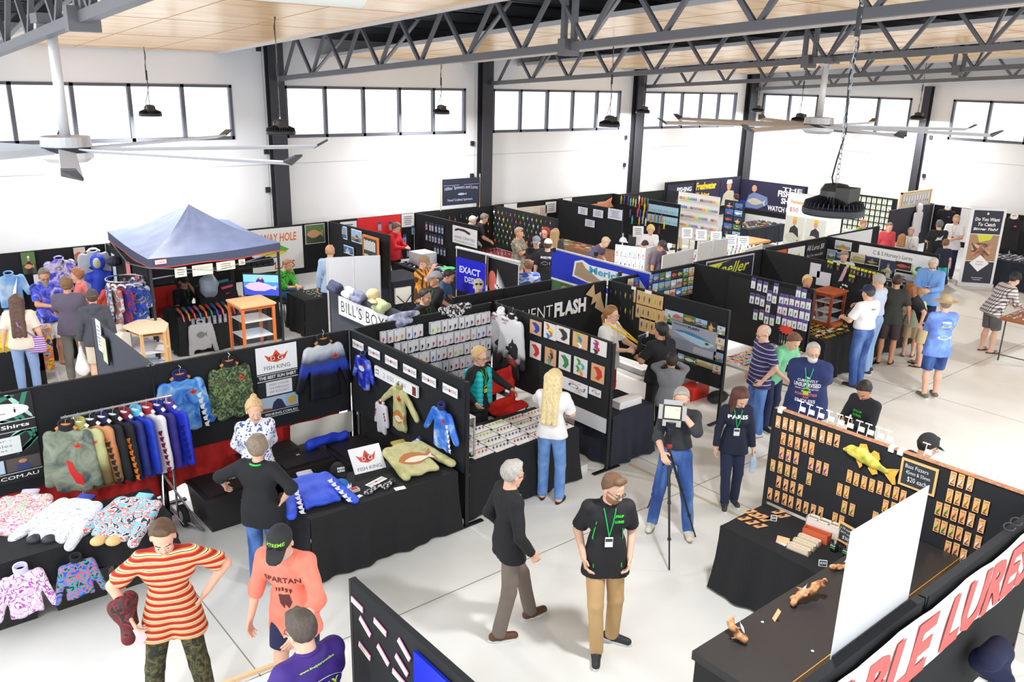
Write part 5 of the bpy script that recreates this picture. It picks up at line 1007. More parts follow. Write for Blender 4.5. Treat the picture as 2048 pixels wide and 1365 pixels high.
def poster(mb,p,u,v,w,h,f):
    inn(mb,p,u,v,w,h,f,0,.6,1,1,M((136,142,156),.6)); text(mb,p,u+w*.04,v+h*.05,w*.32,h*.09,'FREQUENT',M((60,64,76),.6),f+.003); text(mb,p,u+w*.37,v+h*.05,w*.24,h*.09,'FLASH',M((30,32,40),.6),f+.003,.04)
    put(mb,p,u,v,w,h,f+.002,[(.06,.34),(.2,.27),(.45,.25),(.7,.33),(.9,.42),(.96,.5),(.88,.56),(.86,.62),(.7,.66),(.45,.6),(.2,.46),(.08,.4)],M((176,204,226),.4)); put(mb,p,u,v,w,h,f+.004,[(.06,.34),(.2,.27),(.45,.25),(.7,.33),(.92,.44),(.6,.4),(.3,.34)],M((60,130,176),.4)); put(mb,p,u,v,w,h,f+.006,ell(.8,.5,.045,.05),M((120,130,70),.4)); put(mb,p,u,v,w,h,f+.008,ell(.8,.5,.02,.026),INK)
    for q in range(5): inn(mb,p,u,v,w,h,f+.002,.52,.74+.045*q,.94,.755+.045*q,M((220,222,228),.6))
def FP4(tl,br): return rect(FV,tl,br)
pin(FV,FP4((1345,640),(1431,722)),'fish_poster','large grey poster of a blue silver fish on the flash divider','poster',M((156,162,176),.5),poster,th=.006)
for k,(a,b) in enumerate([((1331,618),(1345,646)),((1347,622),(1366,645)),((1368,628),(1391,652)),((1392,636),(1414,657)),((1416,641),(1434,665)),((1436,651),(1450,672)),((1433,674),(1448,702)),((1429,703),(1445,727)),((1427,728),(1441,750)),((1394,718),(1425,740)),((1369,710),(1393,732)),((1357,706),(1368,724)),((1333,648),(1343,672))]): pin(FV,FP4(a,b),'angler_photo','photograph pinned round the blue fish poster, %s clockwise from the top left'%nth(k),'photograph',M(PHC[k%8][0],.5),photo_art(k+3),'photographs round the fish poster')
wb_=thing('white_case','long white plastic box on the navy covered table','box',(8.1,7.3,CZ)); mb=MB(); mb.box((7.98,7.2,CZ),(8.42,7.36,CZ+.09),M((236,236,238),.3)); mb.build('case',wb_); mb=MB(); mb.box((7.98,7.19,CZ+.085),(8.42,7.37,CZ+.1),WHT); mb.build('lid',wb_)
for k in range(3): box('timber_lure_card','timber lure card lying on the navy covered table, %s from the panel'%nth(k),'lure card',(7.78+.12*k,7.4,CZ),(7.88+.12*k,7.62,CZ+.006),TM_,'timber cards on the navy cloth')

# collage
KB=YP(9.6)
cu0,cv0=KB.hit(1262,560); k=0
for j in range(3):
    for i in range(11):
        u=10.62+.165*i; v=.04+.175*j
        if u > 12.35 or (j == 2 and i < 5): continue
        pin(KB,(u,v,u+.15,v+.16),'angler_photo','small photograph in the collage, %s row, %s from the left'%(nth(j),nth(i)),'photograph',M(PHC[(i+j*3)%8][1],.5),photo_art(40+k),'photographs in the collage'); k += 1
# peg lure divider (x=12.5)
KD=XP(12.5); VIO=M((96,76,156),.6)
mb=MB(); slab(mb,KD,-8.85,.06,-7.22,1.25,.006,.012,M((22,22,24),.6)); tag(mb.build('peg_board'),'glossy black peg board on the divider right of the collage','peg board')
PK=[('top',[(1508,566,(190,190,190)),(1520,571,(40,80,210)),(1532,574,(40,30,90)),(1553,577,(90,50,40)),(1598,585,(90,190,180)),(1609,589,(40,170,150))]),('second',[(1505,596,(60,60,110)),(1516,598,(40,40,44)),(1526,602,(40,160,120)),(1540,591,(40,30,50)),(1550,596,(170,170,60)),(1564,598,(60,60,160)),(1574,600,(60,50,80)),(1585,602,(200,180,120)),(1596,605,(30,30,50)),(1607,607,(120,130,140)),(1618,609,(40,180,90))]),('third',[(1537,614,(60,40,50)),(1561,617,(210,40,160)),(1571,619,(120,80,50)),(1583,621,(40,160,140)),(1593,624,(40,40,60)),(1605,627,(180,210,220)),(1616,630,(60,130,130))]),('lowest',[(1512,629,(40,170,120)),(1524,629,(120,210,40)),(1534,637,(40,60,90)),(1545,640,(110,200,60)),(1558,637,(60,190,60)),(1570,641,(50,70,180)),(1580,644,(220,190,80)),(1590,646,(70,80,90)),(1601,648,(50,70,180)),(1611,651,(110,120,150))])]
for rn,L_ in PK:
    for i,(x,y,c) in enumerate(L_): u,v=KD.hit(x,y); packet(KD,u-.045,v-.09,.085,.19,c,'white packet with violet header and soft lure, %s row, %s from the left'%(rn,nth(i)),group='violet headed packets on the peg board',depth=1,back=WHT,head=VIO)
u,v=KD.hit(1574,660); mb=MB(); poly(mb,KD,[(u+(.15 if q%2 == 0 else .1)*math.cos(q*math.pi/12)*1.1,v+(.09 if q%2 == 0 else .06)*math.sin(q*math.pi/12)) for q in range(24)],.02,M((236,74,60),.7)); tag(mb.build('starburst_sign'),'red orange starburst price sign on the peg board','sign')
for k in range(5): mb=MB(); uu=u-.1+.045*k; mb.tube([KD.pt(uu,v+.1,.03),KD.pt(uu,v+.18,.03)],.002,SILV,4); lure_mesh(mb,KD.pt(uu,v+.23,.03),KD.D,KD.N,.09,M([(60,90,200),(200,210,60),(220,220,224),(190,200,60),(230,120,60)][k],.3)); tag(mb.build('chain_lure'),'lure dangling under the red starburst, %s from the left'%nth(k),'fishing lure','lures under the starburst')
# bright lure table
lures_on_table(10.95,7.1,12.45,7.8,.72,21,7,'bright little lure spread over the grey folding table','bright lures on the grey table',LC,.09,solo=True)
wc=thing('white_crate','white plastic crate with red lettering behind the striped polo man','crate',(11.2,8.35,.0)); mb=MB(); mb.hexa([(10.95,8.2,0),(11.5,8.2,0),(11.5,8.6,0),(10.95,8.6,0),(10.9,8.15,.62),(11.55,8.15,.62),(11.55,8.65,.62),(10.9,8.65,.62)],M((222,222,224),.4)); mb.build('tub',wc); mb=MB(); text(mb,YP(8.14,.62),11.2,.12,.2,.08,'Lures',RED,.01,.02,.3); text(mb,YP(8.14,.62),11.24,.24,.1,.06,'$1',INK,.01,.02); mb.build('lettering',wc)
box('red_toolbox','red plastic toolbox on the floor behind the grey hooded child','toolbox',(10.6,8.0,0),(11.05,8.3,.2),M((206,44,30),.4)); mb=MB(); mb.ball((10.95,7.75,.09),(.22,.14,.1),INK,14,8); tag(mb.build('black_bag'),'black bag slumped in front of the red toolbox','bag')
for k,(x,y,s_) in enumerate([(1592,702,.12),(1575,712,.1)]): g=G(x,y,.72); mb=MB(); mb.ball(g+Vector((0,0,.03)),(s_,s_*.5,.035),M((30,150,80) if k == 0 else (226,80,60),.5),12,6); tag(mb.build('lure_bundle'),['green bundle of packaged lures on the grey table','orange bundle of packets near the corner of the grey table'][k],'bundle')
# K2 sign and divider
K2=YP(9.74)
def kn(mb,p,u,v,w,h,f): text(mb,p,u+w*.12,v+h*.12,w*.8,h*.42,'Kneller',M((214,222,60),.6),f,.01,.35); put(mb,p,u,v,w,h,f,[(.04,.1),(.5,.04),(.3,.1),(.06,.4)],M((214,222,60),.6))
pin(K2,(12.95,.03,14.5,.62),'name_sign','dark sign with flowing yellow lettering and pale border','sign',M((36,36,60),.6),kn,border=M((200,196,214),.5),bw=.03)
H2=XP(14.86)
for k,(a,b) in enumerate([((1622,525),(1639,556)),((1635,542),(1659,575))]): pin(H2,rect(H2,a,b),'blank_sheet','blank pale grey sheet on the divider, %s'%['upper one','lower and larger one'][k],'sheet',M((206,206,216),.6))
YH=M((206,206,50),.6)
for k,(x,y,c) in enumerate([(1658,528,(230,130,40)),(1664,530,(60,160,90)),(1677,533,(220,70,40)),(1696,536,(40,40,44)),(1704,539,(220,150,50)),(1710,541,(200,200,204)),(1717,543,(190,120,60)),(1725,545,(180,190,200)),(1732,547,(90,170,90)),(1701,556,(150,180,60)),(1707,558,(220,60,60)),(1740,549,(230,90,60)),(1748,551,(230,160,60)),(1756,553,(90,90,100))]): u,v=H2.hit(x,y); packet(H2,u-.03,v-.07,.06,.15,c,'yellow headed lure packet hanging on the divider, %s from the left'%nth(k),group='yellow headed packets',depth=1,back=M((60,60,62),.4),head=YH)
u,v=H2.hit(1688,548); mb=MB(); p2=Plane(H2.pt(u,v,0),H2.U*.93+H2.D*-.3,N=H2.N,D=H2.D*.93+H2.U*-.3); slab(mb,p2,-.04,-.16,.04,.16,.004,.02,M((190,160,170),.3)); tag(mb.build('long_packet'),'long silver packet with pink lure hanging at a slant','lure packet')
for k,(x,y) in enumerate([(1682,575),(1686,570),(1691,571),(1687,579),(1694,573)]): u,v=H2.hit(x,y); mb=MB(); poly(mb,H2,ell(u,v,.018,.018,10),.004,WHT); tag(mb.build('round_sticker'),'small round white sticker on the divider with blank sheets','sticker','round stickers')
# table of yellow and gold lures
T_(13.27,7.28,14.85,8.15,'folding table of the gold lure stall',clab='black cloth under the long spread of yellow and gold lures',seed=6); T_(14.98,7.45,17.3,8.2,'folding table behind the two people bending over',clab='black cloth behind the bare legged people',seed=26)
lures_on_table(13.32,7.33,14.8,8.1,CZ,17,6,'small gold or yellow lure on the black cloth','gold lures on the black cloth',[(220,200,40),(226,160,60),(150,160,40),(220,90,40),(240,230,130),(90,90,40)],.1,a=(60,110),solo=True)
for k in range(14): x,y=13.4+rnd.random()*1.3,7.4+rnd.random()*.65; box('price_card','white price card scattered between the gold lures','card',(x,y,CZ+.012),(x+.09,y+.05,CZ+.02),WHT,'price cards among the gold lures')
lures_on_table(15.05,7.5,17.2,8.1,CZ,22,4,'small lures spread on the cloth in front of the bending people','lures on the second black cloth',[(200,180,40),(210,90,60),(120,130,140),(235,235,235)],.06)
g=G(1662,652,CZ); box('timber_tray','orange brown timber tray at the back of the gold lures','tray',(g.x-.15,g.y-.12,CZ),(g.x+.2,g.y+.12,CZ+.07),M((206,116,60),.6))
def showcase(x0,y0,x1,y1,z0,z1,col,label,n_sh=3,top=None):
    t=thing('timber_showcase',label,'showcase',((x0+x1)/2,(y0+y1)/2,z0)); TM2=M(col,.5); s_=.022
    for x,y in ((x0,y0),(x1,y0),(x0,y1),(x1,y1)): mb=MB(); mb.box((x-s_,y-s_,z0),(x+s_,y+s_,z1),TM2); mb.build('corner_post',t)
    mb=MB(); mb.box((x0-.04,y0-.04,z1),(x1+.04,y1+.04,z1+.03),top or TM2); mb.build('top',t)
    mb=MB()
    for z in (z0+.05,z1-.03):
        for a,b in (((x0,y0),(x1,y0)),((x1,y0),(x1,y1)),((x0,y1),(x1,y1)),((x0,y0),(x0,y1))): mb.bar((*a,z),(*b,z),.025,.05,TM2)
    mb.build('rails',t)
    for k in range(n_sh): z=z0+.05+(z1-z0-.08)*(k)/n_sh+.03; mb=MB(); mb.box((x0+.01,y0+.01,z),(x1-.01,y1-.01,z+.008),M((226,232,236),.15)); mb.build('shelf',t)
    mb=MB(); mb.box((x0,y0-.004,z0+.05),(x1,y0,z1),GL); mb.box((x0-.004,y0,z0+.05),(x0,y1,z1),GL); mb.build('glass_pane',t); return t
showcase(5.3,13.42,5.85,14.0,0,1.2,(224,120,60),'tall orange timber showcase with glass shelves in front of the canopy',4,M((236,190,140),.5))
showcase(14.15,7.75,14.6,8.1,CZ,CZ+.62,(160,70,40),'red brown timber showcase on the gold lure table',3,M((190,96,50),.5))
hx_=thing('hexagonal_showcase','pale timber showcase with a six sided top beside the grey divider','showcase',(3.85,13.9,0)); HX=[G(x,y,1.02) for x,y in [(243,654),(275,641),(320,637),(337,648),(331,662),(280,668)]]; HM=M((224,178,120),.5)
mb=MB(); mb.add([(p.x,p.y,1.0) for p in HX]+[(p.x,p.y,1.03) for p in HX],[(5,4,3,2,1,0),(6,7,8,9,10,11)]+[(i,(i+1)%6,(i+1)%6+6,i+6) for i in range(6)][::1],M((240,216,184),.5)); mb.build('top',hx_); cx=sum((p for p in HX),Vector())/6
for p in HX: q=p+(cx-p)*.1; mb=MB(); mb.box((q.x-.022,q.y-.022,0),(q.x+.022,q.y+.022,1.0),HM); mb.build('corner_post',hx_)
for z in (.35,.65,.94): mb=MB(); IQ=[p+(cx-p)*.1 for p in HX]; mb.add([(p.x,p.y,z) for p in IQ]+[(p.x,p.y,z+.01) for p in IQ],[(5,4,3,2,1,0),(6,7,8,9,10,11)]+[(i,(i+1)%6,(i+1)%6+6,i+6) for i in range(6)],M((220,228,240),.2) if z < .9 else HM); mb.build('shelf',hx_)
box('white_bench','white topped low cabinet left of the hexagonal showcase','cabinet',(3.25,13.95,0),(3.62,14.5,.95),M((238,232,222),.5))
# grey divider notices
GD=XP(2.6)
for k,(x,y,w,h,c) in enumerate([(200,672,.2,.42,(226,228,238)),(213,700,.22,.36,(190,196,160))]): u,v=GD.hit(x,y); pin(GD,(u-w/2,v-h/2,u+w/2,v+h/2),'notice',['tall white notice on the grey divider','black framed picture on the grey divider'][k],'notice',M(c,.6),lines_art(6) if k == 0 else None,border=None if k == 0 else INK,th=.01 if k == 0 else .02)
# Horsey divider
HD=XP(17.47)
pin(HD,(-9.1,.06,-7.45,.3),'name_sign','long white sign reading C & S Horsey\'s Lures','sign',WHT,lambda mb,p,u,v,w,h,f: text(mb,p,u+w*.2,v+h*.26,w*.52,h*.5,"C & S Horsey's Lures",INK,f,.0),th=.01)
for k,(a,b) in enumerate([((1672,480),(1702,503)),((1656,498),(1672,522)),((1673,504),(1688,524)),((1703,504),(1731,529)),((1732,510),(1759,534)),((1761,516),(1789,560)),((1792,520),(1823,545)),((1786,543),(1826,575)),((1766,558),(1784,585))]): pin(HD,rect(HD,a,b),'framed_photo','framed fishing photograph on the name sign divider, %s of nine from the left'%nth(k),'photograph',M(PHC[(k*3)%8][0],.5),photo_art(90+k),'framed photographs below the name sign',border=M((226,226,214),.6),bw=.018,th=.015)
u,v=HD.hit(1838,539); mb=MB(); poly(mb,HD,ell(u,v,.17,.17,28),.004,M((120,200,60),.6),.006); poly(mb,HD,ell(u,v,.135,.135,28),.012,WHT); poly(mb,HD,[(u-.08,v+.03),(u-.05,v-.04),(u+.02,v-.06),(u+.09,v-.03),(u+.08,v+.04),(u,v+.06)],.016,M((40,140,60),.6)); tag(mb.build('round_emblem'),'round green and white emblem on the name sign divider','emblem')
for k in range(4): u,v=HD.hit(1827+8*(k%2),562+18*(k//2)); packet(HD,u-.03,v-.09,.07,.17,LC[k],'packet hanging below the round green emblem',group='packets below the emblem',depth=1,back=WHT,head=YH)
HBK=YP(9.83)
def hand(mb,p,u,v,w,h,f): text(mb,p,u+w*.05,v+h*.15,w*.85,h*.3,'All Lures $8',WHT,f,-.01,.2); text(mb,p,u+w*.08,v+h*.6,w*.8,h*.16,'Buy 3 or more $20',WHT,f,-.01,.2)
r4=rect(HBK,(1620,487),(1655,515)); pin(HBK,(16.55,.05,17.35,.5),'chalk_sign','black board with white hand written prices in the corner','sign',M((30,32,38),.8),hand); pin(HBK,(15.85,.1,16.5,.6),'leaflet_sheet','white sheet with a green and yellow emblem beside the black board','poster',PAPER,lambda mb,p,u,v,w,h,f: (put(mb,p,u,v,w,h,f,[(.3,.8),(.4,.45),(.7,.3),(.9,.6),(.75,.85)],M((90,190,70),.6)),put(mb,p,u,v,w,h,f+.002,[(.6,.5),(.7,.25),(.8,.6)],M((230,200,60),.6)))); pin(HBK,(15.1,.1,15.8,.45),'leaflet_sheet','orange and white picture strip on the back panel','poster',PAPER,lambda mb,p,u,v,w,h,f: inn(mb,p,u,v,w,h,f,0,0,1,.5,M((230,96,50),.6)))
BK2=YP(9.9); pin(BK2,(17.62,.02,19.5,.7),'pale_sheet','pale sheet with a thin ring emblem behind the name sign divider','sheet',M((224,226,234),.6),lambda mb,p,u,v,w,h,f: (put(mb,p,u,v,w,h,f,ell(.38,.75,.14,.24,24),M((110,110,120),.6)),put(mb,p,u,v,w,h,f+.002,ell(.38,.75,.125,.215,24),M((224,226,234),.6))))
# Bill's divider
BD=XP(6.16)
r4=rect(BD,(692,588),(779,650)); pin(BD,(-11.62,.12,-9.9,.42),'name_sign',"white sign reading Bill's Boxes on the grey divider",'sign',WHT,lambda mb,p,u,v,w,h,f: text(mb,p,u+w*.05,v+h*.18,w*.9,h*.62,"BILL'S BOXES",INK,f,-.004,0,None,1.1),th=.008)
for k,(y,col,L_,lb) in enumerate([(11.75,(52,58,84),.3,'navy garment draped over the top of the grey divider'),(11.3,(210,214,224),.2,'white cap draped over the grey divider'),(11.0,(110,114,140),.3,'slate cloth draped over the grey divider'),(10.35,(176,184,140),.35,'sage green shirt draped over the grey divider')]):
    F_=Field(.03); F_.c((6.16,y-L_/2,1.82),(6.2,y+L_/2,1.82),.06,.05); F_.c((6.12,y-L_/3,1.75),(6.12,y+L_/3,1.76),.05); F_.noise=folds(.015,k,(22,22,22)); tag(from_vf('draped_garment',F_.mesh(.013),M(col,.8),origin=(6.16,y,1.75)),lb,'garment','garments over the grey divider')
F_=Field(.02); g_=(6.2,10.62,1.9); F_.e(g_,(.1,.12,.09)); F_.c((6.1,10.5,1.85),(6.08,10.4,1.84),.06,.05,(0,0,1),.2); tag(from_vf('tan_cap',F_.mesh(.01),M((206,186,146),.8),origin=(6.2,10.62,1.8)),'tan cap perched on the grey divider','cap')
for k,(x,y,col,lb) in enumerate([(6.1,9.6,tex('noise',[(60,64,90),(150,156,190),(200,204,224)],12,.8,seed=3),'blue grey patterned shirt draped over the corner of the packet panel'),(6.95,9.55,ZEB,'black and white scarf draped along the packet panel top')]):
    F_=Field(.03); F_.c((x-.22,y+.02,1.8),(x+.2,y,1.83),.065,.05); F_.c((x-.15,y-.06,1.74),(x+.05,y-.05,1.76),.05); F_.noise=folds(.016,k+7,(22,22,22)); tag(from_vf('draped_garment',F_.mesh(.013),col,origin=(x,y,1.75)),lb,'garment','garments over the packet panel')
# grey free standing display board
gb=thing('grey_display_board','free standing pale grey folding board behind the grey divider','display board',(6.6,12.7,0)); GP=M((198,200,206),.5); p0,p1,p2=Vector((5.95,11.9,0)),Vector((6.45,11.95,0)),Vector((7.15,12.1,0))
a=G(654,516,1.9); b=G(707,513,1.9); c=G(758,511,1.9)
for q0,q1 in ((a,b),(b,c)): mb=MB(); d=(q1-q0); d.z=0; mb.obox(Vector(((q0.x+q1.x)/2,(q0.y+q1.y)/2,.97)),d/2*.98,Vector((-d.y,d.x,0)).normalized()*.012,Vector((0,0,.93)),GP); mb.build('board_leaf',gb)
for q in (a,b,c): mb=MB(); mb.box((q.x-.016,q.y-.016,0),(q.x+.016,q.y+.016,1.9),M((224,224,226),.4,.3)); mb.build('aluminium_post',gb)
# banners in the middle
def pullup(p0,p1,zt,zb_,label,bg,art,name='pull_up_banner',pole=True):
    a,b=Vector(p0),Vector(p1); d=(b-a); d.z=0; w=d.length; pl=Plane((a.x,a.y,zt),d); t=thing(name,label,'banner',((a.x+b.x)/2,(a.y+b.y)/2,0)); mb=MB(); slab(mb,pl,0,0,w,zt-zb_,0,.006,bg); art(mb,pl,0,0,w,zt-zb_,.007); mb.build('print',t)
    mb=MB(); slab(mb,pl,-.02,-.03,w+.02,0,-.01,.012,M((214,214,216),.4,.3)); mb.build('top_bar',t); mb=MB(); slab(mb,pl,w/2-.01,0,w/2+.01,zt,-.03,-.015,STEEL); mb.build('back_pole',t); mb=MB(); slab(mb,pl,-.02,zt-.1,w+.02,zt-.005,-.06,.04,M((206,206,210),.4,.3)); mb.build('base',t); return t
def ex_art(mb,p,u,v,w,h,f):
    inn(mb,p,u,v,w,h,f,0,.12,1,.62,M((20,30,200),.4)); inn(mb,p,u,v,w,h,f,0,0,.02,1,WHT); inn(mb,p,u,v,w,h,f,.98,0,1,1,WHT); text(mb,p,u+w*.12,v+h*.24,w*.7,h*.1,'EXACT',M((214,220,250),.5),f+.003,.03); text(mb,p,u+w*.3,v+h*.38,w*.6,h*.09,'DESIGN',M((214,220,250),.5),f+.003,.03)
a=G(913,497,1.9); b=G(973,511,1.9); pullup(a,b,1.9,.6,'blue and black banner lettered exact design',M((16,16,30),.4),ex_art)
def sk_art(mb,p,u,v,w,h,f):
    inn(mb,p,u,v,w,h,f,0,0,.02,1,WHT); inn(mb,p,u,v,w,h,f,.98,0,1,1,WHT); put(mb,p,u,v,w,h,f,ell(.16,.42,.14,.2),M((220,110,100),.5))
    for q in range(9): put(mb,p,u,v,w,h,f+.002,[(.3+.05*q,.45+.03*q),(.33+.04*q,.16+.045*q),(.35+.045*q,.45+.03*q)],WHT); put(mb,p,u,v,w,h,f+.002,[(.3+.06*q,.5+.03*q),(.31+.06*q,.72+.01*q),(.34+.06*q,.5+.03*q)],M((226,70,60),.5) if q%2 else WHT)
    put(mb,p,u,v,w,h,f+.004,[(.25,.44),(.95,.8),(.95,.84),(.25,.5)],WHT); put(mb,p,u,v,w,h,f,[(.8,.8),(1,.6),(.98,.98)],M((206,90,80),.5))
a=G(976,514,1.85); b=G(1039,531,1.85); pullup(a,b,1.85,.8,'black banner with a white and red fish skeleton',M((18,18,20),.4),sk_art)
mb=MB(); a=G(913,494,1.95); b=G(1040,524,1.95); mb.bar(a,b,.03,.03,M((226,228,232),.4)); tag(mb.build('banner_rail'),'white rail above the two dark banners','rail')
def me_art(mb,p,u,v,w,h,f):
    inn(mb,p,u,v,w,h,f,0,.0,1,.56,M((20,50,200),.6)); inn(mb,p,u,v,w,h,f,0,.56,1,.6,WHT); inn(mb,p,u,v,w,h,f,0,.6,.5,1,M((70,120,70),.6)); inn(mb,p,u,v,w,h,f,.5,.6,1,1,M((190,200,190),.6))
    put(mb,p,u,v,w,h,f+.002,[(.24,.42),(.26,.12),(.34,.06),(.42,.12),(.9,.1),(.98,.28),(.9,.46),(.4,.46)],WHT); put(mb,p,u,v,w,h,f+.004,[(.26,.38),(.28,.14),(.34,.1),(.38,.2),(.5,.32),(.6,.4),(.4,.44)],M((176,150,120),.6)); text(mb,p,u+w*.42,v+h*.13,w*.46,h*.14,"Mericho's",M((60,170,210),.6),f+.006,.03); text(mb,p,u+w*.58,v+h*.31,w*.32,h*.11,'LURES',INK,f+.006,.01,0,None,1.3); put(mb,p,u,v,w,h,f+.003,ell(.16,.78,.05,.12),M((200,150,120),.6))
a=G(1105,498,1.85); b=G(1300,549,1.85); pullup(a,b,1.85,.85,'wide royal blue banner with a seal drawing',M((30,60,200),.6),me_art,'stall_banner')
for k,(x,y,s_) in enumerate([(1192,508,0),(1108,500,0),(1240,548,0)]): g=G(x,y,1.88); mb=MB(); mb.obox(g,Vector((.03,0,0)),Vector((0,.02,0)),Vector((0,0,.04)),INK); tag(mb.build('spring_clamp'),'black spring clamp on the blue banner, %s'%['middle one','left one','right one'][k],'clamp','spring clamps')
st=thing('white_stool','square white stool on folding black legs near the striped jersey man','stool',(8.55,13.9,0)); g=G(797,572,.6); mb=MB(); mb.box((g.x-.2,g.y-.2,.25),(g.x+.2,g.y+.2,.6),M((238,236,230),.5)); mb.build('seat_box',st)
for sx in (1,-1): mb=MB(); mb.tube([(g.x-.25*sx,g.y-.28,0),(g.x+.2*sx,g.y-.25,.45)],.012,INK); mb.build('leg',st)
# ------------------------------------------------------------------ back wall row
WB=YP(17.35)
def way(mb,p,u,v,w,h,f):
    text(mb,p,u+w*.2,v+h*.12,w*.68,h*.2,'WAY HOLE',M((236,120,40),.6),f,.02,.1); put(mb,p,u,v,w,h,f,[(.1+.62*x,.36+.3*y) for x,y in [(0,.4),(.3,0),(.7,.1),(1,.5),(.7,.9),(.3,.9)]],M((100,180,60),.6)); put(mb,p,u,v,w,h,f+.002,[(.1+.6*x,.5+.14*y) for x,y in [(0,.4),(.3,.2),(.7,.2),(1,.5),(.7,.9),(.3,1)]],M((236,214,60),.6)); text(mb,p,u+w*.42,v+h*.78,w*.4,h*.18,'LURES',M((220,90,40),.6),f,.02,.1)
pin(WB,(7.15,.03,8.35,.98),'cartoon_banner','white banner with orange lettering and a green cartoon lure','banner',PAPER,way); pin(WB,(8.42,.02,8.9,.46),'angler_photo','framed angler photograph beside the cartoon banner','photograph',M((60,70,60),.5),photo_art(5),border=PAPER)
BPn=XP(9.1)
for k,(a,b) in enumerate([((675,449),(695,480)),((703,457),(724,489)),((687,489),(708,512))]): pin(BPn,rect(BPn,a,b),'angler_photo','large framed photograph on the back divider, %s of three'%nth(k),'photograph',M([(40,90,190),(120,120,110),(200,190,90)][k],.5),photo_art(200+k),border=WHT,bw=.02)
r4=rect(BPn,(727,468),(760,560)); pin(BPn,r4,'framed_rack','orange timber framed rack with white lure packets','rack',M((70,66,64),.6),lambda mb,p,u,v,w,h,f: [inn(mb,p,u,v,w,h,f,.05+.11*i,.06+.02*(i%2),.12+.11*i,.34,WHT) for i in range(8)]+[inn(mb,p,u,v,w,h,f,.05+.11*i,.45,.12+.11*i,.7,WHT) for i in (0,1,2,6)],border=M((226,130,60),.5),bw=.05,th=.03)
WB2=YP(17.44); pin(WB2,(9.8,.0,11.0,1.1),'red_cloth','bright red cloth hanging on the back panel behind the red top woman','cloth',M((226,40,44),.8)); pin(WB2,(9.35,.05,9.78,.35),'notice','white notice at the left of the bright red cloth','notice',PAPER,lines_art(3)); pin(WB2,(11.02,.0,11.38,.32),'notice','white notice at the right of the bright red cloth','notice',PAPER,lines_art(5))
for k,(u,v) in enumerate([(10.15,.45),(10.35,.12),(10.65,.14),(10.5,.5),(10.8,.62),(11.05,.5),(11.15,.85),(11.3,.3)]): packet(WB2,u,v,.09,.22,LC[k],'blue and orange printed packet around the bright red cloth, %s'%nth(k),group='packets around the red cloth',depth=1,back=M((150,180,220),.5),head=M((60,80,120),.5))
HC=XP(11.44)
def hc_art(mb,p,u,v,w,h,f): put(mb,p,u,v,w,h,f,[(.08,.24),(.2,.12),(.5,.1),(.72,.22),(.76,.32),(.66,.34),(.5,.24),(.25,.22),(.12,.32)],M((60,30,30),.6)); text(mb,p,u+w*.08,v+h*.56,w*.84,h*.14,'HAND CRAFTED',M((90,94,100),.6),f); text(mb,p,u+w*.1,v+h*.78,w*.8,h*.12,'Personalised Lures',M((70,74,80),.6),f,-.01,.2)
pin(HC,rect(HC,(906,450),(954,497)),'hand_crafted_sign','white sign with a dark lure drawing reading hand crafted','sign',PAPER,hc_art,th=.01)
for k in range(16): u=-17.0+.13*(k%6)+rnd.uniform(0,.03); v=.15+.26*(k//6); packet(HC,u+(.35 if k > 11 else 0),v,.075,.19,LC[k%10],'small printed packet on the divider left of the hand crafted sign',group='packets left of the hand crafted sign',depth=1,back=M((176,190,214),.5),head=M((50,60,90),.5))
def spin(pl,u,v,col,group,label,s_=1):
    mb=MB(); mb.tube([pl.pt(u,v-.05*s_,.01),pl.pt(u,v,.02)],.002,SILV,4); c=pl.pt(u,v+.02*s_,.02); mb.ball(c,(.02*s_,.02*s_,.026*s_),M(col,.3),8,5); mb.tube([c,pl.pt(u+.01,v+.08*s_,.02)],[.012*s_,.002],M(col,.3),5); tag(mb.build('spinner_bait',origin=pl.pt(u,v+.08,0)),label,'spinner bait',group)
SPC=[(235,235,240),(120,210,60),(226,70,60),(90,60,170),(240,200,60),(200,200,204),(60,180,90),(240,130,70),(190,190,60)]
WB3=YP(17.48)
for j in range(4):
    for i in range(12): spin(WB3,11.75+.18*i,.2+.2*j+(i%2)*.05,SPC[(i*5+j*3)%9],'spinner baits on the back panel','spinner bait on the black panel under the raised banner, %s row down'%nth(j),.9)
SP=XP(13.85)
for j in range(6):
    for i in range(14): spin(SP,-17.35+.17*i+(j%2)*.06,.12+.15*j,SPC[(i*4+j*5)%9],'spinner baits on the side divider','spinner bait on the divider behind the camouflage tee man, %s row down'%nth(j),1.25 if (i*3+j)%7 == 0 else .85)
HB=YP(17.4,2.58)
def hil(mb,p,u,v,w,h,f): text(mb,p,u+w*.06,v+h*.32,w*.88,h*.17,"Hillies' Spinners and Lures",M((206,216,240),.6),f,.01,0,lambda a,b: (a,b-.06*h*math.sin((a-u)/w*3.14))); text(mb,p,u+w*.14,v+h*.76,w*.66,h*.12,'Hand Crafted Spinners',M((214,222,240),.6),f,.01); put(mb,p,u,v,w,h,f,[(.4+.24*x,.54+.12*y) for x,y in fishpts()],M((190,204,230),.6)); inn(mb,p,u,v,w,h,f,.03,.24,.44,.25,M((206,216,240),.6)); inn(mb,p,u,v,w,h,f,.56,.24,.97,.25,M((206,216,240),.6))
pin(HB,(12.2,0,13.38,.66),'raised_banner','dark blue banner for hand crafted spinners raised on two poles','banner',M((44,50,74),.6),hil)
for k,x in enumerate((12.17,13.4)): mb=MB(); mb.tube([(x,17.42,1.8),(x,17.42,2.66)],.012,M((220,196,130),.6)); tag(mb.build('timber_pole'),'timber pole at the %s of the raised blue banner'%['left','right'][k],'pole','banner poles')
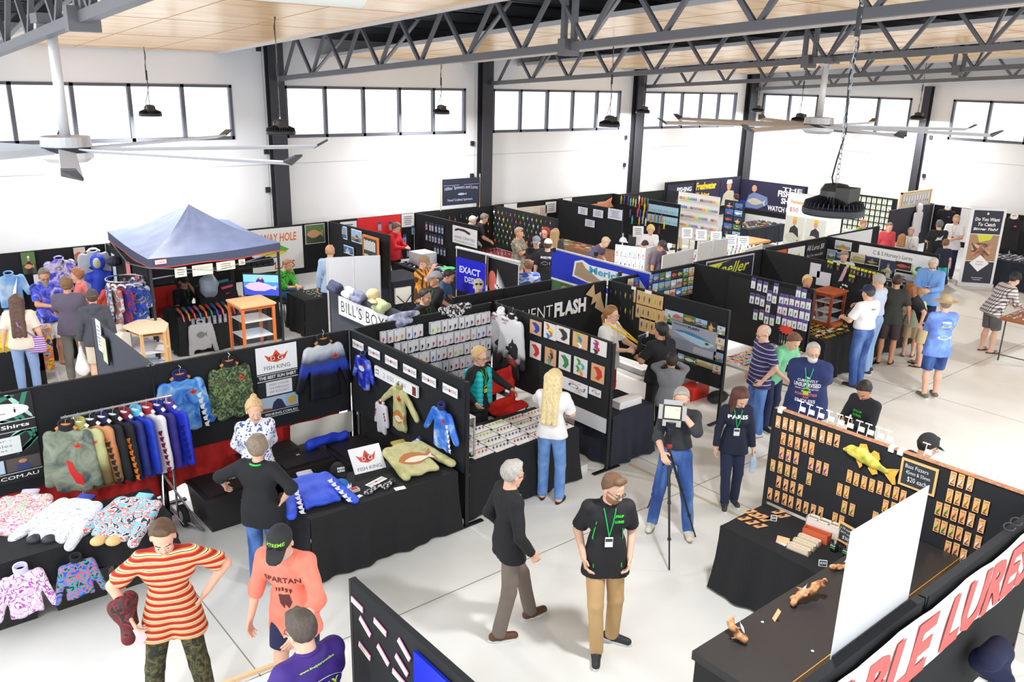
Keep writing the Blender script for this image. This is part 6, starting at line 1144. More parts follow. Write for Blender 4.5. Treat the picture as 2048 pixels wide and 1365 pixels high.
WB4=YP(17.52); pin(WB4,(14.3,.0,14.75,.2),'notice','small white notice at the top of the back panel','notice',PAPER); pin(WB4,(14.75,.13,15.85,.6),'ruler_sheet','cream sheet with a fish picture and printed scales','poster',M((226,220,206),.6),lambda mb,p,u,v,w,h,f: [put(mb,p,u,v,w,h,f,[(.5+.2*x,.3+.3*y) for x,y in fishpts()],M((220,170,90),.6))]+[inn(mb,p,u,v,w,h,f,.78+.06*i,.1,.81+.06*i,.9,M((190,150,140),.6)) for i in range(3)]); pin(WB4,(15.8,.05,16.2,.36),'notice','white notice beside the cream sheet','notice',PAPER,lines_art(4))
R3=XP(16.27)
for k,(a,b) in enumerate([((1157,413),(1175,431)),((1187,418),(1206,437)),((1217,416),(1244,442)),((1171,438),(1189,456))]): pin(R3,rect(R3,a,b),'notice','white printed notice on the divider above the brown cloth, %s'%['left one','middle one','largest one','lowest one'][k],'notice',M((214,218,232),.7),lines_art(5))
WB5=YP(17.57); mb=MB(); poly(mb,WB5,[(16.9+1.6*x,.1+.42*y) for x,y in [(0,.7),(.15,.5),(.5,.35),(.8,.3),(1,0),(.97,.35),(1.05,.7),(.8,.62),(.5,.9),(.2,.95)]],.01,M((206,140,106),.7),.02); tag(mb.build('timber_fish'),'long orange timber fish on the back panel','fish sign'); pin(WB5,(16.5,.0,16.85,.3),'notice','blank white notice left of the timber fish','notice',PAPER); pin(WB5,(17.9,.2,18.45,.6),'picture','sandy picture with reeds below the tail of the timber fish','picture',M((176,156,110),.6))
SQ=XP(18.48); SQC=[(206,196,60),(226,196,80),(150,130,90),(130,40,60),(90,70,160),(200,196,190),(40,130,120),(226,90,130),(110,70,150),(230,230,230),(220,80,60),(60,80,210),(70,200,200),(236,120,50),(236,230,60)]
for k,(x,y) in enumerate([(1244,398),(1250,398),(1258,400),(1263,402),(1268,402),(1273,404),(1280,398),(1286,401),(1291,402),(1297,403),(1280,411),(1291,413),(1297,414),(1277,424),(1282,426),(1289,426),(1295,428),(1262,425),(1266,438),(1280,440),(1287,438),(1293,442),(1303,436),(1311,434),(1318,436),(1324,435),(1330,448),(1320,458)]):
    u,v=SQ.hit(x,y); mb=MB(); cm=M(SQC[(k*4)%15],.4); mb.tube([SQ.pt(u,v-.1,.03),SQ.pt(u,v-.02,.03),SQ.pt(u,v+.07,.03)],[.008,.026,.02],cm,8)
    for q in range(4): mb.tube([SQ.pt(u,v+.05,.03),SQ.pt(u-.04+.025*q,v+.15,.035)],[.008,.003],cm,4)
    tag(mb.build('squid_skirt',origin=SQ.pt(u,v+.15,0)),'coloured squid skirt hanging on the far divider, number %s across'%nth(k) if k < 20 else 'coloured squid skirt on the far divider near the blond boy','squid skirt','squid skirts on the far divider')
for j in range(2):
    for i in range(15): u=-16.1+.075*i; packet(SQ,u,.1+.28*j,.068,.22,[(60,150,210),(120,200,220),(60,190,180)][(i+j)%3],'turquoise skirt packet in the %s row of the far divider'%['upper','lower'][j],group='turquoise packets on the far divider',depth=1,back=M((176,214,232),.4))
g=G(1213,470,.78); 
for k,(z,c) in enumerate([(0,(60,70,60)),(.16,(90,120,70)),(.32,(90,100,120))]): mb=MB(); mb.lathe((g.x,g.y,.742+z),[(.11,0),(.12,.14),(.13,.14),(.13,.16)],M(c,.4),14); tag(mb.build('bait_bucket'),'round bucket in the stack on the brown cloth, %s from the bottom'%nth(k),'bucket','stacked buckets')
es=thing('small_easel','small easel with a cream folder on the brown cloth','easel',G(1147,478,.742)); g=G(1147,470,.742); mb=MB(); mb.obox(g+Vector((0,0,.2)),Vector((.03,-.2,0)),Vector((.04,0,.1)),Vector((.01,0,0)),M((226,222,200),.6)); mb.build('folder',es); mb=MB(); mb.tube([g+Vector((0,-.1,0)),g+Vector((.02,-.05,.12))],.01,M((190,140,90),.6)); mb.tube([g+Vector((0,.1,0)),g+Vector((.02,.05,.12))],.01,M((190,140,90),.6)); mb.build('easel_leg',es)
for k,(x,y,w,h,c,lb) in enumerate([(1181,478,.2,.16,(170,176,190),'grey leaflet stand on the brown cloth'),(1197,478,.24,.3,(30,100,190),'blue picture with a black and white creature on the brown cloth')]): sign_small(x,y,.742,w,h,'',lb,bg=M(c,.5),border=M(c,.5),yaw=30,name='picture_stand')
for k in range(22): x,y=15.5+rnd.random()*.6,15.15+rnd.random()*1.9; box('flyer','flat coloured flyer on the brown cloth table','flyer',(x,y,.744),(x+.1,y+.14,.748+.001*k),M(rnd.choice([(230,230,220),(150,200,120),(230,150,110),(240,220,200)]),.7),'flyers on the brown cloth')
lures_on_table(12.95,15.25,13.65,17.1,.742,6,12,'small pale lures scattered on the dark red cloth','lures on the dark red cloth',[(226,200,200),(200,80,80),(235,235,235)],.07)
# ------------------------------------------------------------------ central island
def rack(p0,p1,z0,z1,label,rows_,n_,name='packet_rack'):
    a,b=Vector(p0),Vector(p1); d=b-a; d.z=0; w=d.length; pl=Plane((a.x,a.y,z1),d); t=thing(name,label,'rack',((a.x+b.x)/2,(a.y+b.y)/2,z0)); mb=MB(); slab(mb,pl,0,0,w,z1-z0,-.02,0,M((236,236,240),.5)); mb.build('back_board',t); H=(z1-z0)/rows_
    for j in range(rows_):
        for i in range(n_): packet(pl,w*(i+.12)/n_,H*j+.02,w/n_*.78,H*.86,LC[(i*3+j)%10],'clear packet on the white island rack, %s row'%nth(j),group='packets on the white island rack',depth=1,back=M((226,228,232),.3))
a=G(1231,489,1.5); b=G(1292,497,1.5); rack(a,b,.75,1.5,'white rack of clear packets on the central island',3,7); c=G(1320,490,1.5); rack(b,c,.75,1.5,'narrow end face of the white packet rack',3,3)
cap_item(1246,484,1.42,(206,210,216),'pale grey cap on top of the white packet rack',-100,group='caps on the white rack'); cap_item(1290,490,1.42,(60,40,44),'dark red and black cap on top of the white packet rack',-150,group='caps on the white rack')
for k,(x0,y0,x1,y1,z,lb) in enumerate([(1325,512,1387,497,1.35,'white blank board on the central island'),(1396,488,1425,481,1.45,'pale grey leaf of the folding board, left one'),(1427,481,1456,477,1.45,'pale grey leaf of the folding board, right one'),(1490,500,1525,488,1.2,'white board at the right end of the central island')]):
    a,b=G(x0,y0,z),G(x1,y1,z); d=b-a; mb=MB(); mb.obox(Vector(((a.x+b.x)/2,(a.y+b.y)/2,z/2+.2)),d/2,Vector((-d.y,d.x,0)).normalized()*.012,Vector((0,0,z/2-.2)),M((224,226,230),.5)); tag(mb.build('board'),lb,'board','white boards of the island')
for k,(x,y) in enumerate([(1347,472),(1374,478),(1402,482),(1432,486),(1462,493),(1486,496),(1276,475)]): sign_small(x,y,.84,.3,.3,'','white price notice standing among the tubs, %s from the left'%nth(k),bg=M((236,238,244),.6),border=M((236,238,244),.6),yaw=10,name='price_notice')
mb=MB()
for j in range(3):
    for i in range(26): x,y=14.6+.165*i,12.6+.22*j; mb.obox((x,y,.93),Vector((.06,.01,0)),Vector((0,.006,0)),Vector((0,.03,.1)),M((214,222,222),.3)); mb.ball((x,y-.02,.95),(.02,.015,.04),M(LC[(i+j*2)%10],.4),6,4)
tag(mb.build('tub_packets'),'clear packets crammed in rows in the white island tub','lure packet',kind='stuff')
box('white_tub','long low white tub holding packets on the island','tub',(14.5,12.5,.74),(18.9,13.3,.84),WHT); T_(15.7,12.1,19.4,13.4,'second table of the central island',cloth=WHT,clab='white cloth at the right end of the central island',seed=30)
# ------------------------------------------------------------------ far corner
CP=XP(19.85,1.95); t_=thing('lure_board','tall pale board with five rows of colourful lures','lure board',(19.85,15.3,0)); mb=MB(); slab(mb,CP,-16.15,0,-14.65,1.35,-.02,0,M((214,214,214),.5)); mb.build('board',t_); mb=MB(); slab(mb,CP,-15.4,1.3,-15.36,1.95,-.03,-.01,INK); mb.build('stand',t_)
for j in range(5):
    for i in range(26):
        if j == 4 and i < 12: continue
        mb=MB(); cm=M(LC[(i//2+j*3)%10],.4); uu,vv=-16.1+.055*i,.06+.26*j; slab(mb,CP,uu,vv,uu+.04,vv+.18,.002,.006,M((236,234,226),.5)); mb.ball(CP.pt(uu+.02,vv+.1,.012),(.012,.014,.045),cm,6,4); tag(mb.build('hard_body_lure',origin=CP.pt(uu,vv+.18,0)),'small hard lure on the tall pale board, %s row from the top'%nth(j),'fishing lure','lures on the tall pale board')
PB2=XP(19.95,1.9); mb=MB(); slab(mb,PB2,-14.55,.0,-13.9,1.45,-.02,0,INK); tag(mb.build('photo_panel'),'narrow black panel with two columns of blue photographs','panel')
for j in range(7):
    for i in range(2): pin(PB2,(-14.5+.31*i,.05+.2*j,-14.24+.31*i,.22+.2*j),'fishing_photo','small blue photograph, %s down in the %s column'%(nth(j),['left','right'][i]),'photograph',M(PHC[(j+i*2)%8][0],.5),photo_art(300+j*2+i),'photographs on the narrow black panel')
ez=thing('white_easel','cream easel card with rows of jig lures','easel',(20.2,14.9,0)); a=G(1376,420,1.45); b=G(1413,425,1.45); d=b-a; pl=Plane((a.x,a.y,1.45),(d.x,d.y,0)); mb=MB(); slab(mb,pl,0,0,d.length,.85,0,.02,M((240,240,226),.5)); mb.build('card',ez); mb=MB(); slab(mb,pl,d.length*.2,.85,d.length*.24,1.44,-.02,.0,M((200,180,140),.5)); slab(mb,pl,d.length*.8,.85,d.length*.84,1.44,-.02,.0,M((200,180,140),.5)); mb.build('easel_leg',ez)
for j in range(3):
    for i in range(5): q=pl.pt(d.length*(.15+.17*i),.2+.24*j,.03); mb=MB(); lure_mesh(mb,q,pl.D+pl.U*.5,pl.N,.12,M((120,120,70),.4)); tag(mb.build('jig_lure'),'olive jig lure on the cream easel, %s row, %s across'%(nth(j),nth(i)),'fishing lure','jig lures on the easel')
box('orange_table','small round cornered orange table behind the cream easel','table',(20.6,14.0,.6),(21.6,14.7,.66),M((226,150,70),.5))
F1=YP(17.84,1.95); F2_=XP(25.35,1.85)
def fishshow(mb,p,u,v,w,h,f): text(mb,p,u+w*.66,v+h*.08,w*.3,h*.12,'THE',WHT,f,.02); text(mb,p,u+w*.6,v+h*.2,w*.38,h*.22,'FISHING',WHT,f,.04); text(mb,p,u+w*.66,v+h*.45,w*.3,h*.2,'SHOW',WHT,f,.04); text(mb,p,u+w*.46,v+h*.76,w*.5,h*.18,'WATCH US ON',WHT,f,.03); inn(mb,p,u,v,w,h,f,0,.72,.1,1,M((30,60,170),.6))
pin(F1,(21.35,.08,22.7,.8),'dark_banner','dark blue banner with white lettering at the far left','banner',M((36,34,66),.6),lambda mb,p,u,v,w,h,f: (text(mb,p,u+w*.35,v+h*.15,w*.55,h*.22,'FISHING',WHT,f,.04),text(mb,p,u+w*.45,v+h*.45,w*.4,h*.2,'SHOW',WHT,f,.04)))
pin(F1,(22.75,.02,24.1,.85),'yellow_banner','dark banner with yellow freshwater fishing lettering','banner',M((40,36,66),.6),lambda mb,p,u,v,w,h,f: (text(mb,p,u+w*.04,v+h*.08,w*.8,h*.3,'Freshwater',M((240,210,40),.6),f,.04,.1),text(mb,p,u+w*.04,v+h*.48,w*.55,h*.28,'Fishing',M((240,190,40),.6),f,.04,.1)))
pin(F1,(24.12,.0,25.2,.95),'dark_banner','dark banner end with a cut out angler in a white cap','banner',M((40,36,66),.6),lambda mb,p,u,v,w,h,f: (put(mb,p,u,v,w,h,f,[(.1,1),(.2,.6),(.4,.45),(.7,.5),(.9,1)],M((196,190,170),.6)),put(mb,p,u,v,w,h,f+.002,ell(.45,.3,.12,.16),M((206,150,120),.6)),put(mb,p,u,v,w,h,f+.004,[(.3,.22),(.34,.08),(.56,.08),(.6,.22)],WHT)))
pin(F2_,(-17.85,.02,-15.35,1.0),'show_banner','wide dark banner reading watch us on, right of the corner','banner',M((36,34,66),.6),lambda mb,p,u,v,w,h,f: (fishshow(mb,p,u,v,w,h,f),put(mb,p,u,v,w,h,f,[(.08,.95),(.14,.5),(.22,.38),(.3,.42),(.44,.5),(.46,.75),(.3,.95)],M((110,130,176),.6)),put(mb,p,u,v,w,h,f+.002,ell(.22,.25,.04,.12),M((206,150,120),.6)),put(mb,p,u,v,w,h,f+.004,[(.12+.3*x,.55+.32*y) for x,y in fishpts()],M((190,186,170),.6))))
for k,(y0,y1) in enumerate([(14.25,13.6),(13.55,12.9)]):
    pullup((22.65,y0,0),(22.65,y1,0),1.95,.1,'tall poster of an angler in a yellow cap holding a silver fish, %s'%['left, priced','right one'][k],WHT,lambda mb,p,u,v,w,h,f: (text(mb,p,u+w*.18,v+h*.1,w*.66,h*.06,'Freshwater',M((236,160,40),.6),f,.03),text(mb,p,u+w*.15,v+h*.22,w*.45,h*.08,'$50',M((230,50,40),.6),f),inn(mb,p,u,v,w,h,f,0,.36,1,.92,M((206,210,200),.6)),put(mb,p,u,v,w,h,f+.003,[(.2,.75),(.3,.55),(.5,.5),(.7,.55),(.8,.75)],M((44,40,50),.6)),put(mb,p,u,v,w,h,f+.005,ell(.5,.45,.1,.05),M((206,150,120),.6)),put(mb,p,u,v,w,h,f+.006,[(.38,.42),(.42,.37),(.58,.37),(.62,.42)],M((240,180,40),.6)),put(mb,p,u,v,w,h,f+.008,[(.05+.85*x,.6+.22*y) for x,y in fishpts()],M((190,190,180),.6)),inn(mb,p,u,v,w,h,f+.001,0,.93,1,1,M((130,134,150),.6))),'angler_poster')
WP=XP(25.42,1.8)
for j in range(7):
    for i in range(9): packet(WP,-13.9+.17*i,.04+.19*j,.13,.16,LC[(i*2+j)%10],'white lure packet on the slatted far panel, %s row'%nth(j),group='white packets on the far panel',depth=1,back=PAPER,head=M((190,214,170),.5))
pin(WP,(-12.15,.02,-11.7,.6),'notice','pale notice beside the rows of white packets','notice',PAPER,lines_art(4)); pin(WP,(-12.0,.8,-11.8,1.0),'yellow_note','small yellow note below the pale notice','note',M((230,236,120),.6))
fc_=thing('framed_lure_case','pale timber framed case of lures standing above the blue grey panel','display case',(24.3,11.25,1.8)); mb=MB(); pl=YP(11.22,2.2); slab(mb,pl,23.5,0,25.2,.4,-.02,0,M((230,226,206),.5)); mb.build('backing',fc_); mb=MB()
slab(mb,pl,23.45,-.05,25.25,.0,-.03,.02,M((226,190,130),.5)); slab(mb,pl,23.45,-.05,23.5,.42,-.03,.02,M((226,190,130),.5)); slab(mb,pl,25.2,-.05,25.25,.42,-.03,.02,M((226,190,130),.5)); mb.build('frame',fc_)
for i in range(10): packet(pl,23.55+.16*i,.06,.12,.26,LC[(i*3)%10],'lure card inside the pale timber framed case, %s from the left'%nth(i),group='lure cards in the timber framed case',depth=1,back=PAPER)
# white shirt stall at right
gp=YP(11.1); garment(gp,gp.hit(1834,430)[0],.12,.5,.95,M((240,240,244),.8),'long white hooded shirt hanging on the blue grey panel',collar=M((240,240,244),.8),hood=True,sl=(4,4),slen=.5,seed=51,hanger=None)
G2=XP(25.27)
pin(G2,(-10.3,.0,-9.1,.95),'ring_banner','white banner with a green and grey ring emblem','banner',PAPER,lambda mb,p,u,v,w,h,f: (put(mb,p,u,v,w,h,f,ell(.85,.5,.16,.4,24),M((120,130,140),.6)),put(mb,p,u,v,w,h,f+.002,ell(.85,.5,.13,.35,24),WHT),put(mb,p,u,v,w,h,f+.004,ell(.85,.5,.08,.25,20),M((120,210,60),.6))))
def badge(c): 
    def p(mb,pl,cu,v0,w,h,f): poly(mb,pl,ell(cu+.08,v0+.2,.035,.02),f,M(c,.6))
    return p
garment(G2,-10.65,.08,.5,.75,BLKC,'black tee with blue badge hanging behind the white polo man',name='tee_shirt',collar=WHT,sl=(18,18),slen=.16,seed=52,hanger=(190,70,50),prints=badge((60,120,200)),off=.08); garment(XP(24.3,1.95),-8.55,.12,.55,.85,BLKC,'black tee with red badge hanging right of the tall banner',name='tee_shirt',collar=WHT,sl=(18,18),slen=.18,seed=53,hanger=(190,70,50),prints=badge((220,80,110)),off=.02)
def big(mb,p,u,v,w,h,f):
    inn(mb,p,u,v,w,h,f,.1,.03,.93,.33,M((44,46,62),.6)); put(mb,p,u,v,w,h,f+.002,ell(.5,.07,.03,.015),WHT)
    for i,s_ in enumerate(('Do You Want','To Catch','Bigger Fish?')): text(mb,p,u+w*(.16,.26,.16)[i],v+h*(.12+.065*i),w*(.7,.5,.7)[i],h*.045,s_,WHT,f+.003,.03,.15)
    inn(mb,p,u,v,w,h,f,.1,.34,.93,.68,M((176,140,110),.6)); put(mb,p,u,v,w,h,f+.002,[(.3,.34),(.75,.34),(.7,.4),(.4,.44)],M((214,220,60),.6)); r=random.Random(8)
    for q in range(14): put(mb,p,u,v,w,h,f+.003+.0005*q,[(.14+r.random()*.7,.44+r.random()*.2) for _ in range(4)],M(r.choice([(200,150,120),(150,100,70),(90,80,80),(220,180,150)]),.6))
    inn(mb,p,u,v,w,h,f,.1,.69,.93,.97,M((44,46,62),.6)); put(mb,p,u,v,w,h,f+.012,[(.5,.6),(.78,.71),(.5,.82),(.22,.71)],WHT); text(mb,p,u+w*.4,v+h*.68,w*.2,h*.02,'HAND',M((130,130,134),.6),f+.015); text(mb,p,u+w*.4,v+h*.715,w*.2,h*.02,'MADE',M((130,130,134),.6),f+.015); inn(mb,p,u,v,w,h,f+.002,.35,.9,.68,.905,WHT); inn(mb,p,u,v,w,h,f+.002,.4,.925,.63,.93,WHT)
a0=G(1914,572,0); b0=G(1983,576,0); pullup(a0,b0,2.1,.05,'tall roll up banner asking do you want to catch bigger fish',M((236,236,240),.5),big,'roll_up_banner')
lures_on_table(24.1,7.1,25.1,8.8,.742,7,12,'pale leaflets and packets spread on the long navy table','items on the long navy table',[(230,230,240),(200,206,220),(240,240,240),(150,160,180)],.12)
lures_on_table(17.15,5.35,18.8,5.9,.9,16,4,'small dark and pale lures on the timber edged table','lures on the timber edged table',[(230,230,235),(60,60,66),(200,200,210)],.08)
lures_on_table(22.3,15.25,24.1,16.1,.742,8,4,'pale items laid on the far navy table','items on the far navy table',[(230,230,235),(226,190,80),(200,90,80),(50,60,90)],.16)
lures_on_table(10.55,15.1,11.3,16.9,.742,5,10,'blue and white fabric pieces on the long cloth','fabric pieces',[(120,130,200),(226,228,240),(60,70,140)],.16)
lures_on_table(7.4,15.0,8.2,15.6,.742,8,5,'small pale lures on the table beside the green shirt angler','lures by the green shirt angler',[(220,220,206),(190,190,160),(90,130,100)],.07)
box('clear_tub','clear plastic tub held by the woman in the red top','tub',(10.75,16.2,.76),(11.2,16.7,1.05),M((222,222,230),.3)); mb=MB(); mb.ball((11.1,15.6,.78),(.2,.14,.04),M((60,210,110),.6),14,6); tag(mb.build('green_cap'),'bright green cap lying on the long cloth','cap')
# ------------------------------------------------------------------ canopy tent
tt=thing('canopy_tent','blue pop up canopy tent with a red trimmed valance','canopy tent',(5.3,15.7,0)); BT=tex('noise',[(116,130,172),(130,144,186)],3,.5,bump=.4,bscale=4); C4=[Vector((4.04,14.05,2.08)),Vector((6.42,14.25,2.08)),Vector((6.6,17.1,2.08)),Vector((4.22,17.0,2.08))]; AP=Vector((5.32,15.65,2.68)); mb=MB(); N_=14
for k in range(4):
    a,b=C4[k],C4[(k+1)%4]; vs=[]
    for i in range(N_+1):
        for j in range(N_+1):
            s_,q=i/N_,j/N_; e=a+(b-a)*q; p=AP+(e-AP)*s_; sag=-.09*math.sin(s_*3.14)*(1-.2*abs(q-.5))-.035*math.sin(q*3.14)*s_+.006*math.sin(q*25+s_*9)*s_*(1-s_)*4; vs.append((p.x,p.y,p.z+sag))
    mb.add(vs,[(i*(N_+1)+j,(i+1)*(N_+1)+j,(i+1)*(N_+1)+j+1,i*(N_+1)+j+1) for i in range(N_) for j in range(N_)],BT)
mb.build('roof_fabric',tt,True)
for k in range(4):
    a,b=C4[k],C4[(k+1)%4]; mb=MB(); vs=[]
    for j in range(2):
        for i in range(15): q=i/14; p=a+(b-a)*q; vs.append((p.x,p.y,p.z-.035*math.sin(q*3.14)-.15*j-.012*math.sin(q*12)*j))
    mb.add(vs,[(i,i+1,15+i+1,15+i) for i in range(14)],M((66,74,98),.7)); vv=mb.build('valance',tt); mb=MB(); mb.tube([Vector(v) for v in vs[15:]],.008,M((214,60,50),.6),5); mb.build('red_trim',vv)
for k,q in enumerate(C4): mb=MB(); e=q+(AP-q)*.03; mb.box((e.x-.018,e.y-.018,0),(e.x+.018,e.y+.018,2.02),M((60,60,64),.4,.4)); mb.box((e.x-.05,e.y-.05,0),(e.x+.05,e.y+.05,.02),STEEL); mb.build('leg',tt)
for k in range(4):
    a,b=C4[k],C4[(k+1)%4]; m_=(a+b)/2; mb=MB(); mb.tube([a+Vector((0,0,-.15)),m_+Vector((0,0,-.35))],.01,STEEL); mb.tube([m_+Vector((0,0,-.35)),b+Vector((0,0,-.15))],.01,STEEL); mb.build('scissor_brace',tt)
d=(C4[1]-C4[0]).normalized(); pl=Plane(C4[0]+Vector((0,0,-.02)),(d.x,d.y,0)); mb=MB(); slab(mb,pl,.1,.01,.3,.09,.014,.018,M((214,60,56),.6)); slab(mb,pl,.108,.018,.292,.082,.018,.02,WHT); text(mb,pl,.13,.035,.14,.03,'Coleman',M((206,50,44),.6),.022,.02); mb.build('valance_badge',tt)
for k,(u,w,h,s_) in enumerate([(.42,.2,.16,''),(.72,.36,.18,'BOMBSHELL'),(1.15,.34,.15,''),(1.56,.12,.1,'')]): pin(pl,(u,.19,u+w,.19+h),'hanging_notice','pale notice hanging under the canopy edge, %s from the left'%nth(k),'notice',M((226,224,206),.7),(lambda mb,p,a_,b_,w_,h_,f,s_=s_: text(mb,p,a_+w_*.05,b_+h_*.15,w_*.9,h_*.3,s_,M((150,150,140),.6),f)) if s_ else lines_art(3),'notices under the canopy')
mb=MB(); mb.tube([(4.1,14.15,1.72),(6.4,14.35,1.8)],.012,STEEL); tag(mb.build('hanging_bar'),'thin bar stretched across the front of the canopy','bar')
for k in range(6): x=5.75+.11*k; mb=MB(); mb.ball((x,14.5,1.72-.02*(k%2)),(.09,.08,.09),M((34,34,40),.8),12,8); mb.obox((x-.02,14.4,1.66),Vector((.07,0,0)),Vector((0,.05,-.03)),Vector((0,0,.006)),M((34,34,40),.8)); tag(mb.build('baseball_cap'),'dark cap hanging under the canopy, %s from the left'%nth(k),'cap','caps hanging under the canopy')
tv_=thing('television','television under the canopy showing an angler with a big pink fish','television',(6.3,15.3,.75)); a=G(486,551,1.2); b=G(556,553,1.2); d=(b-a); pl=Plane((a.x,a.y,1.22),(d.x,d.y,0)); w=d.length; h=w*.6
mb=MB(); slab(mb,pl,-.02,-.02,w+.02,h+.02,-.04,0,M((24,24,28),.3)); mb.build('casing',tv_); EM=lambda c: M(c,.4,emit=.9)
mb=MB(); inn(mb,pl,0,0,w,h,.001,0,0,1,.35,EM((120,176,236))); inn(mb,pl,0,0,w,h,.001,0,.35,1,.62,EM((60,120,200))); inn(mb,pl,0,0,w,h,.001,0,.62,1,1,EM((50,70,170))); put(mb,pl,0,0,w,h,.004,[(.38,.6),(.36,.3),(.44,.12),(.54,.12),(.6,.3),(.58,.6)],EM((40,50,110))); put(mb,pl,0,0,w,h,.006,ell(.49,.14,.05,.09),EM((190,140,120))); put(mb,pl,0,0,w,h,.008,[(.04,.56),(.16,.42),(.45,.34),(.72,.46),(.82,.56),(.95,.5),(.92,.72),(.8,.66),(.6,.78),(.3,.78),(.1,.68)],EM((206,160,190))); mb.build('screen',tv_)
mb=MB(); slab(mb,pl,w*.4,h,w*.6,1.22-.745,-.03,-.015,INK); slab(mb,pl,w*.25,1.22-.76,w*.75,1.22-.745,-.1,.06,INK); mb.build('stand',tv_)
LSC=[(236,100,40),(40,130,130),(90,60,180),(230,90,120),(236,150,50),(206,60,40),(60,110,170)]
for k in range(11):
    x,y=4.85+.105*k,15.22; mb=MB(); c=M(LSC[k%7],.4); mb.tube([(x+.03,y+.25,.79),(x,y,.79)],[.03,.026],c,10); mb.tube([(x,y,.79),(x-.01,y-.14,.765),(x-.01,y-.2,.66)],[.02,.016,.012],M(LSC[(k+3)%7],.4),8); tag(mb.build('lure_sleeve'),'bright padded lure sleeve along the front of the canopy table, %s from the left'%nth(k),'lure sleeve','lure sleeves on the canopy table')
for j in range(4):
    for i in range(2): mb=MB(); x,y,z=5.45+.3*i+.06*j,15.75-.05*j,1.12-.11*j; mb.tube([(x,y,z),(x+.24,y+.04,z+.02)],.03,M(LSC[(j*2+i)%7],.4),10); tag(mb.build('lure_sleeve'),'lure sleeve on the tiered stand, tier %s from the top, %s one'%(['one','two','three','four'][j],['left','right'][i]),'lure sleeve','lure sleeves on the tiered stand')
mb=MB(); mb.hexa([(5.35,15.5,.745),(6.1,15.5,.745),(6.1,15.85,.745),(5.35,15.85,.745),(5.35,15.78,1.1),(6.1,15.78,1.1),(6.1,15.85,1.1),(5.35,15.85,1.1)],INK); tag(mb.build('tiered_stand'),'black sloping stand holding lure sleeves beside the television','stand')
for k in range(8): x=4.98+.1*k; pl2=YP(15.08,.7); packet(pl2,x-.0,.02,.06,.16,(190,190,196),'silver and clear packet hanging off the canopy table front, %s'%nth(k),group='packets hanging off the canopy table',depth=1,back=M((150,152,160),.3))
garment(YP(15.05,.6),5.12,.0,.44,.52,M((178,178,180),.85),'grey long sleeved shirt pinned to the front of the canopy table',sl=(6,12),slen=.5,hanger=None,hk=False,off=.04,seed=61,prints=lambda mb,pl,cu,v0,w,h,f: (poly(mb,pl,[(cu-.1+.2*x,v0+.14+.16*y) for x,y in fishpts()],f-.002,M((120,120,122),.7))))
garment(YP(17.2),5.2,.2,.5,.7,M((60,60,66),.85),'dark grey shirt hanging at the back of the canopy',sl=(6,6),seed=62,hanger=None); F_=Field(.05); gg=G(418,572,1.15); F_.e(tuple(gg),(.17,.14,.24)); F_.noise=folds(.03,3,(20,20,20)); tag(from_vf('plastic_bag',F_.mesh(.02),M((150,164,176),.3),origin=tuple(gg)),'pale crumpled plastic bag beside the seated man under the canopy','bag')
chr_=thing('camping_chair','red camp chair under the canopy','chair',(5.0,16.25,0)); mb=MB(); mb.box((4.75,16.0,.42),(5.3,16.45,.46),M((206,40,34),.8)); mb.build('seat',chr_); mb=MB(); mb.obox((4.95,16.5,.72),Vector((.28,.0,0)),Vector((0,.015,0)),Vector((0,0,.28)),M((206,40,34),.8)); mb.build('backrest',chr_)
for x in (4.75,5.3):
    for y in (16.0,16.5): mb=MB(); mb.tube([(x,y,0),(x,y,.6)],.012,STEEL); mb.build('leg',chr_)
c2=thing('folding_chair','dark folding chair under the seated man in green','chair',(7.45,16.2,0)); mb=MB(); mb.box((7.2,16.0,.42),(7.7,16.5,.45),INK); mb.build('seat',c2); mb=MB(); mb.obox((7.35,16.55,.75),Vector((.22,.1,0)),Vector((-.01,.02,0)),Vector((0,0,.15)),INK); mb.build('backrest',c2)
for x in (7.22,7.68):
    for y in (16.02,16.5): mb=MB(); mb.tube([(x,y,0),(x,y,.43)],.012,STEEL); mb.build('leg',c2)
# ------------------------------------------------------------------ left stall
LB=YP(17.1)
garment(LB,2.5,.35,.5,.6,tex('noise',[(90,140,210),(130,176,226),(190,214,236)],5,.7,seed=21),'pale blue sun shirt on the far left panel',sl=(20,20),seed=71,slen=.3,hanger=None); LB0=YP(17.14)
garment(LB0,3.35,.18,.52,.62,tex('noise',[(40,60,200),(120,110,220),(226,214,240),(50,60,80)],6,.6,dist=1.5,seed=22),'violet and blue patterned shirt hanging on the far left panel',sl=(18,18),slen=.24,seed=72,hanger=None); garment(LB0,3.95,.1,.56,.72,M((186,192,202),.85),'pale grey hooded shirt with a dark fish print',hood=False,sl=(10,12),seed=73,hanger=(230,230,230),prints=lambda mb,pl,cu,v0,w,h,f: poly(mb,pl,[(cu-.12+.24*x,v0+.24+.12*y) for x,y in fishpts()],f-.002,M((60,64,70),.7)))
for k,(u,v,w,h,c) in enumerate([(2.75,.0,.22,.4,(150,180,200)),(2.9,.42,.3,.3,(226,230,236)),(3.62,.0,.2,.3,(110,150,190)),(3.6,.33,.26,.12,(236,236,240)),(2.35,1.0,.24,.1,(236,236,240))]): pin(LB0,(u,v,u+w,v+h),'wall_picture','pale card or fish picture on the far left panel, %s from the left'%nth(k),'picture',M(c,.6),lines_art(3) if w > .25 else photo_art(400+k),'cards on the far left panel',off=.01)
